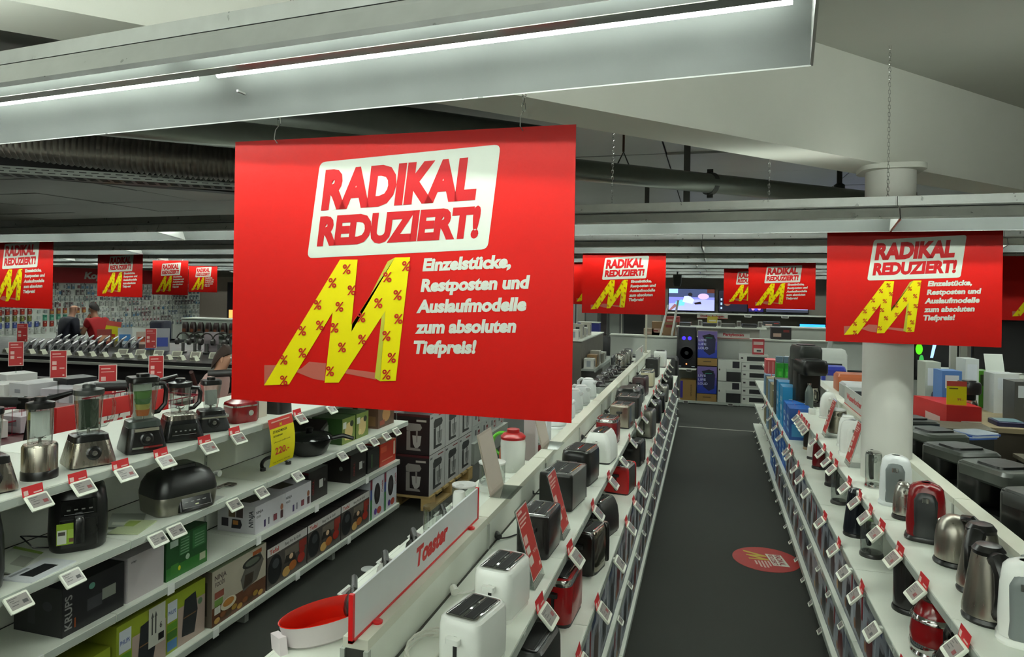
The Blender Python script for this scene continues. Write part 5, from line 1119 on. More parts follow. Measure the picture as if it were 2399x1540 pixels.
# pale toys of the far back side: juicers and kettles
for i, y in enumerate((5.55, 5.95, 6.35, 6.75, 7.15)):
    inst(('jui', i % 2), make_kettle(('#dfe2e2', .3), .2 - .02 * (i % 2), .085, style='jug', lid=('#e6e8e8', .3), handle=('#dfe2e2', .3), basec=('#dfe2e2', .3)), f'white juicer behind the far toaster ridge, {ORD[i]} from the camera', (-1.2, y, 1.1), 1.2, 'white juicers behind the ridge')
for i in range(8):
    inst('iron', make_fryer(('#b9bcbc', .25, .4), ('#2a2628', .25), .12, .24, .14 + 0 * i), f'silver and black appliance behind the far toaster ridge, {ORD[i]} from the camera', (-1.17, 7.6 + .38 * i, 1.1), .6, 'silver appliances behind the far ridge')
for i in range(3): inst('toas', make_toaster(STEEL, .14, .26, .26, .05, hascord=False), f'tall steel appliance behind the far ridge sign, {ORD[i]}', (-1.15, 9.5 + .4 * i, 1.1), 0, 'tall steel appliances by the far sign')
# ---------------- floor sticker ----------------
t = thing('floor_sticker', 'round red floor sticker with yellow zigzag and white panel lying in the aisle', 'sticker', (.50, 6.12, 0)); t.rotation_euler = (0, 0, -PI / 2 + .15)
b = MB(); b.lathe([(.27, 0), (.27, .002)], ('#a3241f', .6), 48); b.build('red_disc', t)
b = MB(); k = .42
m2 = [(.125, .052), (.392, .458), (.453, .458), (.435, .256), (.579, .465), (.629, .466), (.588, .091), (.536, .087), (.55, .302), (.394, .075), (.345, .072), (.369, .293), (.217, .06)]
for f in [(0, 1, 11, 12), (1, 2, 3, 11), (11, 3, 9, 10), (3, 4, 8, 9), (4, 5, 6, 8), (8, 6, 7)]: b.poly([((m2[i][0] - .565) * k, (m2[i][1] - .42) * k, .0026) for i in f][::-1], ('#b8a028', .6))
b.build('yellow_letter', t)
b = MB(); b.poly([((x - .565) * k, (y - .42) * k, .0026) for x, y in [(.275, .462), (.874, .49), (.909, .795), (.316, .764)]], ('#cfd2c4', .6)); b.build('white_panel', t)
b = MB(); b.text('RADIKAL', ((.323 - .565) * k, (.63 - .42) * k, .0032), (1, 0, 0), (0, 1, 0), .11 * k, ('#8a3038', .6), width=.52 * k, bold=.04, shear=.1); b.text('REDUZIERT!', ((.31 - .565) * k, (.51 - .42) * k, .0032), (1, 0, 0), (0, 1, 0), .085 * k, ('#8a3038', .6), width=.54 * k, bold=.04, shear=.1); b.build('headline', t)
b = MB()
for j, ww in enumerate((.26, .33, .34, .31, .2)): b.box((.66 - .565) * k, (.66 - .565 + ww) * k, (.42 - .062 * j - .42) * k, (.455 - .062 * j - .42) * k, .0024, .0028, ('#c9a8a0', .6))
b.build('slogan', t)
# ---------------- far loudspeaker display (faces the camera, y = 14.1) ----------------
YS = 14.1
for k, (a, e) in enumerate(((-1.5, -.55), (-.55, .62), (.62, 1.75))):
    t = thing('display_shelf', f'white and grey loudspeaker shelf unit across the aisle end, {ORD[k]} from its left end', 'shelf unit', (a, YS, 0))
    L = e - a - .004
    b = MB(); b.box(0, L, .42, .46, .0, 1.27, ('#a6aaa2', .5)); b.build('back_panel', t)
    b = MB(); b.box(0, L, .4, .5, 1.27, 1.3, ('#b5b8ae', .5)); b.build('top_rail', t)
    for z in ([.06, .7] if k == 0 else [.06, .7] if k == 1 else [.06]):
        if k == 1 and z == .7: b = MB(); b.box(0, .34, -.03, .42, z - .03, z, SHELF); b.build('shelf', t); continue
        b = MB(); b.box(0, L, -.03, .42, z - .03, z, SHELF); b.box(0, L, -.04, -.03, z - .045, z + .002, RAIL); b.build('shelf', t)
    b = MB(); [b.box(x, x + .02, 0, .4, 0, .03, ('#6a6e66', .5)) for x in (.02, L - .04)]; b.build('feet', t)
b = MB(); b.box(-.62, 1.12, YS - .02 + .3, YS + .55, 1.50, 1.53, SHELF); o = b.build('upper_shelf'); tag(o, 'long pale shelf carrying soundbars above the loudspeakers', 'shelf')
t = thing('party_speaker', 'tall black party loudspeaker with blue lights', 'loudspeaker', (-.40, YS + .18, .7))
b = MB(); b.rbody(.40, .34, [(0, 1.03, 1), (.02, 1.05, 1), (.8, .92, 1), (.82, .88, .95)], .04, ('#0c0c10', .35), 4); b.build('cabinet', t)
b = MB(); b.rings([[(r_ * math.cos(a), -.172 - q_, .3 + r_ * math.sin(a)) for a in [i * PI / 14 for i in range(28)]] for r_, q_ in ((.15, 0), (.15, .012), (.13, .014), (.12, .0), (.04, -.02 + .02), (.03, .01))], ('#15151a', .3)); b.build('woofer', t)
for s in (-1, 1):
    b = MB(); b.lathe([(.035, 0), (.035, .006), (.02, .008)], EM('#2418ff', 3.0), 18); o = b.build('blue_light', t); o.location = (s * .055, -.168, .60); o.rotation_euler = (PI / 2, 0, 0)
b = MB(); b.lathe([(.012, 0), (.012, .006)], EM('#ff5a30', 6.0), 12); o = b.build('power_light', t); o.location = (0, -.174, .085); o.rotation_euler = (PI / 2, 0, 0)
b = MB(); [b.box(x, x + .06, -.182, -.175, .03, .045, ('#b9c0cc', .3)) for x in (-.16, .1)]; b.build('corner_trim', t)
LLp = {'-Y': [('r', 0, 0, 1, 1, '#4a4494'), ('r', 0, 0, 1, .3, '#23389a'), ('r', 0, .6, 1, 1, '#6a5a94'), ('p', [(.3, .75), (.85, .8), (.92, .7), (.88, .2), (.6, .1), (.32, .25)], '#1a1c3a'), ('p', [(.22, .82), (.6, .9), (.85, .84), (.8, .72), (.35, .7)], '#0e1018'), ('r', .4, .74, .75, .76, '#3f8a7a'), ('t', 'LIVE', .04, .62, .4, .085, '#b4b8dc'), ('t', 'LIFE', .04, .47, .4, .085, '#b4b8dc'), ('t', 'LOUD', .04, .32, .5, .085, '#b4b8dc')], '+Z': [('r', 0, 0, 1, 1, '#6a5a4a')]}
for k, z in enumerate((.22, .925)):
    inst('lll', make_carton(.37, .36, .53, '#3a3a80', LLp), f'violet-blue loudspeaker carton lettered on its front, {["lower", "upper"][k]} one', (0, YS + .16, z), 0, 'violet-blue loudspeaker cartons')
for k, z in enumerate((.065, .77)):
    inst('cbb', make_carton(.375, .36, .145, '#8a6c3c', {'-Y': [('r', .3, .5, .7, .62, '#4a3a24')]}), f'plain brown carton band below the {["lower", "upper"][k]} violet-blue carton', (0, YS + .16, z), 0, 'brown cartons under the violet-blue ones')
inst('brn', make_carton(.30, .34, .40, '#8a6c3c', {'-Y': [('r', 0, .1, .16, .95, '#3a2f8a'), ('v', 'SPEAKER', .75, .2, .6, .1, '#5a4424')]}), 'brown loudspeaker carton with a violet edge on the bottom shelf', (-.36, YS + .16, .065))
for k, z in enumerate((.065, .485)):
    inst('wsp', make_carton(.44, .36, .41, '#b9bcb4', {'-Y': [('r', .04, .5, .1, .58, '#3a2228'), ('r', .35, .02, .37, .6, '#9a9e96'), ('r', .37, .05, 1, .58, ['#a9ada6', '#a9ada6'][k]), ('r', .62, .64, .92, .95, '#1e1c24'), ('r', .37, .0, .98, .45, '#a0a49c' if k else '#1b1c1d')]}) if k == 0 else make_carton(.44, .36, .41, '#b9bcb4', None), f'pale loudspeaker carton with dark square picture, {["lower", "upper"][k]} of two', (.425, YS + .16, z), 0, 'pale loudspeaker cartons')
for k in range(6):
    inst('sbx', make_carton(.54, .30, .155, '#bfc2ba', {'-Y': [('r', .06, .45, .14, .65, '#3a3034'), ('r', .27, .2, .95, .75, '#232224'), ('r', .27, .2, .95, .24, '#4a4446')]}), f'white soundbar carton in the stack, {ORD[k]} from the bottom', (.92 - (.05 if k == 5 else 0), YS + .15, .065 + .16 * k), 0, 'stacked white soundbar cartons')
t = thing('shelf_poster', 'small red and white info board standing on the soundbar cartons', 'sign', (.95, YS - .02, 1.03)); b = MB(); b.box(-.11, .11, 0, .004, 0, .30, ('#a8343a', .4)); b.build('board', t)
b = MB(); b.box(-.09, .09, -.002, 0, .19, .25, ('#c9b0a8', .4)); b.box(-.085, .085, -.002, 0, .04, .12, ('#c9c2ba', .4)); b.box(-.03, .05, -.003, -.002, .06, .09, ('#3a3a3a', .4)); b.build('board_print', t)
def plate_sign(txt, lab, x, y, z, w_, h, hw):
    t = thing('shelf_sign', lab, 'sign', (x, y, z)); b = MB(); b.box(0, w_, 0, .006, 0, h, ('#c3c5bd', .4)); b.box(0, w_, -.003, 0, 0, .008, RED); b.build('sign_panel', t)
    if z > 1.5: b = MB(); b.box(w_ / 2 - .02, w_ / 2 + .02, .006, .016, -1.66, 0, ('#8a8d85', .4)); b.build('sign_post', t)
    b = MB(); b.text(txt, (w_ / 2 - hw / 2, -.004, h * .35), (1, 0, 0), (0, 0, 1), h * .38, ('#a8343a', .4), width=hw, bold=.04); b.build('lettering', t)
plate_sign('Partyboxen', 'white sign with red lettering above the pale loudspeaker cartons', .19, YS + .38, 1.3, .62, .15, .4)
plate_sign('Dolby Anlagen', 'white sign with red lettering half hidden by a yellow card', -.22, YS + .9, 1.67, .62, .10, .48)
b = MB(); b.box(-.1, .1, 0, .004, 0, .13, ('#c9b84a', .4)); b.box(-.07, .07, -.002, 0, .03, .06, ('#d8d4c0', .4)); o = b.build('yellow_card'); o.location = (.09, YS + .5, 1.6); tag(o, 'small yellow card standing in front of the upper sign', 'card')
for i, (x, w_, lab) in enumerate(((.03, .27, 'black soundbar beside the yellow card'), (.40, .27, 'grey flat player in the middle of the upper shelf'), (.80, .28, 'black flat player at the right part of the upper shelf'), (-.45, .22, 'flat black disc player at the left end of the upper shelf'))):
    b = MB(); b.rbody(w_, .2, [(0, 1, 1), (.06 if i != 1 else .05, 1, 1), (.07, .96, .96)], .02, ('#1b1b1c' if i != 1 else '#5a5a56', .3), 3); b.box(-w_ / 2 + .02, w_ / 2 - .02, -.102, -.1, .02, .03, ('#4a4a48', .3)); o = b.build('soundbar'); o.location = (x, YS + .42, 1.53); tag(o, lab, 'soundbar')
for i, x in enumerate((-.15, .22, .6, 1.0)):
    b = MB(); b.box(-.04, .04, 0, .012, 0, .13, ('#c3c5bd', .35)); b.box(-.03, .03, -.002, 0, .02, .11, ('#5a5654', .3)); o = b.build('shelf_tag'); o.location = (x, YS + .33, 1.53); tag(o, f'upright price tag between the soundbars, {ORD[i]} from the left end', 'price tag', 'upright tags on the soundbar shelf')
for i, (x, z) in enumerate(((-.35, .63), (-.4, .0), (.45, .0), (1.0, .0))):
    b = MB(); b.box(-.05, .05, 0, .01, 0, .055, ('#c3c5bd', .35)); b.box(-.04, .04, -.002, 0, .01, .045, ('#4a4846', .3)); o = b.build('shelf_tag'); o.location = (x, YS - .055, z + .005); tag(o, f'price tag on the loudspeaker shelf edge, {["under the party loudspeaker", "below the brown carton", "below the pale cartons", "below the soundbar stack"][i]}', 'price tag')
# counters and cartons behind the loudspeakers
def low_wall(name, lab, x0, x1, y, z0, z1, c_, dep=.3):
    b = MB(); b.box(x0, x1, y, y + dep, z0, z1, (c_, .5)); b.box(x0 - .02, x1 + .02, y - .02, y + dep + .02, z1, z1 + .025, ('#c3c5bb', .45)); o = b.build(name); tag(o, lab, 'counter'); return o
low_wall('low_counter', 'grey low counter wall behind the far loudspeaker shelves', -2.1, 3.1, 15.4, 0, 1.22, '#a3a69e')
low_wall('low_counter', 'pale counter further back, before the television wall', 1.15, 3.6, 16.4, 0, 1.45, '#9da097')
for i, (x, y, z, w_, h, c_) in enumerate(((-.95, 15.5, 1.25, .5, .3, '#8a6a48'), (-.5, 15.5, 1.25, .3, .3, '#7a4a38'), (-1.2, 15.5, 1.25, .35, .14, '#a89480'), (-.75, 15.5, 1.55, .3, .12, '#a84a44'), (1.5, 15.5, 1.25, .4, .25, '#2a2224'), (1.4, 16.5, 1.47, .35, .1, '#2a2a2c'))):
    inst(('bk', i), make_carton(w_, .28, h, c_, {'-Y': [('r', .1, .2, .5, .5, '#c9a898'), ('r', .6, .6, .9, .8, '#8a2a2a')]}), ['brown carton on the counter behind the party loudspeaker', 'reddish brown carton right beside the party loudspeaker', 'flat beige carton on the back counter', 'red and white carton on top of the brown one', 'black carton on the back counter right of the signs', 'flat black carton on the pale back counter'][i], (x, y + .14, z))
# ---- television wall ----
b = MB(); b.box(-1.3, 5.6, 20.2, 20.35, 0, 2.62, ('#8c877e', .7)); o = b.build('display_wall'); tag(o, 'grey display wall carrying the television screens', 'display wall')
b = MB(); b.box(-1.3, 5.6, 19.75, 20.2, 1.60, 1.635, ('#c3c5bb', .4)); o = b.build('screen_shelf'); tag(o, 'long white shelf under the wall of televisions', 'shelf')
for i, x in enumerate((.15, 1.05, 2.0)):
    b = MB(); b.box(-.09, .09, 0, .01, 0, .07, ('#c9cbc4', .35)); b.box(-.07, .07, -.002, 0, .015, .055, ('#5a5856', .3)); o = b.build('shelf_tag'); o.location = (x, 19.735, 1.55); tag(o, f'price tag pair under the television shelf, {ORD[i]} from the left end', 'price tag', 'price tags of the television shelf')
def tv(lab, x0, x1, z0, z1, y, pic, bz=.02, rz=0):
    w_ = x1 - x0; h = z1 - z0; t = thing('television', lab, 'television', ((x0 + x1) / 2, y, z0), rz)
    b = MB(); b.box(-w_ / 2, w_ / 2, 0, .05, 0, h, ('#0b0b0d', .2)); b.build('casing', t)
    b = MB(); b.box(-w_ / 2 + bz, w_ / 2 - bz, -.003, 0, bz * 2.2, h - bz, pic[0]); s = b.build('screen', t)
    b = MB()
    for k, it in enumerate(pic[1:]):
        b.poly([(-w_ / 2 + bz + u * (w_ - 2 * bz), -.004 - .0005 * k, bz * 2.2 + v_ * (h - 3.2 * bz)) for u, v_ in it[0]], it[1])
    if len(pic) > 1: b.build('screen_picture', s)
    b = MB(); b.box(-.15, .15, -.05, .12, -.012, 0, ('#1a1a1c', .3)); b.box(-.03, .03, .0, .04, -.01, .05, ('#1a1a1c', .3)); b.build('stand', t)
    return t
E_ = EM
def el(cx, cy, rx, ry, n=14): return [(cx + rx * math.cos(i * 2 * PI / n), cy + ry * math.sin(i * 2 * PI / n)) for i in range(n)]
R4 = lambda a, b_, c_, d: [(a, b_), (c_, b_), (c_, d), (a, d)]
tv('television showing a person lying on a bed with pale bedding', -1.10, .19, 1.65, 2.32, 20.0, [E_('#6f74c8', .8), (R4(0, .62, 1, 1), E_('#3a4468', .6)), (R4(0, .8, .2, 1), E_('#8ab4e8', .9)), ([(0, 0), (1, 0), (1, .5), (.6, .52), (.35, .4), (0, .3)], E_('#8f94dd', .9)), (el(.76, .66, .12, .14), E_('#b49ae0', .9)), ([(.15, .2), (.34, .22), (.36, .42), (.28, .5), (.15, .4)], E_('#5aa8e8', 1.0)), ([(.3, .4), (.52, .3), (.56, .5), (.46, .68), (.34, .66)], E_('#a9b8ee', 1.0)), (el(.47, .74, .05, .09), E_('#1c1820', .3)), ([(.0, .0), (.06, .0), (.2, .22), (.13, .3)], E_('#8a5a5a', .5)), ([(.55, .36), (.7, .42), (.72, .3), (.58, .28)], E_('#2a2028', .3)), (R4(.84, .82, 1, 1), E_('#5a2a20', .4))])
tv('television with a dark picture and an upright row of white letters', .27, 1.06, 1.65, 2.29, 20.0, [E_('#141024', .5), (R4(.06, .1, .12, .2), E_('#8aa4c8', .9)), (R4(.06, .3, .12, .42), E_('#8aa4c8', .9)), (R4(.06, .52, .12, .62), E_('#8aa4c8', .9)), ([(.28, .62), (.36, .62), (.36, .98), (.28, .98)], E_('#d0dcff', 1.3)), ([(.3, .6), (.42, .6), (.6, .8), (.5, .8)], E_('#b0c4ff', 1.3)), (el(.3, .4, .12, .14), E_('#7a4a38', .6))])
tv('television with a deep blue picture, low part visible under a red poster', 1.06, 1.48, 1.66, 2.3, 19.95, [E_('#1a1050', .6), (el(.3, .15, .12, .1), E_('#b07a9a', .8)), (el(.72, .16, .12, .1), E_('#b07a9a', .8)), (el(.5, .14, .12, .08), E_('#2a2af0', 1.2))])
tv('wide television with a pale screen under the red posters', 1.52, 2.62, 1.66, 2.34, 20.0, [E_('#9fb2ec', .9), (R4(0, 0, 1, .12), E_('#3a3c4a', .4))])
low_wall('low_counter', 'grey stand under the flat blue screen', 2.2, 3.05, 19.1, 0, 1.24, '#8f928a')
tv('flat blue screen lying between the counters', 2.30, 2.95, 1.28, 1.44, 19.3, [E_('#2a8cf0', 1.2)])
tv('screen with violet picture right of the poster strip', 3.2, 4.4, 1.66, 2.3, 20.0, [E_('#5a5ad8', 1.0), (R4(.1, .2, .6, .7), E_('#8a9af0', 1.2))])
low_wall('pedestal', 'pale pedestal under the upright blue screen', 3.08, 3.47, 12.5, 0, 1.1, '#a9aca4')
tv('upright bright blue screen beside the round column', 3.1, 3.45, 1.15, 1.62, 12.6, [E_('#7a8cf0', 1.2), (el(.5, .5, .25, .3), E_('#a9b4f4', 1.3))])
# ceiling sensor and slanted rail
b = MB(); b.rbody(.22, .14, [(0, .8, .8), (.1, 1, 1), (.3, 1, 1)], .05, ('#3c4038', .5), 4); b.tube([(0, 0, .3), (0, 0, 1.72)], .02, ('#4a4a48', .5), 6); o = b.build('hanging_projector'); o.location = (-.78, 18.2, 2.36); tag(o, 'dark green-grey device hanging before the television with the bed', 'projector')
for i, (a, e) in enumerate((((-.95, 14.57, 1.3), (-.8, 14.57, 1.95)), ((-.72, 14.62, 1.3), (-.6, 14.62, 2.05)))):
    a, e = Vector(a), Vector(e); b = MB(); b.tube([(0, 0, 0), tuple(e - a)], .022, ('#c9c9c2', .4), 8); o = b.build('slanted_rod'); o.location = a; tag(o, f'slanted white rod behind the toaster row end, {["lower longer one", "upper shorter one"][i]}', 'rod')
# ---------------- far things left of the toaster row ----------------
low_wall('display_counter', 'dull counter with small cartons in the strip right of the large poster', -3.75, -2.65, 14.8, 0, 1.1, '#5a564e', 3.2)
for i in range(8):
    inst(('mc', i % 4), make_carton(.22, .26, .22 + .05 * (i % 3), ['#c3c3bb', '#9a7a54', '#b0aca0', '#7a7468'][i % 4], {'-Y': [('r', .3, .2, .7, .8, ['#8a8f94', '#5a3a2a', '#3a3a3a', '#c3c0b8'][i % 4])], '+X': [('r', .3, .2, .7, .8, '#4a4a4a')]}), f'mixed small carton on the dull counter beyond the large poster, {ORD[i]}', (-2.85 - .3 * (i % 2), 15.0 + .5 * (i // 2), 1.13), 0, 'mixed cartons on the dull counter')
for i in range(5):
    inst(('mc', i % 4), None, f'mixed carton on the lower level of the dull counter, {ORD[i]}', (-2.5, 15.0 + .42 * i, .5), 0, 'cartons on the lower level of the dull counter')
b = MB(); b.box(-2.65, -2.35, 14.8, 18.0, .46, .5, ('#8b8f88', .5)); b.box(-2.36, -2.34, 14.8, 18.0, .44, .505, RAIL); o = b.build('side_ledge'); tag(o, 'narrow ledge on the aisle side of the dull counter', 'shelf')
t = thing('suitcase', 'upright black suitcase-like box behind the toaster row', 'suitcase', (-3.22, 22.0, 0)); b = MB(); b.rbody(.42, .3, [(.04, 1, 1), (.7, 1, 1), (.74, .9, .9)], .06, ('#0f0f11', .4), 5); b.build('shell', t); b = MB(); b.tube([(-.1, 0, .74), (-.1, 0, .8), (.1, 0, .8), (.1, 0, .74)], .012, BP, 6); b.build('handle', t)
b = MB(); [b.lathe([(.03, 0), (.03, .04)], BP, 10, cx=x, cy=y) for x in (-.15, .15) for y in (-.1, .1)]; b.build('wheels', t)
b = MB(); b.box(-.35, .35, -.2, .2, 0, 1.15, ('#2a2f78', .5)); b.box(-.36, .36, -.21, .21, 1.15, 1.18, ('#d0d2cc', .4)); b.box(-.35, .1, -.205, -.2, .1, .5, ('#8a2a44', .5)); o = b.build('blue_stand'); o.location = (-3.75, 22.3, 0); tag(o, 'blue and violet cardboard stand left of the suitcase-like box', 'display stand')
for i, (x, y, w_, h, c_, lab) in enumerate(((-5.1, 24, 1.2, 2.6, '#c9cdca', 'white wall panel right of the large poster'), (-3.95, 24, .5, 2.6, '#8f928c', 'dull grey panel behind the blue stand'), (-3.52, 24, .3, 2.4, '#2a2222', 'narrow dark rack behind the suitcase-like box'), (-3.14, 24, .42, 2.6, '#7f837c', 'grey panel beside the black doorway'), (-2.45, 24, .85, 2.5, '#0e0e0e', 'black doorway panel behind the toaster row end'))):
    b = MB(); b.box(-w_ / 2, w_ / 2, 0, .15, 0, h, (c_, .5)); b.box(-w_ / 2, -w_ / 2 + .05, -.02, 0, 0, h, ('#5a5c58', .5)); b.box(w_ / 2 - .05, w_ / 2, -.02, 0, 0, h, ('#5a5c58', .5)); o = b.build('partition'); o.location = (x, y, 0); tag(o, lab, 'partition')
b = MB(); b.rbody(1.2, .5, [(0, 1, 1), (1.0, 1, 1), (1.05, .95, .9)], .08, ('#121313', .4), 5); o = b.build('armchair_back'); o.location = (-1.1, 12.7, 0); tag(o, 'low rounded black furniture back behind the far end of the toaster row', 'furniture')

# ---------------- right background, beyond the kettle ridge ----------------
t = thing('display_box', 'red cardboard display box with a white panel lettered RADIK', 'box', (2.02, 6.8, 0), .0)
b = MB(); b.add([(0, 0, .8), (.28, .04, .8), (.2, .5, .8), (-.16, .42, .8), (0, 0, 1.285), (.28, .04, 1.275), (.2, .5, 1.285), (-.15, .42, 1.3)], [(3, 2, 1, 0), (0, 1, 5, 4), (1, 2, 6, 5), (2, 3, 7, 6), (3, 0, 4, 7), (4, 5, 6, 7)], ('#b01a1a', .5)); b.build('red_walls', t)
u = Vector((.28, .04, 0)).normalized(); n_ = Vector((u.y, -u.x, 0))
b = MB(); O = n_ * .001
b.poly([tuple(O + u * a + Vector((0, 0, z))) for a, z in ((.10, .95), (.282, .95), (.282, 1.15), (.12, 1.15))], ('#cfd2c4', .5)); b.build('white_panel', t)
b = MB(); b.text('RADIK', O * 2 + u * .125 + Vector((0, 0, 1.08)), u, (0, 0, 1), .04, ('#8a1a20', .5), width=.155, bold=.04, shear=.1); b.build('headline', t)
u2 = Vector((-.16, .42, 0)).normalized(); b = MB(); O2 = Vector((-u2.y, u2.x, 0)) * .001
b.poly([tuple(O2 + u2 * a + Vector((0, 0, z))) for a, z in ((.08, .98), (.08, 1.17), (.27, 1.19), (.27, .98))], ('#c9a8a0', .5)); b.build('side_panel', t)
b = MB(); b.box(1.85, 2.26, 6.78, 8.2, 0, .8, ('#4a4640', .6)); o = b.build('plinth'); tag(o, 'dark plinth under the red display box', 'plinth')
inst('ybox', make_sign(.16, .22, .1), 'placeholder', (2.18, 6.83, 1.27)) if False else None
t = thing('price_card', 'yellow price card with a red top standing on the red display box', 'sign', (2.03, 6.84, 1.282), .1)
b = MB(); b.box(0, .16, 0, .003, 0, .21, ('#d8cc10', .4)); b.box(0, .16, -.001, 0, .165, .21, ('#b8443a', .4)); b.build('yellow_card', t)
b = MB(); b.text('99.-', (.085, -.002, .04), (1, 0, 0), (0, 0, 1), .022, ('#b8443a', .4), width=.05); b.box(.02, .09, -.002, 0, .14, .15, ('#5a5210', .4)); b.build('card_print', t)
RB = [(2.215, 7.45, 1.12, .17, .41, '#4f78b4', 'tall blue and white carton behind the yellow price card'), (2.14, 7.75, 1.0, .14, .58, '#a9aea2', 'grey-green tall carton right of the column'), (2.46, 7.7, 1.12, .12, .51, '#c3c8c6', 'rounded white carton behind the black coffee maker'), (2.75, 7.7, 1.12, .22, .38, '#c6c9c8', 'white appliance carton with open lid at the right side'), (2.67, 8.0, 1.12, .12, .37, '#4a8a20', 'lime green carton on the right background shelf'), (2.74, 7.25, 1.12, .19, .36, '#4a4a48', 'dark grey carton with a white lid at the right view edge')]
for i, (x, y, z, w_, h, c_, lab) in enumerate(RB): inst(('rb', i), make_carton(w_, .2, h, c_, {'-Y': [('r', .15, .6, .85, .9, '#c9ced4' if i != 4 else '#2a3a18'), ('e', .5, .4, .12, .1, '#5a5a64'), ('r', .6, .1, .75, .3, '#3a3034')], '-X': [('r', .1, .1, .9, .9, c_)]}), lab, (x, y, z), .1)
b = MB(); b.X = Matrix.Rotation(-.35, 4, 'X'); b.box(-.08, .08, 0, .006, 0, .18, ('#c3c8c0', .45)); b.box(-.075, .075, -.001, 0, .01, .17, ('#b5bab2', .45)); o = b.build('carton_flap'); o.location = (2.73, 7.79, 1.5); tag(o, 'raised lid flap of the open white carton', 'flap')
inst(('cmx', 0), make_coffee(('#141314', .3), ('#1c1a1b', .3), .15, .2, .34), 'black coffee maker with a steel jug beside the yellow price card', (2.30, 7.15, 1.12), .1)
b = MB(); b.rbody(.22, .24, [(0, 1, 1), (.035, 1, 1), (.04, .95, .95)], .02, ('#1a1c44', .35), 3); b.box(-.09, .09, -.09, .09, .04, .042, ('#7a98a0', .3)); o = b.build('flat_tray'); o.location = (2.53, 6.95, 1.12); tag(o, 'flat dark blue tray with a pale inlay on the right background table', 'tray')
b = MB(); b.box(2.22, 3.9, 6.75, 8.3, 1.08, 1.12, M('#a89878', .6, 0, 'ply')); b.box(2.28, 3.8, 6.8, 8.2, 0, 1.08, ('#4a4236', .6)); o = b.build('display_table'); tag(o, 'wooden topped display table at the right background', 'table')
b = MB()
for k in range(6): b.rbody(.26 - .03 * (k % 2), .2, [(.004 * k, 1, 1), (.004 * k + .012, 1, 1)], .03, ('#a9b4c0' if k % 2 else '#3a5a9a', .2), 3, cx=.01 * k, cy=.01 * (k % 3))
o = b.build('plastic_bags'); o.location = (1.86, 5.7, 1.22); o.rotation_euler = (0, 0, .5); tag(o, 'pile of clear and blue wrapped manuals behind the kettle ridge', 'pile of manuals', kind='stuff')
b = MB(); b.box(1.76, 2.3, 2.0, 6.4, .0, .9, ('#1a1a18', .6)); b.box(1.75, 2.33, 1.98, 6.42, .9, .93, ('#3a3b38', .5)); o = b.build('dark_counter'); tag(o, 'long dark counter behind the kettle row', 'counter')
b = MB(); b.box(1.78, 2.25, 6.42, 6.75, 0, 1.12, ('#23231f', .6)); b.box(1.76, 2.27, 6.41, 6.77, 1.12, 1.15, ('#5a5648', .5)); o = b.build('pedestal'); tag(o, 'dark pedestal in front of the red display box', 'pedestal')
for i, (x, y, s) in enumerate(((2.9, 5.3, 1.0), (3.0, 4.6, 1.0), (2.7, 5.9, .9))):
    inst(('pot', i), make_coffee(('#5a5040', .4), ('#3a352c', .35), .36, .36, .3), f'brown and grey coffee machine on the far right counter, {ORD[i]}', (x, y, .98), .3)
b = MB(); b.box(2.4, 3.6, 3.6, 6.4, 0, .95, ('#3a362c', .6)); b.box(2.38, 3.62, 3.58, 6.42, .95, .98, ('#6a6454', .5)); o = b.build('brown_counter'); tag(o, 'brown counter at the right edge behind the coffee machines', 'counter')
for i, (x, y) in enumerate(((2.73, 9.0), (2.83, 9.0))):
    b = MB(); b.box(-.033, .033, -.03, .03, 0, 2.1, ('#b5b8b0' if i == 0 else '#8f928a', .4)); b.box(-.1, .1, -.1, .1, 0, .03, ('#8f928a', .4)); o = b.build('display_post'); o.location = (x, y, 0); tag(o, f'vertical grey post under the poster right of the column, {["left", "right"][i]} one', 'post')
tv('large dark television with green leaves at its edge, right of the column', 2.72, 3.25, 1.08, 1.9, 10.5, [E_('#050608', .3), (el(.12, .75, .08, .12), E_('#3a9a10', .8)), (el(.08, .5, .09, .1), E_('#4ab414', .9)), (el(.14, .3, .06, .1), E_('#2a8a3a', .8)), ([(.35, .35), (.42, .35), (.5, .6), (.62, .75), (.8, .8), (.8, .92), (.58, .86), (.44, .7)], E_('#8ab4ec', 1.1))], rz=-.05)
tv('large black switched-on television at the right edge', 3.2, 4.6, 1.3, 1.95, 9.8, [E_('#060608', .2), (R4(.45, .9, 1, 1), E_('#8a94dc', 1.0))], rz=-.1)
low_wall('low_counter', 'pale low shelf under the large dark televisions', 2.9, 5.4, 9.3, .0, 1.26, '#9aa098', 1.0)
# bank-like equipment between far kettle end and television wall
for i, (x, y, z, w_, d, h, c_, lab) in enumerate(((1.75, 11.3, .9, .5, .4, .5, '#bfc3bd', 'white slanting console beyond the black coffee machines'), (2.25, 12.2, .3, .7, .4, 1.2, '#a9ada6', 'pale shelf with black gadgets left of the column'), (1.6, 9.9, 1.0, .3, .3, .28, '#22309a', 'blue framed panel beside the tall coffee machines'), (1.65, 8.9, 1.1, .35, .35, .2, '#b8623a', 'orange and white appliance beyond the kettle ridge'), (1.62, 8.3, 1.1, .36, .4, .16, '#b9bcbc', 'grey and white printer-like appliance beyond the kettle ridge'))):
    b = MB(); b.rbody(w_, d, [(0, 1, 1), (h * .85, 1, 1), (h, .9, .8)], .03, (c_, .4), 3); b.box(-w_ * .35, w_ * .35, -d / 2 - .003, -d / 2, h * .2, h * .6, ('#2a2c30' if i != 2 else '#b9bcc8', .3)); o = b.build('counter_unit'); o.location = (x, y, z); tag(o, lab, 'appliance')
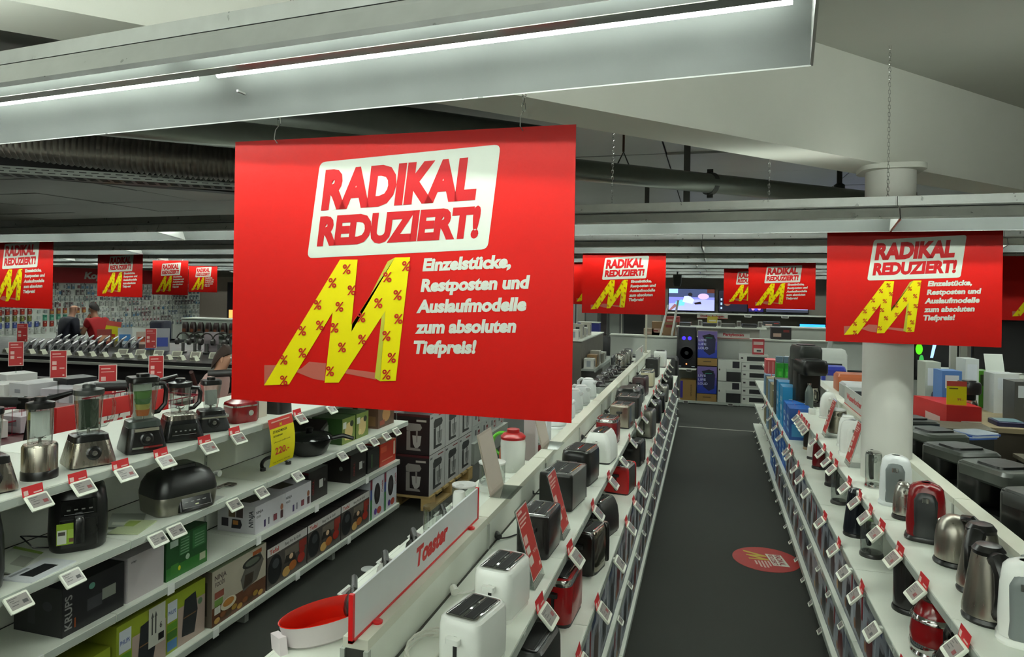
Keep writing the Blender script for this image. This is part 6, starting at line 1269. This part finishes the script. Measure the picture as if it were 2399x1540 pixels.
b = MB(); b.box(1.76, 1.88, 8.25, 11.6, 0, 1.08, ('#6a6c66', .5)); b.box(1.75, 1.89, 8.24, 11.62, 1.08, 1.1, ('#7f827a', .5)); o = b.build('side_counter'); tag(o, 'grey counter behind the far half of the kettle row', 'counter')
for i in range(5):
    b = MB(); b.rbody(.16, .08, [(0, 1, 1), (.03, 1, 1), (.05, .5, .5)], .03, BP, 3); o = b.build('gadget'); o.location = (1.95 + .1 * i, 11.95, 1.5); tag(o, f'small black gadget on the pale shelves left of the column, {ORD[i]}', 'gadget', 'small black gadgets')

# ---------------- left middle ground: bins and tables behind the blenders ----------------
b = MB(); b.box(-3.95, -3.32, .8, 6.07, .9, .93, SHELF); b.box(-3.95, -3.94, .8, 6.07, .1, .9, SHELF); o = b.build('rear_shelf'); tag(o, 'white shelf on the back side of the blender row', 'shelf')
t = thing('ridge_sign', 'white sign with slanted red lettering behind the first two blenders', 'sign', (-3.72, 1.6, 1.12))
b = MB(); b.box(-.004, .004, 0, 1.6, 0, .2, ('#c9ccca', .4)); b.build('sign_panel', t); b = MB(); b.text('Küchenmaschinen', (.005, .1, .06), (0, 1, 0), (0, 0, 1), .09, ('#b02024', .4), width=1.2, bold=.05, shear=.2); b.build('lettering', t)
b = MB(); b.box(-3.73, -3.71, 1.6, 3.2, .93, 1.12, ('#c9ccca', .4)); b.box(-3.78, -3.66, 1.6, 3.2, .93, .94, ('#c9ccca', .4)); o = b.build('support_rail'); tag(o, 'pale support under the sign behind the first blenders', 'support')
inst('kb', make_carton(.3, .36, .26, '#a08a58', {'+X': [('e', .5, .45, .28, .36, '#c9c3b0'), ('e', .5, .62, .12, .12, '#8a7848')], '+Z': [('r', 0, 0, 1, 1, '#b89c60')], '-Y': [('r', .1, .1, .9, .9, '#b09a6a')]}), 'kraft brown carton with a round pale picture behind the first two blenders', (-3.62, 2.35, 1.33))
t = thing('basket_table', 'low red table with wire baskets lettered JETZT behind the blenders', 'table', (-5.45, 4.1, 0), .0)
b = MB(); b.box(-1.3, 1.4, -.5, .9, .5, 1.08, ('#b3201f', .5)); b.box(-1.32, 1.42, -.52, .92, 1.08, 1.1, ('#4a1a1e', .5)); b.build('red_body', t)
b = MB(); b.text('JETZT', (1.405, -.45, .86), (0, 1, 0), (0, 0, 1), .14, ('#d8cfc8', .5), width=.75, bold=.05); b.text('ZUGREIFEN', (1.405, -.45, .68), (0, 1, 0), (0, 0, 1), .09, ('#d8cfc8', .5), width=.8, bold=.05); b.text('JETZT', (-.2, -.505, .86), (1, 0, 0), (0, 0, 1), .14, ('#d8cfc8', .5), width=.9, bold=.05); b.build('lettering', t)
t = thing('sale_board', 'long red board lettered JETZT ZUGREIFEN standing behind the middle blenders', 'sign', (-4.02, 3.42, .93)); b = MB(); b.box(-.02, 0, 0, .95, 0, .5, ('#b3201f', .5)); b.box(-.06, .02, 0, .03, 0, .02, ('#b3201f', .5)); b.build('red_panel', t)
b = MB(); b.text('JETZT', (.003, .16, .27), (0, 1, 0), (0, 0, 1), .11, ('#d8cfc8', .5), width=.42, bold=.05); b.text('ZUGREIFEN', (.003, .16, .17), (0, 1, 0), (0, 0, 1), .06, ('#d8cfc8', .5), width=.42, bold=.05); b.build('lettering', t)
def wire_basket(lab, x, y, z, w_, d, h):
    t = thing('wire_basket', lab, 'basket', (x, y, z)); b = MB(); m_ = ('#8a1e30', .35, .3)
    for zz in (0, h / 2, h): b.tube([(-w_ / 2, -d / 2, zz), (w_ / 2, -d / 2, zz), (w_ / 2, d / 2, zz), (-w_ / 2, d / 2, zz)], .006, m_, 5, close=True)
    b.build('rim_wires', t); b = MB()
    for k in range(9):
        u = -w_ / 2 + w_ * k / 8
        for yy in (-d / 2, d / 2): b.tube([(u, yy, 0), (u, yy, h)], .003, m_, 4)
        u = -d / 2 + d * k / 8
        for xx in (-w_ / 2, w_ / 2): b.tube([(xx, u, 0), (xx, u, h)], .003, m_, 4)
        b.tube([(-w_ / 2, u, 0), (w_ / 2, u, 0)], .003, m_, 4)
    b.build('wire_mesh', t)
wire_basket('dark red wire basket holding white boxes, left one', -6.1, 3.85, 1.1, .75, .6, .2)
wire_basket('dark red wire basket with purple-edged boxes, right one', -5.3, 3.85, 1.1, .7, .6, .2)
wire_basket('red wire basket with orange packs behind the tall black blender', -4.5, 4.6, 1.1, .7, .5, .2)
R = random.Random(3)
for i in range(16):
    cc = ['#c9c6c2', '#b9b0b6', '#d0cfca', '#8a7a9a', '#c3bfb8'][i % 5]
    bx_ = -6.35 + .27 * (i % 6) if i < 12 else -4.75 + .15 * (i - 12); by = 3.7 + .28 * ((i // 6) % 2) if i < 12 else 4.6
    inst(('sm', i % 5), make_carton(.2, .2, .12, cc, {'-Y': [('r', .0, .0, .12, 1, '#5a4a7a'), ('r', .3, .4, .8, .7, '#8a8a90')], '+X': [('r', .2, .3, .8, .6, '#7a7a80')]}), f'small white box lying in the red wire baskets, {ORD[i]}', (bx_, by, 1.11), R.uniform(-.4, .4), 'small boxes in the wire baskets')
for i in range(3):
    inst(('orp', 0), make_carton(.22, .16, .16, '#b8602a', {'+X': [('r', .2, .2, .8, .6, '#a02a22')]}), f'orange pack in the basket behind the tall black blender, {ORD[i]}', (-4.3 - .22 * i, 4.45, 1.11), .3, 'orange packs')
# vacuum cleaner sticks standing among the bins
def mkvac():
    t = thing('stick_vacuum', 'x', 'vacuum cleaner')
    b = MB(); b.tube([(0, 0, 0), (.05, 0, .3), (.08, 0, .42)], .028, BP, 10); b.build('tube', t)
    b = MB(); b.tube([(.062, 0, .3), (.072, 0, .37)], .031, ('#c9bf10', .4), 12); b.build('yellow_ring', t)
    b = MB(); b.tube([(.06, 0, .42), (.2, .02, .48), (.42, .05, .55)], [.045, .035, .02], BP, 10); b.rbody(.16, .1, [(.4, 1, 1), (.5, .9, .9)], .03, BP, 3, cx=.02); b.build('hand_unit', t)
    b = MB(); b.tube([(-.35, 0, .45), (0, 0, .46)], .05, ('#2b2a2a', .5), 12); b.build('roller_head', t)
    return t
for i, (x, y, z, rz, lab) in enumerate(((-4.45, 3.55, 1.08, .2, 'black stick vacuum with a yellow ring standing among the baskets'), (-4.3, 4.3, 1.1, .5, 'black upright vacuum head beside the yellow-ringed one'), (-4.6, 5.9, 1.0, .6, 'long black vacuum wand pointing to the woman in pink'))):
    inst('vac', mkvac, lab, (x, y, z), rz, scale=.75)
# cartons on a further table
low_wall('bin_table', 'table with white and black cartons before the phone counter', -8.6, -5.4, 5.2, 0, .98, '#5a5450', 1.0)
for i in range(14):
    cc = ['#cfcecb', '#c3c2c4', '#1e1d20', '#b5b0b8', '#26262a', '#c9c8c6', '#d3d2ce'][i % 7]
    inst(('fc', i % 7), make_carton(.3, .3, .16 + .03 * (i % 3), cc, {'-Y': [('r', .3, .5, .6, .7, '#8a8a90'), ('r', .05, .1, .2, .3, '#9a5a3a')]}), f'carton on the table before the phone counter, {ORD[i]} from the left end', (-8.4 + .21 * i, 5.45 + .3 * (i % 2), 1.005), R.uniform(-.3, .3), 'cartons on the table before the phone counter')
for i in range(6):
    inst(('fr', i % 3), make_carton(.26, .12, .05 + .04 * (i % 2), ['#a82026', '#7a6a60', '#c3bcb0'][i % 3], None), f'flat red or grey pack on the table before the phone counter, {ORD[i]}', (-7.9 + .45 * i, 6.0, 1.005), R.uniform(-.6, .6), 'flat packs before the phone counter')
# ---- phone counter ----
t = thing('phone_counter', 'long black counter with phones under a pale edge strip', 'counter', (-12.4, 7.3, 0)); t.rotation_euler = (0, 0, .065)
b = MB(); b.box(0, 8.0, .15, 1.5, 0, 1.05, ('#1a1617', .6)); b.build('body', t)
b = MB(); b.extr([(0, 1.12), (0, 1.17), (1.6, 1.27), (1.6, 1.0)], 0, 8.0, ('#181617', .4), 'x'); b.build('sloping_top', t)
b = MB(); b.box(-.02, 8.02, -.03, 0.02, 1.085, 1.12, ('#a9aaa2', .4)); b.build('edge_strip', t)
def cpos(u, v_, z): 
    c_, s_ = math.cos(.065), math.sin(.065); return (-12.4 + u * c_ - v_ * s_, 7.3 + u * s_ + v_ * c_, z)
def mkphone():
    t = thing('phone', 'x', 'phone')
    XX = Matrix.Translation((0, 0, .1)) @ Matrix.Rotation(-.62, 4, 'Y') @ Matrix.Rotation(.5, 4, 'X')
    b = MB(); b.X = XX; b.box(-.08, .08, -.037, .037, .008, .012, ('#16161c', .15)); b.build('glass_screen', t)
    b = MB(); b.X = XX; b.box(-.083, .083, -.04, .04, -.006, .008, ('#efecf0', .3)); b.build('pale_back', t)
    b = MB(); b.tube([(0, .0, 0), (0, -.0, .09)], .014, ('#26262a', .3), 8); b.lathe([(.03, 0), (.03, .01)], ('#1a1a1c', .3), 12); b.build('security_stand', t)
    return t
n = 0
for row in range(2):
    for i in range(11):
        u = 2.45 + i * .15 + .05 * row
        inst('phone', mkphone, f'slanting phone, {["front", "rear"][row]} line of the black counter, {ORD[i]} from the view edge', cpos(u, .45 + .55 * row, 1.155 + .035 * row), -.25, 'phones on the black counter', scale=1.3)
for i in range(16):
    b = MB() if i == 0 else None
    inst('ptag', lambda: (lambda t: (MB().extr([(-.05, 0), (.0, .07), (.05, 0)], -.045, .045, ('#b9bba8', .35)).build('wedge', t), MB().box(-.03, .03, -.046, -.0455, .01, .05, ('#7a766c', .3)).build('display', t), t)[-1])(thing('wedge_tag', 'x', 'price tag')), f'small wedge price stand on the black counter, {ORD[i]} from the view edge', cpos(2.5 + i * .21, .16, 1.18), .1, 'wedge price stands on the black counter')
def mkhead():
    t = thing('headphones', 'x', 'headphones')
    b = MB(); b.tube([(.08 * math.cos(a), 0, .16 + .09 * math.sin(a)) for a in [i * PI / 12 for i in range(13)]], .009, ('#26221f', .3), 8); b.build('headband', t)
    for s in (-1, 1): b = MB(); b.rings([[(s * .075 + s * q_, .035 * math.cos(a) , .14 + .042 * math.sin(a)) for a in [k * PI / 8 for k in range(16)]] for q_ in (-.018, .018)], ('#2a2725', .35)); b.build('ear_cup', t)
    b = MB(); b.tube([(0, 0, 0), (0, 0, .12)], .02, ('#3a3a38', .3), 10); b.lathe([(.05, 0), (.05, .012)], ('#3a3a38', .3), 16); b.build('stand', t)
    return t
for i in range(11):
    inst('hp', mkhead, f'headphones on a stand, black counter, {ORD[i]} from their left end', cpos(5.0 + .2 * (i % 6) + .05 * (i // 6), .75 + .3 * (i // 6), 1.225), .3, 'headphones on stands', scale=1.15)
for i in range(7):
    b = MB(); b.X = Matrix.Rotation(-.5, 4, 'X'); b.box(-.07, .07, 0, .008, .01, .1, ('#b9bba8', .35)); b.box(-.055, .055, -.001, 0, .02, .09, ('#7a766c', .3)); o = b.build('tag_board'); o.location = cpos(4.3 + .3 * i, .35, 1.19); o.rotation_euler = (0, 0, .3); tag(o, f'slanting price board before the headphones, {ORD[i]} from the left', 'price tag', 'slanting price boards before the headphones')
# leaflets on the counter
for i, (u, v_, c1, c2, h, lab) in enumerate(((3.5, 1.3, '#c3ccd0', '#3a7ab8', .26, 'white and blue round display box behind the phones'), (3.2, 1.2, '#7a2a24', '#b98a6a', .24, 'brown and red picture card behind the phones'), (4.35, .9, '#2a3a7a', '#c9c030', .2, 'blue and yellow leaflet stand among the phones'), (4.6, .8, '#8a8a90', '#2f3f8a', .34, 'grey upright board with a blue house shape'), (5.4, .85, '#7a7074', '#6a6064', .3, 'plain brownish grey upright board among the headphones'), (3.8, 1.35, '#d0b8a8', '#c2502e', .2, 'pale orange card behind the man in the red shirt'))):
    b = MB(); b.box(-.1, .1, 0, .03, 0, h, (c1, .4)); b.box(-.08, .08, -.002, 0, h * .2, h * .6, (c2, .4)); o = b.build('display_card'); o.location = cpos(u, v_, 1.17 + .0625 * v_); o.rotation_euler = (0, 0, .6); tag(o, lab, 'card')
t = thing('price_card', 'slanting yellow price card with red top beside the bald man', 'sign', cpos(3.05, 1.5, 1.27), .6); b = MB(); b.X = Matrix.Rotation(.15, 4, 'Y'); b.box(-.11, .11, 0, .004, 0, .33, ('#d8d020', .4)); b.box(-.11, .11, -.002, 0, .25, .33, ('#b8443a', .4)); b.build('yellow_card', t)
b = MB(); b.X = Matrix.Rotation(.15, 4, 'Y'); b.box(-.02, .05, -.002, 0, .07, .12, ('#c2502e', .4)); b.build('card_print', t)
# packs in the counter front recess
for i in range(16):
    inst(('cp', i % 4), make_carton(.26, .1, .3, ['#5a5a5e', '#6a1a2c', '#8a8486', '#3a4a6a'][i % 4], {'-Y': [('p', [(.2, .2), (.5, .1), (.8, .8), (.4, .7)], ['#9a9a9e', '#b89aa0', '#5a5456', '#6a8aba'][i % 4])]}), f'accessory pack in the recess under the black counter, {ORD[i]} from the view edge', (-10.6 + .3 * i, 7.15 + .02 * i, .62), .07, 'packs under the black counter')
b = MB(); b.box(-11, -5.5, 7.0, 7.3, .55, .62, ('#2a2628', .6)); o = b.build('lower_ledge'); tag(o, 'dark ledge under the black phone counter', 'ledge')

# ---------------- headphone and accessory wall (x = -20) ----------------
t = thing('peg_wall', 'pale perforated accessory wall far at the left', 'display wall', (-20.0, 15.0, 0))
b = MB(); b.box(-.1, 0, 0, 14.0 - 2.2, 0, 2.2, ('#eef2ea', .6)); b.build('wall_panels', t)
b = MB()
for k in range(12): b.box(0, .01, .98 * k, .98 * k + .02, 0, 2.2, ('#8a9088', .6))
b.build('panel_joints', t)
t = thing('wall_sign', 'long red wall sign with white slanted lettering above the accessory wall', 'sign', (-19.95, 15.5, 2.19)); b = MB(); b.box(0, .05, 0, 6.6, 0, .5, ('#b02026', .5)); b.build('red_band', t); b = MB(); b.box(.045, .055, 0, 6.6, .5, .52, ('#d0d0c8', .5)); b.build('top_strip', t)
b = MB(); b.text('Kopfhörer', (.052, 2.35, .15), (0, 1, 0), (0, 0, 1), .22, ('#d8d8d4', .5), width=1.7, bold=.05, shear=.2); b.build('lettering', t)
inst_n = 0
def mkpack(c1, c2, c3):
    def mk():
        b = MB(); b.box(0, .05, 0, .105, 0, .17, (c1, .4)); b.box(.05, .051, .015, .09, .02, .09, (c2, .4)); b.box(.05, .051, .02, .06, .11, .15, (c3, .4)); b.box(.02, .07, .05, .056, .165, .172, ('#d8dad4', .4))
        o = b.build('blister_pack'); return tag(o, 'x', 'package')
    return mk
PCs = [('#dfe3dd', '#a9afaf', '#e8ece8'), ('#e2dfdd', '#8a5a60', '#f0f0ec'), ('#d3dad6', '#6a6e78', '#a03a3a'), ('#9aa6ac', '#d8dcdc', '#3a4a7a'), ('#a9b4b8', '#5a88b0', '#d0d4d4'), ('#8f8a8a', '#c9c8c4', '#5a2a2e'), ('#d0d2cc', '#b9bcb4', '#8a8c88')]
cols3 = [('#b86a3a', '#d8a050', '#8a3a8a'), ('#3a4a8a', '#5a6ab0', '#c0c0d0'), ('#6a6a30', '#9a9a50', '#c0c0a0'), ('#9a2420', '#c04a30', '#d8b0a0'), ('#4aa88a', '#8ad0b0', '#3a7a6a')]
R = random.Random(11)
tot = 0; rowc = {}
PN = {0: 'pale grey', 1: 'white and rosy', 2: 'grey and slate', 3: 'blue-grey', 4: 'light blue', 5: 'grey-brown', 6: 'cream', 10: 'orange', 11: 'blue', 12: 'olive', 13: 'red', 14: 'mint green'}
for r in range(8):
    z = .62 + r * .195
    y = 15.05
    while y < 25.6:
        blk = R.choice([0, 1, 2, 3, 4, 5, 6, 6, 6, 0]); nrun = R.randint(3, 7)
        if y < 16.6 and r in (1, 2, 3): blk = 10 + (r + int(y * 2)) % 5
        for k in range(nrun):
            if y > 25.6: break
            if R.random() < .9 and tot < 298 * 2:
                if tot % 2 == 0 or y < 17: pass
                c_ = PCs[blk] if blk < 10 else cols3[blk - 10]
                rowc.setdefault(r, -1)
                if tot < 298 and rowc[r] < 36:
                    inst(('pk', blk), mkpack(*c_), f'{PN[blk]} pack, {ORD[7 - r]} row down, {ORD[rowc[r] + 1]} from the view edge, accessory wall', (-19.99, y, z + R.uniform(-.01, .01)), 0, 'packs on the accessory wall'); tot += 1; rowc[r] += 1
            y += (.15 if blk < 6 else .2) * 1.15
        y += .05
# further packs beyond the three hundred
b = MB(); R = random.Random(5)
for r in range(8):
    for k in range(46):
        y = 15.1 + k * .23 + R.uniform(0, .05); z = .55 + r * .195 + .1
        c_ = R.choice(PCs); b.box(.0, .03, y, y + .09, z, z + .1, (c_[R.choice((0, 1))], .4))
o = b.build('back_row_packs'); o.location = (-19.985, 0, 0); tag(o, 'mass of small packs hanging behind the front ones on the accessory wall', 'packages', kind='stuff')
# white pillar and dark niche right of the wall
b = MB(); b.box(-.25, .25, -.25, .25, 0, 2.9, ('#c3c6c0', .6)); o = b.build('white_pillar'); o.location = (-15.4, 20.2, 0); tag(o, 'slim white pillar beside the far display wall', 'pillar')
b = MB(); b.box(-1.6, 0, 0, .2, 0, 2.5, ('#bcae a2'.replace(' ', ''), .6)); o = b.build('beige_panel'); o.location = (-17.6, 22.4, 0); tag(o, 'beige panel at the right end of the accessory wall', 'partition')
t = thing('display_case', 'dark display niche with a blue picture and a warm lit shelf', 'display case', (-17.0, 22.0, 0)); b = MB(); b.box(-.6, .6, 0, .1, .3, 2.3, ('#0f0e18', .4)); b.build('dark_back', t)
b = MB(); b.box(-.5, .5, -.02, 0, .95, 1.25, EM('#ff9a50', 1.1)); b.build('lit_shelf', t); b = MB(); b.poly([(x * .8, -.02, 1.75 + z * .8) for x, z in [(.25 * math.cos(a), .25 * math.sin(a)) for a in [i * PI / 8 for i in range(16)]]][::-1], EM('#2a6ac0', .6)); b.build('blue_picture', t)
b = MB(); b.X = Matrix.Rotation(.15, 4, 'Y'); b.box(-.15, .15, -.04, -.03, 1.3, 1.75, ('#c25a44', .5)); b.build('red_notice', t)
t = thing('peg_wall', 'narrow pale accessory wall right of the slim white pillar', 'display wall', (-14.9, 20.0, 0)); b = MB(); b.box(0, 1.6, 0, .1, 0, 2.3, ('#b9bab4', .6)); b.build('wall_panel', t)
for i in range(12):
    inst(('pk2', i % 2), mkpack(*[('#5aa8c0', '#c9d8dc', '#3a7a9a'), ('#c3c3be', '#8a8a86', '#5a5a58')][i % 2]), f'turquoise or pale pack right of the slim white pillar, {ORD[i]}', (-14.8 + .28 * (i % 4), 19.95, .9 + .35 * (i // 4)), -PI / 2, 'packs right of the slim pillar', scale=1.6)
low_wall('rack_counter', 'grey counter with dark rounded packs below the accessory wall', -13.4, -11.6, 15.0, 0, 1.3, '#8f958c', .5)
b = MB(); b.box(-13.3, -11.7, 14.8, 15.0, .92, .95, ('#6f746c', .5)); b.box(-13.3, -11.7, 14.79, 14.81, .9, .95, ('#8f958c', .5)); o = b.build('pack_ledge'); tag(o, 'ledge under the dark rounded packs of the grey counter', 'shelf')
for i in range(7):
    b = MB() if False else None
    inst('dome', lambda: (lambda t: (MB().rbody(.16, .12, [(0, 1, 1), (.2, 1, 1), (.28, .7, .7)], .05, ('#2b1d1c', .3), 4).build('shell', t), MB().rbody(.1, .02, [(.02, 1, 1), (.1, 1, 1)], .01, ('#6a3a24', .4), 2, cy=-.06).build('label_patch', t), t)[-1])(thing('dome_pack', 'x', 'package')), f'dark rounded pack on the front of the grey counter, {ORD[i]} from the left', (-13.2 + .24 * i, 14.9, .95), 0, 'dark rounded packs')
b = MB(); b.rbody(.4, .3, [(0, 1, 1), (.4, 1, 1), (.45, .9, .9)], .05, ('#14162e', .4), 4); o = b.build('blue_display'); o.location = (-12.4, 13.2, .9); tag(o, 'dark blue display block right of the man in the red shirt', 'display stand')
b = MB(); b.box(-.4, .4, -.3, .3, 0, .9, ('#1e1e20', .5)); b.box(-.42, .42, -.32, .32, .88, .9, ('#3a3a3c', .5)); o = b.build('display_block'); o.location = (-12.4, 13.2, 0); tag(o, 'dark block carrying the blue display', 'display stand')

# ---------------- people ----------------
def skin(name, joints, bones, mat, parent, sub=2):
    me = bpy.data.meshes.new(name); names = list(joints)
    me.from_pydata([joints[n_][0] for n_ in names], [(names.index(a), names.index(b_)) for a, b_ in bones], [])
    o = bpy.data.objects.new(name, me); COL.objects.link(o)
    md = o.modifiers.new('s', 'SKIN'); md.use_smooth_shade = True
    for i, n_ in enumerate(names):
        sv = me.skin_vertices[0].data[i]; rr_ = joints[n_][1]; sv.radius = rr_ if isinstance(rr_, tuple) else (rr_, rr_); sv.use_root = (i == 0)
    o.modifiers.new('u', 'SUBSURF').levels = sub
    dg = bpy.context.evaluated_depsgraph_get(); dg.update()
    m2_ = bpy.data.meshes.new_from_object(o.evaluated_get(dg)); bpy.data.objects.remove(o)
    m2_.materials.clear(); m2_.materials.append(G(mat)); m2_.polygons.foreach_set('use_smooth', [True] * len(m2_.polygons)); m2_.polygons.foreach_set('material_index', [0] * len(m2_.polygons))
    o = bpy.data.objects.new(name, m2_); COL.objects.link(o); o.parent = parent; return o
def person(label, loc, rz, top_c, hair_c, trouser_c, bald=False, sleeves='long', H=1.76, lean=.12, arms='front', skin_c='#b98a70', long_hair=False):
    t = thing('person', label, 'person', loc, rz)      # faces -Y locally
    s = H / 1.76; f = lambda x, y, z: (x * s, y * s, z * s)
    L = lean
    hy = -.04 - L * .9
    J = {'pelvis': (f(0, 0, .95), .12), 'waist': (f(0, -.02, 1.08), .115), 'chest': (f(0, -.05 - L * .3, 1.3), .13), 'neck0': (f(0, -.05 - L * .6, 1.46), .07), 'neck': (f(0, hy, 1.53), .052), 'head': (f(0, hy - .03, 1.64), (.075, .09)), 'crown': (f(0, hy - .02, 1.71), (.06, .07))}
    B = [('pelvis', 'waist'), ('waist', 'chest'), ('chest', 'neck0'), ('neck0', 'neck'), ('neck', 'head'), ('head', 'crown')]
    A = {}; AB = []
    for q_, sd in ((-1, 'l'), (1, 'r')):
        J['hip' + sd] = (f(q_ * .1, 0, .88), .095); J['knee' + sd] = (f(q_ * .11, -.02, .48), .062); J['ank' + sd] = (f(q_ * .11, .02, .09), .042); J['toe' + sd] = (f(q_ * .12, -.16, .03), .035)
        B += [('pelvis', 'hip' + sd), ('hip' + sd, 'knee' + sd), ('knee' + sd, 'ank' + sd), ('ank' + sd, 'toe' + sd)]
        sh = f(q_ * .19, -.05 - L * .4, 1.4)
        if arms == 'front': el_, wr = f(q_ * .25, -.1, 1.12), f(q_ * .12, -.36, 1.22)
        elif arms == 'face': el_, wr = f(q_ * .22, -.2, 1.14), f(q_ * .06, -.26, 1.42)
        else: el_, wr = f(q_ * .25, -.08, 1.1), f(q_ * .2, -.3, .98)
        J['sh' + sd] = (sh, .062); J['el' + sd] = (el_, .045); J['wr' + sd] = (wr, .03)
        hd = Vector(wr) - Vector(el_); hd.normalize(); J['palm' + sd] = (tuple(Vector(wr) + hd * .06), (.035, .02))
        B += [('chest', 'sh' + sd), ('sh' + sd, 'el' + sd), ('el' + sd, 'wr' + sd), ('wr' + sd, 'palm' + sd)]
        side = Vector((1, 0, 0)).cross(hd).normalized()
        for k in range(4):
            base = Vector(wr) + hd * .08 + Vector((q_ * (-.024 + .016 * k), 0, 0)); tip = base + hd * (.05 + .01 * (k in (1, 2))) - side * .015
            J[f'f{k}{sd}'] = (tuple(base), .009); J[f'g{k}{sd}'] = (tuple(tip), .008); B += [('palm' + sd, f'f{k}{sd}'), (f'f{k}{sd}', f'g{k}{sd}')]
        th = Vector(wr) + hd * .04 - Vector((q_ * .04, 0, 0)); J['t' + sd] = (tuple(th), .01); J['u' + sd] = (tuple(th + hd * .03), .009); B += [('wr' + sd, 't' + sd), ('t' + sd, 'u' + sd)]
        A['a' + sd] = (sh, .098); A['b' + sd] = (tuple(Vector(sh).lerp(Vector(el_),   .55)), .074) if sleeves == 'short' else (el_, .068)
        AB += [('c2', 'a' + sd), ('a' + sd, 'b' + sd)]
        if sleeves == 'long': A['d' + sd] = (tuple(Vector(el_).lerp(Vector(wr), .95)), .045); AB.append(('b' + sd, 'd' + sd))
    body = skin('body', J, B, (skin_c, .55), t)
    P_ = {'c0': (f(0, 0, .86), (.17, .13)), 'c1': (f(0, -.02, 1.08), (.175, .145)), 'c2': (f(0, -.05 - L * .3, 1.3), (.2, .165)), 'c3': (f(0, -.05 - L * .55, 1.43), (.13, .12)), 'c4': (f(0, -.04 - L * .75, 1.49), .08)}
    P_.update(A); skin('jacket' if sleeves == 'long' else 'shirt', P_, [('c0', 'c1'), ('c1', 'c2'), ('c2', 'c3'), ('c3', 'c4')] + AB, (top_c, .8), t)
    Q_ = {'p': (f(0, 0, .93), (.15, .12))}; QB = []
    for q_, sd in ((-1, 'l'), (1, 'r')):
        Q_['h' + sd] = (f(q_ * .1, 0, .86), .112); Q_['k' + sd] = (f(q_ * .11, -.02, .48), .08); Q_['a' + sd] = (f(q_ * .11, .02, .08), .065); QB += [('p', 'h' + sd), ('h' + sd, 'k' + sd), ('k' + sd, 'a' + sd)]
    skin('trousers', Q_, QB, (trouser_c, .8), t)
    hc = Vector(f(0, hy - .03, 1.65))
    b = MB(); b.tube([tuple(hc + Vector((0, -.085, .015)) * s), tuple(hc + Vector((0, -.112, -.02)) * s), tuple(hc + Vector((0, -.09, -.03)) * s)], [.008, .014, .01], (skin_c, .5), 8); b.build('nose', body)
    for q_ in (-1, 1):
        b = MB(); b.lathe([(.001, -.008), (.008, -.005), (.01, 0), (.008, .005), (.001, .008)], ('#e8e4e0', .3), 10); b.lathe([(.004, 0), (.003, .0105)], ('#201814', .3), 8); o = b.build('eye', body); o.location = hc + Vector((q_ * .032, -.085, .01)) * s; o.rotation_euler = (PI / 2, 0, 0)
        b = MB(); b.rbody(.018, .03, [(-.03, .6, .6), (0, 1, 1), (.03, .7, .8)], .008, (skin_c, .5), 3); o = b.build('ear', body); o.location = hc + Vector((q_ * .083, .0, -.005)) * s
    b = MB(); b.box(-.022, .022, -.006, .0, -.004, .004, ('#8a4a44', .5)); o = b.build('mouth', body); o.location = hc + Vector((0, -.088, -.055)) * s
    if not bald:
        b = MB(); rs = []
        for i in range(7):
            a = i / 6 * PI * .5; z = math.sin(a) * .1; r_ = math.cos(a)
            rs.append([tuple(hc + Vector((.09 * r_ * math.cos(p), .02 + .105 * r_ * math.sin(p), .03 + z + (.02 if math.sin(p) < -.5 else (-.06 if not long_hair else -.12) * max(0, math.sin(p) + .2) * (1 - i / 6))))) for p in [k * PI / 8 for k in range(16)]])
        b.rings(rs, (hair_c, .8)); b.build('hair', t)
    return t
person('bald man in a navy jacket seen from behind at the accessory wall', (-12.7, 10.95, 0), 2.9, '#0e1120', '#000000', '#202228', bald=True, H=1.80, skin_c='#a87c66')
person('dark-haired man in a red T-shirt turned sideways beside the bald man', (-12.0, 11.15, 0), -.7 - .9, '#a0141a', '#1d1613', '#23242a', sleeves='short', H=1.80, arms='face', skin_c='#b08468')
w_ = person('woman in a pale pink coat with dark brown hair bending at the counter', (-4.93, 5.86, 0), 1.95, '#b08e88', '#2c1c14', '#2a2a30', H=1.58, lean=.14, long_hair=True)
b = MB(); b.tube([(-.16, .09, 1.36), (0, .1, 1.2), (.16, .08, 1.0)], .022, ('#3a1f1c', .5), 8); b.build('bag_strap', w_)
